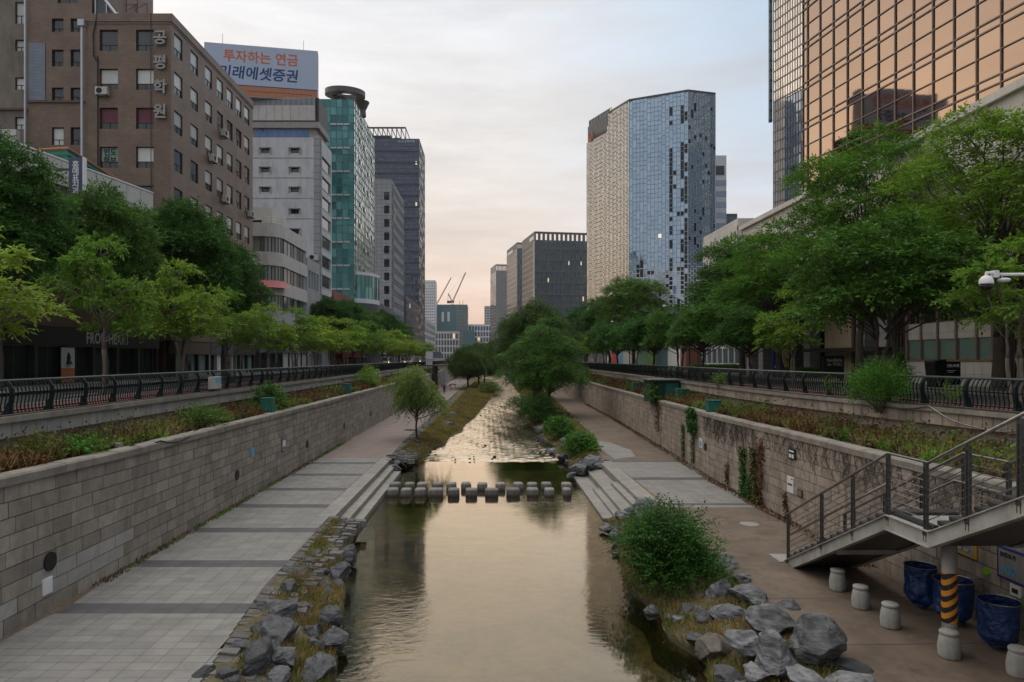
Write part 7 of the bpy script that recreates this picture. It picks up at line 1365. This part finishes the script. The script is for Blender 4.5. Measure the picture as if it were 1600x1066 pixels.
# towers behind it
DB = 330; zb_ = PZ(243, DB); t = thing('banded_tower', 'pale tower with blue window bands behind the glass tower', 'building', (PX(1128, DB), DB, 0)); xa, xb = PX(1108, DB), PX(1135, DB); body(t, [(xa, DB), (xb, DB), (xb + 2, DB + 25), (xa, DB + 25)], 0, zb_, 'frame_white'); m = MB()
for j in range(14): z = zb_ - 12 - j * 5.2; m.fbox(Fr((xa, DB, 0), (1, 0)), 0, xb - xa, z - 2.6, z, .003, .12)
m.build('window_band', 'glass_blue', t); m = MB(); m.fbox(Fr((xa, DB, 0), (1, 0)), .8, xb - xa - 1, zb_ - 9.5, zb_ - 5, .003, .12); m.build('dark_panel', 'slate', t)
block('dark blue glass block right of the banded tower', PX(1130, 360), PX(1152, 360), 360, 380, PZ(334, 360), 'slate', 'glass_slate', 8, 24, mw=.15, mh=.3)
# silver tower behind the bronze one
DV = 231.0; sv = (PX(1300, 190), 190.0); svL = hit((PX(1254, DV), DV), (-.259, .966), 1208.5); svR = hit((PX(1254, DV), DV), (.259, -.966), 1275); SV = thing('silver_tower', 'silver glass tower rising behind the bronze building', 'building', (svL[0], svL[1], 0)); Wv = math.dist(svL, svR); fv = Fr((*svL, 0), (svR[0] - svL[0], svR[1] - svL[1]))
body(SV, [(svL[0] + .3, svL[1]), (svR[0] + .3, svR[1]), (svR[0] + 30, svR[1] + 8), (svL[0] + 30, svL[1] + 8)], 0, 150, 'slate', 'core')
def sk(i, j): return 0
pc = svL; nv = int(Wv / 1.2); g, mm = curtain(SV, fv, Wv, 0, 148, nv, 41, 'glass_silver', 'bronze_frame', .10, .5, .03, .18)
u0 = math.dist(svL, hit(svL, (.259, -.966), 1227.5)); fv2 = Fr((*fv.P(u0, 0, .25)[:2], 0), (fv.u.x, fv.u.y)); ze = PZ(128, 225); curtain(SV, fv2, Wv - u0, 0, ze, int((Wv - u0) / 1.3), 26, 'glass_blue', 'slate', .16, .6, .01, .15, names=('blue_glazing', 'blue_mullion'))
m = MB(); fe = Fr((svL[0] - .9, svL[1] + 1.5, 0), (1, -.1)); m.fbox(fe, 0, 1.1, PZ(165, 231), 150, -1, 0); m.build('edge_fin', 'frame_teal', SV); m = MB()
for j in range(22): z = PZ(165, 231) + j * 3.6 ; m.fbox(fe, -.03, 1.12, z, z + .9, .003, .06)
m.build('fin_band', 'slate', SV)
# bronze mirror building, right foreground
bz0 = (PX(1255, 70), 70.0); dB = (.162, -.987); BZ = thing('bronze_building', 'bronze mirror glass building with dark grid above the right trees', 'building', (bz0[0], bz0[1], 0)); LB = 46.0; fz = Fr((*bz0, 0), dB); ZB = 62.0
e = fz.P(LB, 0); n_ = fz.n; body(BZ, [(bz0[0] - n_.x * .2, bz0[1] - n_.y * .2), (e.x - n_.x * .2, e.y - n_.y * .2), (e.x + 30, e.y + 6), (bz0[0] + 30, bz0[1] + 6)], 0, ZB, 'bronze_frame', 'core')
us = [0, .78] + [.78 + 1.98 * i for i in range(1, 23)]; us = [u for u in us if u < LB] + [LB]; pitch = 4.07; zref = PZ(199.6, 69.2); zs_ = []
z = zref - pitch * 9
while z < ZB: zs_ += [z, z + .62, z + .62 + (pitch - .62) / 2]; z += pitch
g = MB(); m = MB()
for a, b in zip(us, us[1:]):
    for c, d in zip(zs_, zs_[1:]): g.fquad(fz, a, b, c, d, 0, 0, .004)
for u in us: m.fbox(fz, max(0, u - .04), min(LB, u + .04), max(0, zs_[0]), ZB, -.02, .12)
for i, z in enumerate(zs_): w = .035 if i % 3 == 2 else .055; m.fbox(fz, 0, LB, z - w, z + w, -.02, .10)
g.build('glazing', 'glass_bronze', BZ); m.build('mullion', 'bronze_frame', BZ)
# stone podium along the right pavement
PO = thing('stone_podium', 'pale stone podium building with dark ground floor behind the right trees', 'building', (30, 60, 0)); fp = Fr((30, 81, 0), (0, -1)); LP = 66.0; ZP = 1.9 + .522 * 30
m = MB(); wallgrid(m, fp, LP, 7.0, ZP - .5, [], .2); m.fquad(Fr((45, 81, 0), (-1, 0)), 0, 15, 0, ZP - .5); m.fquad(Fr((30, 15, 0), (1, 0)), 0, 15, 0, ZP - .5); m.build('wall', 'beige_stone', PO)
m = MB(); m.fbox(fp, -.2, LP, ZP - .499, ZP, -1.5, .35); m.fbox(fp, 0, LP, 6.6, 6.999, -.6, .25); m.build('cornice', 'beige_stone', PO); m = MB(); m.add([(30, 81, ZP - .01), (45, 81, ZP - .01), (45, 15, ZP - .01), (30, 15, ZP - .01)], [(3, 2, 1, 0)]); m.build('roof', 'concrete', PO)
def pu(px): return 81 - 30 * F / (px - CX)
m = MB(); m.fbox(fp, 0, LP, 0, 6.6, -6, -2.6); m.build('inner_wall', 'frame_dark', PO)
u0, u1 = pu(1417), pu(1551); m = MB(); m.fbox(fp, u0, u1, .14, 1.7, -.4, 0); m.fbox(fp, u0, u1, 3.2, 4.3, -.35, -.05)
for k in range(11): u = u0 + (u1 - u0) * k / 11; m.fbox(fp, u + .01, u + (u1 - u0) / 11 - .02, .16, 1.66, .003, .03)
m.build('stone_base', 'beige_stone', PO); m = MB(); m.fbox(fp, u0, u1, 1.703, 1.8, -.4, .1); m.build('sill', 'wood', PO)
q = [pu(x) for x in (1417, 1439, 1465, 1494, 1526, 1551)]
for a, b in zip(q, q[1:]): window(PO, fp, a + .08, b - .08, 1.81, 3.19, .15, pane='pane_mint', frame='bronze_frame', transom=0)
for a, b in zip(q, q[1:]): window(PO, fp, a + .08, b - .08, 4.31, 6.58, .2, pane='pane_dark', frame='bronze_frame', transom=.35)
m = MB()
for a in q: m.fbox(fp, a - .079, a + .079, 1.81, 6.59, -.3, .06)
m.build('mullion', 'bronze_frame', PO)
for a, b, nn in ((pu(1395), pu(1416), 4), (pu(1552), pu(1680), 26), (pu(1333), pu(1345), 3)):
    m = MB()
    for i in range(nn): u = a + (b - a) * i / nn; m.fbox(fp, u, u + (b - a) / nn * .6, .14, 6.59, -.5, -.02)
    m.build('louver', 'frame_dark', PO)
m = MB(); a, b = pu(1289), pu(1331)
for i in range(14): u = a + (b - a) * i / 14; m.fbox(fp, u, u + (b - a) / 14 * .72, .14, 6.59, -.3, .02)
m.build('wood_slat', 'slat', PO); m = MB(); m.fbox(fp, pu(1280), pu(1400), 2.45, 2.75, .03, 1.6); m.build('canopy', 'frame_dark', PO); m = MB()
for px in (1172, 1190, 1262, 1346, 1380): u = pu(px); m = MB(); m.fbox(fp, max(0, u - .6), u + .6, .1, 6.59, -.9, .1); m.build('pier', 'grey_stone', PO)
m = MB()
for a, b in ((pu(1196), pu(1256)), (pu(1350), pu(1376))):
    n = 6
    m = MB()
    for i in range(n): m.fquad(fp, a + (b - a) * i / n + .04, a + (b - a) * (i + 1) / n - .04, .3, 6.5, -1.2)
    m.build('glazing', 'glass_dark', PO)
block('pale stone building with balustraded top beyond the podium', PX(1153, 112), PX(1200, 112), 112, 130, PZ(341, 112), 'beige_stone', 'glass_slate', 3, 8, mw=1.2, mh=1.6, sides=True); block('white glass hall with flat canopy behind the right trees', 31, 46, 84, 108, 9.5, 'concrete_pale', 'glass_blue', 7, 3, mw=.3, mh=.5); block('grey stone corner block behind the hedge', PX(1160, 88), 36, 82, 83.8, 7.5, 'grey_stone', 'grey_stone', 3, 1, mw=.1, mh=.1, sides=False)
t = thing('red_garage', 'red brown brick garage wall beyond the hedge', 'garage', (30, 110, 0)); m = MB(); x0, x1 = PX(1072, 100), PX(1118, 100); m.box(x0, x1, 100, 103, .1, 3.4); m.build('wall', 'brick_red', t); m = MB(); m.box((x0 + x1) / 2 - .5, x1 - .6, 99.9, 99.97, .15, 2.9); m.build('door', 'browntile_dark', t); m = MB(); m.box(x0 - .2, x1 + .2, 99.8, 103.2, 3.403, 3.6); m.build('roof', 'concrete', t)
# painted hoardings around a building site on the right
cols = [('white', 'white'), ('net_teal', 'pale teal'), ('leaf_green', 'green'), ('mint', 'mint'), ('cream', 'cream'), ('white', 'white'), ('skyblue', 'sky blue'), ('red', 'red'), ('offwhite', 'off white')]
M['leaf_green'] = mk('leaf_green', (.12, .33, .10), (.3, .4, .12), .6, .8, contrast=2); M['mint'] = mk('mint', (.25, .48, .36), rough=.6); M['cream'] = mk('cream', (.6, .53, .42), rough=.6)
for i, (mt, nm) in enumerate(cols):
    y0, y1 = 106 + i * 9, 114.8 + i * 9; x = 30 + i * .25; t = thing('site_hoarding', f'{nm} hoarding panel behind the right trees, {ORD[i]} beyond the garage', 'hoarding', (x, y0, .1), 'painted hoardings'); m = MB()
    for k in range(4): m.box(x - .05, x + .05, y0 + k * 2.2 + .02, y0 + (k + 1) * 2.2 - .02, .15, 4.0)
    m.build('panel', mt, t); m = MB(); m.box(x + .06, x + .2, y0, y1, .1, 4.1); m.build('frame', 'steel_dark', t)
# signs and banner on the right pavement
t = thing('banner_sign', 'tall blue banner board with a multicoloured oval on the right pavement', 'banner', (PX(1220, 64), 64, .14)); fr = Fr((PX(1208, 64), 64, 0), (1, 0)); w = PX(1233, 64) - PX(1208, 64); m = MB(); m.fbox(fr, 0, w, .14, PZ(512, 64), -.25, 0); m.build('board', 'blue_sign', t); zc_ = PZ(545, 64)
def lens(a, b, mat, name, wo):
    m = MB(); P = [fr.P(w, zc_ + b, wo)] + [fr.P(w - a * math.sin(math.pi * k / 24), zc_ + b * math.cos(math.pi * k / 24), wo) for k in range(1, 24)] + [fr.P(w, zc_ - b, wo)]; m.add(P, [tuple(range(25))]); m.build(name, mat, t)
lens(.70, 2.1, 'txt_white', 'oval', .004); lens(.64, 2.0, 'yellow', 'oval', .008); lens(.45, 1.4, 'net_teal', 'oval', .012); lens(.42, .9, 'txt_white', 'oval', .016); lens(.34, .8, 'orange', 'oval', .020); lens(.2, .5, 'yellow', 'oval', .024)
m = MB()
for k in range(3): m.fbox(fr, .1, .62 - .08 * k, PZ(520 + 3.5 * k, 64), PZ(518.4 + 3.5 * k, 64), .004, .01)
m.fbox(fr, .12, .45, PZ(575, 64), PZ(571.5, 64), .004, .01); m.build('lettering', 'txt_white', t)
t = thing('display_board', 'black display board reading Spotlight on YOU before the wooden slats', 'sign', (PX(1303, 54), 54, .14)); fr = Fr((PX(1286, 54), 54, 0), (1, 0)); w = PX(1319, 54) - PX(1286, 54); m = MB(); m.fbox(fr, 0, w, .3, PZ(556, 54), -.2, 0); m.fbox(fr, .1, .2, .1, .297, -.2, 0); m.fbox(fr, w - .2, w - .1, .1, .297, -.2, 0); m.build('board', 'black', t); text('lettering', 'Spotlight\non YOU', .34, 'txt_grey', fr, .3, PZ(565, 54), .01, t, bold=.006)
t = thing('name_sign', 'black stone name sign with white logo below the mint windows', 'sign', (PX(1485, 41), 41, .14)); fr = Fr((PX(1469, 41), 41, 0), (1, 0)); w = PX(1501, 41) - PX(1469, 41); m = MB(); m.fbox(fr, 0, w, .3, PZ(565, 41), -.3, 0); m.build('slab', 'blackgloss', t); text('lettering', '신한L타워', .20, 'txt_white', fr, .30, PZ(573.5, 41), .008, t, bold=.006); m = MB(); m.tube([fr.P(.18 + .07 * math.cos(a * .4), PZ(572.3, 41) + .08 * math.sin(a * .4), .01) for a in range(17)], .02, 5); m.fbox(fr, .3, .95, PZ(579.6, 41), PZ(578.8, 41), .004, .009); m.fbox(fr, .45, .8, PZ(582.3, 41), PZ(581.5, 41), .004, .009); m.build('logo', 'txt_white', t)
m = MB(); fr = Fr((PX(1450, 41.5), 41.5, 0), (1, 0)); m.hexa([fr.P(.12, .14, .5), fr.P(.8, .14, .5), fr.P(.8, .14, -.3), fr.P(.12, .14, -.3), fr.P(0, 1.75, .6), fr.P(.75, 1.85, .6), fr.P(.75, 1.85, -.4), fr.P(0, 1.75, -.4)]); tag(m.build('black_planter', 'blackgloss', bevel=.04), 'tapered glossy black planter beside the name sign', 'planter')
def conifer(px, D, h, lab): shrub('clipped_conifer', lab, (PX(px, D), D, .14), .55, .55, h, 'leaf_dark', 2.2, L=.12, Wd=.05, slen=.3, nc=12, seed=int(px))
conifer(1405, 44, 2.6, 'small dark conifer left of the black name sign'); conifer(1415, 43, 1.5, 'low dark shrub between the conifer and the black planter')
# ---------------------------------------------------------------- vehicles, lamps, deck, barriers, walker
def van(label, x, y, mat, lit, rz=0):
    t = thing('white_van' if mat == 'carwhite' else 'silver_van', label, 'van', (x, y, .006)); m = MB(); yf, yb = y - 2.4, y + 2.4
    pts = [(-2.4, .42), (-2.4, 1.05), (-1.75, 1.25), (-1.15, 2.15), (2.35, 2.2), (2.4, .42)]; n = len(pts); m.add([(x + s, y + a, b) for s in (-.9, .9) for a, b in pts], [tuple(range(n)), tuple(reversed(range(n, 2 * n)))] + [(i, n + i, n + (i + 1) % n, (i + 1) % n) for i in range(n)]); m.build('body', mat, t, bevel=.08)
    m = MB(); m.add([(x - .78, y - 1.72, 1.32), (x + .78, y - 1.72, 1.32), (x + .74, y - 1.22, 2.1), (x - .74, y - 1.22, 2.1)], [(0, 1, 2, 3)]); m.build('windscreen', 'pane_dark', t)
    for s in (-.905, .905): m = MB(); m.add([(x + s, y - 1.4, 1.35), (x + s, y + 1.8, 1.35), (x + s, y + 1.8, 2.0), (x + s, y - 1.0, 2.0)], [(0, 1, 2, 3)]); m.build('side_window', 'pane_dark', t)
    for sx in (-.82, .82):
        for sy in (-1.55, 1.5): m = MB(); m.tube([(x + sx - .1, y + sy, .34), (x + sx + .1, y + sy, .34)], .34, 16); wv = m.build('wheel', 'rubber', t); m = MB(); m.tube([(x + sx - .11, y + sy, .34), (x + sx + .11, y + sy, .34)], .19, 12); m.build('rim', 'alu', wv)
    for sx in (-.65, .65): m = MB(); m.tube([(x + sx, y - 2.44, .85), (x + sx, y - 2.36, .85)], .2, 12); m.build('headlight', 'lamp_on' if lit else 'txt_white', t)
    m = MB(); m.box(x - .5, x + .5, y - 2.43, y - 2.41, .5, .7); m.build('grille', 'black', t); return t
van('white van with both headlights lit coming down the left road', -19.6, 166, 'carwhite', True); van('silver van with lit headlights far up the left road', -20, 205, 'carsilver', True); van('white van parked across the left road beyond the lit one', -23, 185, 'carwhite', False); van('silver van parked by the left kerb, nearest one', -23.2, 152, 'carsilver', False)
LT = thing('street_lamp', 'curved street lamp over the right road beyond the hut', 'street lamp', (20.5, 70, 0)); m = MB(); m.lathe((20.5, 70, 0), [(.12, 0), (.12, .4), (.08, .5), (.06, 7.4)], 10); m.build('pole', 'steel_dark', LT); m = MB(); m.tube([(20.5 - 2.6 * math.sin(a * .157), 70, 7.3 + .9 * math.sin(a * .157 * 1.9)) for a in range(11)], .05, 6); m.build('arm', 'steel_dark', LT); m = MB(); m.lathe((17.95, 70, 7.2), [(.22, 0), (.18, .12), (.05, .18)], 12); m.build('lamp_head', 'alu', LT)
dup(LT, (20.5, 100, 0), 0, 1.0, 'curved street lamp over the right road, farther one')
DK = thing('steel_deck', 'steel stair deck with white panel on the left bank', 'stair deck', (PX(692, 152), 152, PATH)); xw = WL; m = MB(); m.box(xw - 1.5, xw + 3.2, 151, 155, .15, .4); m.build('deck', 'rust', DK)
for x, y in ((xw + .5, 151.3), (xw + 2.9, 151.3), (xw + 2.9, 154.7)): m = MB(); m.lathe((x, y, PATH), [(.25, 0), (.25, 5.64)], 10); m.build('leg', 'frame_dark' if x < xw + 2 else 'concrete', DK)
m = MB(); m.box(xw + .2, xw + 1.3, 152, 153.6, PATH, .14); m.build('stair_core', 'frame_dark', DK); m = MB(); m.box(xw - 1.2, xw + .3, 151.1, 151.25, .41, 3.4); m.build('panel', 'frame_white', DK); m = MB(); m.box(xw + .35, xw + 2.2, 151.12, 151.2, 1.9, 3.3); m.build('screen', 'glass_blue', DK); m = MB()
for k in range(9): x = xw - 1.4 + k * .56; m.tube([(x, 151.05, .4), (x, 151.05, 1.6)], .03, 4)
m.tube([(xw - 1.5, 151.05, 1.6), (xw + 3.2, 151.05, 1.6)], .04, 4); m.build('rail', 'steel_dark', DK)
def barrier(x, y, lab, rz):
    t = thing('road_barrier', lab, 'barrier', (x, y, PATH), 'red and white barriers on the left path', rz); m = MB(); m.box(-1, 1, -.05, .05, .75, 1.0); m.build('rail', 'red', t).location = (0, 0, 0); t.children[0].data.transform(Matrix.Translation((x, y, PATH)))
    m = MB(); m.box(-.5, 0, -.06, .06, .76, .99); m.box(.5, 1.0, -.06, .06, .76, .99); o = m.build('stripe', 'white'); o.parent = t
    for s in (-.8, .8): m = MB(); m.tube([(s, -.35, 0), (s, 0, 1.0), (s, .35, 0)], .04, 5); o = m.build('leg', 'red'); o.parent = t
for i, (x, y, r_) in enumerate([(-11.5, 160, .1), (-10.0, 163, -.15), (-12.0, 168, .2), (-9.2, 170, .5)]): barrier(x, y, f'red and white barrier across the left path, {("nearest the deck", "second from the deck", "behind the first two", "farthest, turned sideways")[i]}', r_)
m = MB(); m.box(-11.2, -10.9, 172, 215, PATH, PATH + .35); tag(m.build('white_kerb_wall', 'concrete_pale'), 'low white kerb wall beside the far left path', 'kerb wall')
def person(x, y, h, label):
    t = thing('person', label, 'person', (x, y, PATH)); s = h / 1.75
    J = {'pel': (0, 0, .92), 'wai': (0, 0, 1.08), 'che': (0, -.01, 1.32), 'nec': (0, -.01, 1.49), 'hea': (0, -.03, 1.60), 'top': (0, -.03, 1.72), 'hl': (-.1, 0, .88), 'kl': (-.11, -.12, .50), 'al': (-.11, -.10, .08), 'tl': (-.11, -.26, .04), 'hr': (.1, 0, .88), 'kr': (.11, .06, .48), 'ar': (.11, .24, .10), 'tr': (.11, .12, .03), 'sl': (-.19, 0, 1.42), 'el': (-.25, .08, 1.14), 'wl': (-.25, .02, .89), 'fl': (-.25, -.03, .78), 'sr': (.19, 0, 1.42), 'er': (.25, -.02, 1.14), 'wr': (.25, -.14, .91), 'fr': (.25, -.2, .81)}
    E = [('pel', 'wai'), ('wai', 'che'), ('che', 'nec'), ('nec', 'hea'), ('hea', 'top'), ('pel', 'hl'), ('hl', 'kl'), ('kl', 'al'), ('al', 'tl'), ('pel', 'hr'), ('hr', 'kr'), ('kr', 'ar'), ('ar', 'tr'), ('che', 'sl'), ('sl', 'el'), ('el', 'wl'), ('wl', 'fl'), ('che', 'sr'), ('sr', 'er'), ('er', 'wr'), ('wr', 'fr')]
    rad = {'pel': .15, 'wai': .13, 'che': .155, 'nec': .055, 'hea': .095, 'top': .07, 'hl': .095, 'hr': .095, 'kl': .06, 'kr': .06, 'al': .045, 'ar': .045, 'tl': .04, 'tr': .04, 'sl': .065, 'sr': .065, 'el': .045, 'er': .045, 'wl': .032, 'wr': .032, 'fl': .036, 'fr': .036}
    K = list(J); me = bpy.data.meshes.new('body'); me.from_pydata([tuple(c * s for c in J[k]) for k in K], [(K.index(a), K.index(b)) for a, b in E], []); o = bpy.data.objects.new('body', me); COL.objects.link(o); o.parent = t; sk_ = o.modifiers.new('skin', 'SKIN'); 
    if not me.skin_vertices: me.skin_vertices.new()
    for i, k in enumerate(K): me.skin_vertices[0].data[i].radius = (rad[k] * s,) * 2; me.skin_vertices[0].data[i].use_root = k == 'pel'
    o.modifiers.new('sub', 'SUBSURF').render_levels = 2; ev = o.evaluated_get(bpy.context.evaluated_depsgraph_get()); m2 = bpy.data.meshes.new_from_object(ev); m2.name = 'body'; o.modifiers.clear(); o.data = m2
    for q in ('cloth_black', 'skin'): m2.materials.append(M[q])
    for p in m2.polygons: c = p.center; p.material_index = 1 if c.z > 1.5 * s or (abs(c.x) > .2 * s and c.z < .9 * s) else 0; p.use_smooth = True
    m = MB(); m.lathe((0, -.01 * s, 1.58 * s), [(.105 * s, 0), (.115 * s, .06 * s), (.10 * s, .13 * s), (.05 * s, .175 * s), (0, .18 * s)], 14); hr = m.build('hair', 'hair', smooth=True); hr.parent = t; return t
person(PX(694, 142), 142, 1.98, 'person in dark clothes walking along the left path towards the bridge')
# ================================================================ the evening haze: one closed box of thin air round the place
m = MB(); m.box(-1560, 1560, -14, 2560, -8.2, 165)
hz = m.build('haze', 'white'); hz['kind'] = 'stuff'; hm = bpy.data.materials.new('haze'); hm.use_nodes = True; t_ = hm.node_tree; t_.nodes.clear(); o_ = t_.nodes.new('ShaderNodeOutputMaterial'); v_ = t_.nodes.new('ShaderNodeVolumePrincipled')
v_.inputs['Color'].default_value = (.97, .93, .90, 1); v_.inputs['Density'].default_value = .00006; v_.inputs['Anisotropy'].default_value = .3; t_.links.new(v_.outputs[0], o_.inputs['Volume']); hz.data.materials.clear(); hz.data.materials.append(hm)
S.cycles.volume_bounces = 0; S.cycles.volume_max_steps = 64
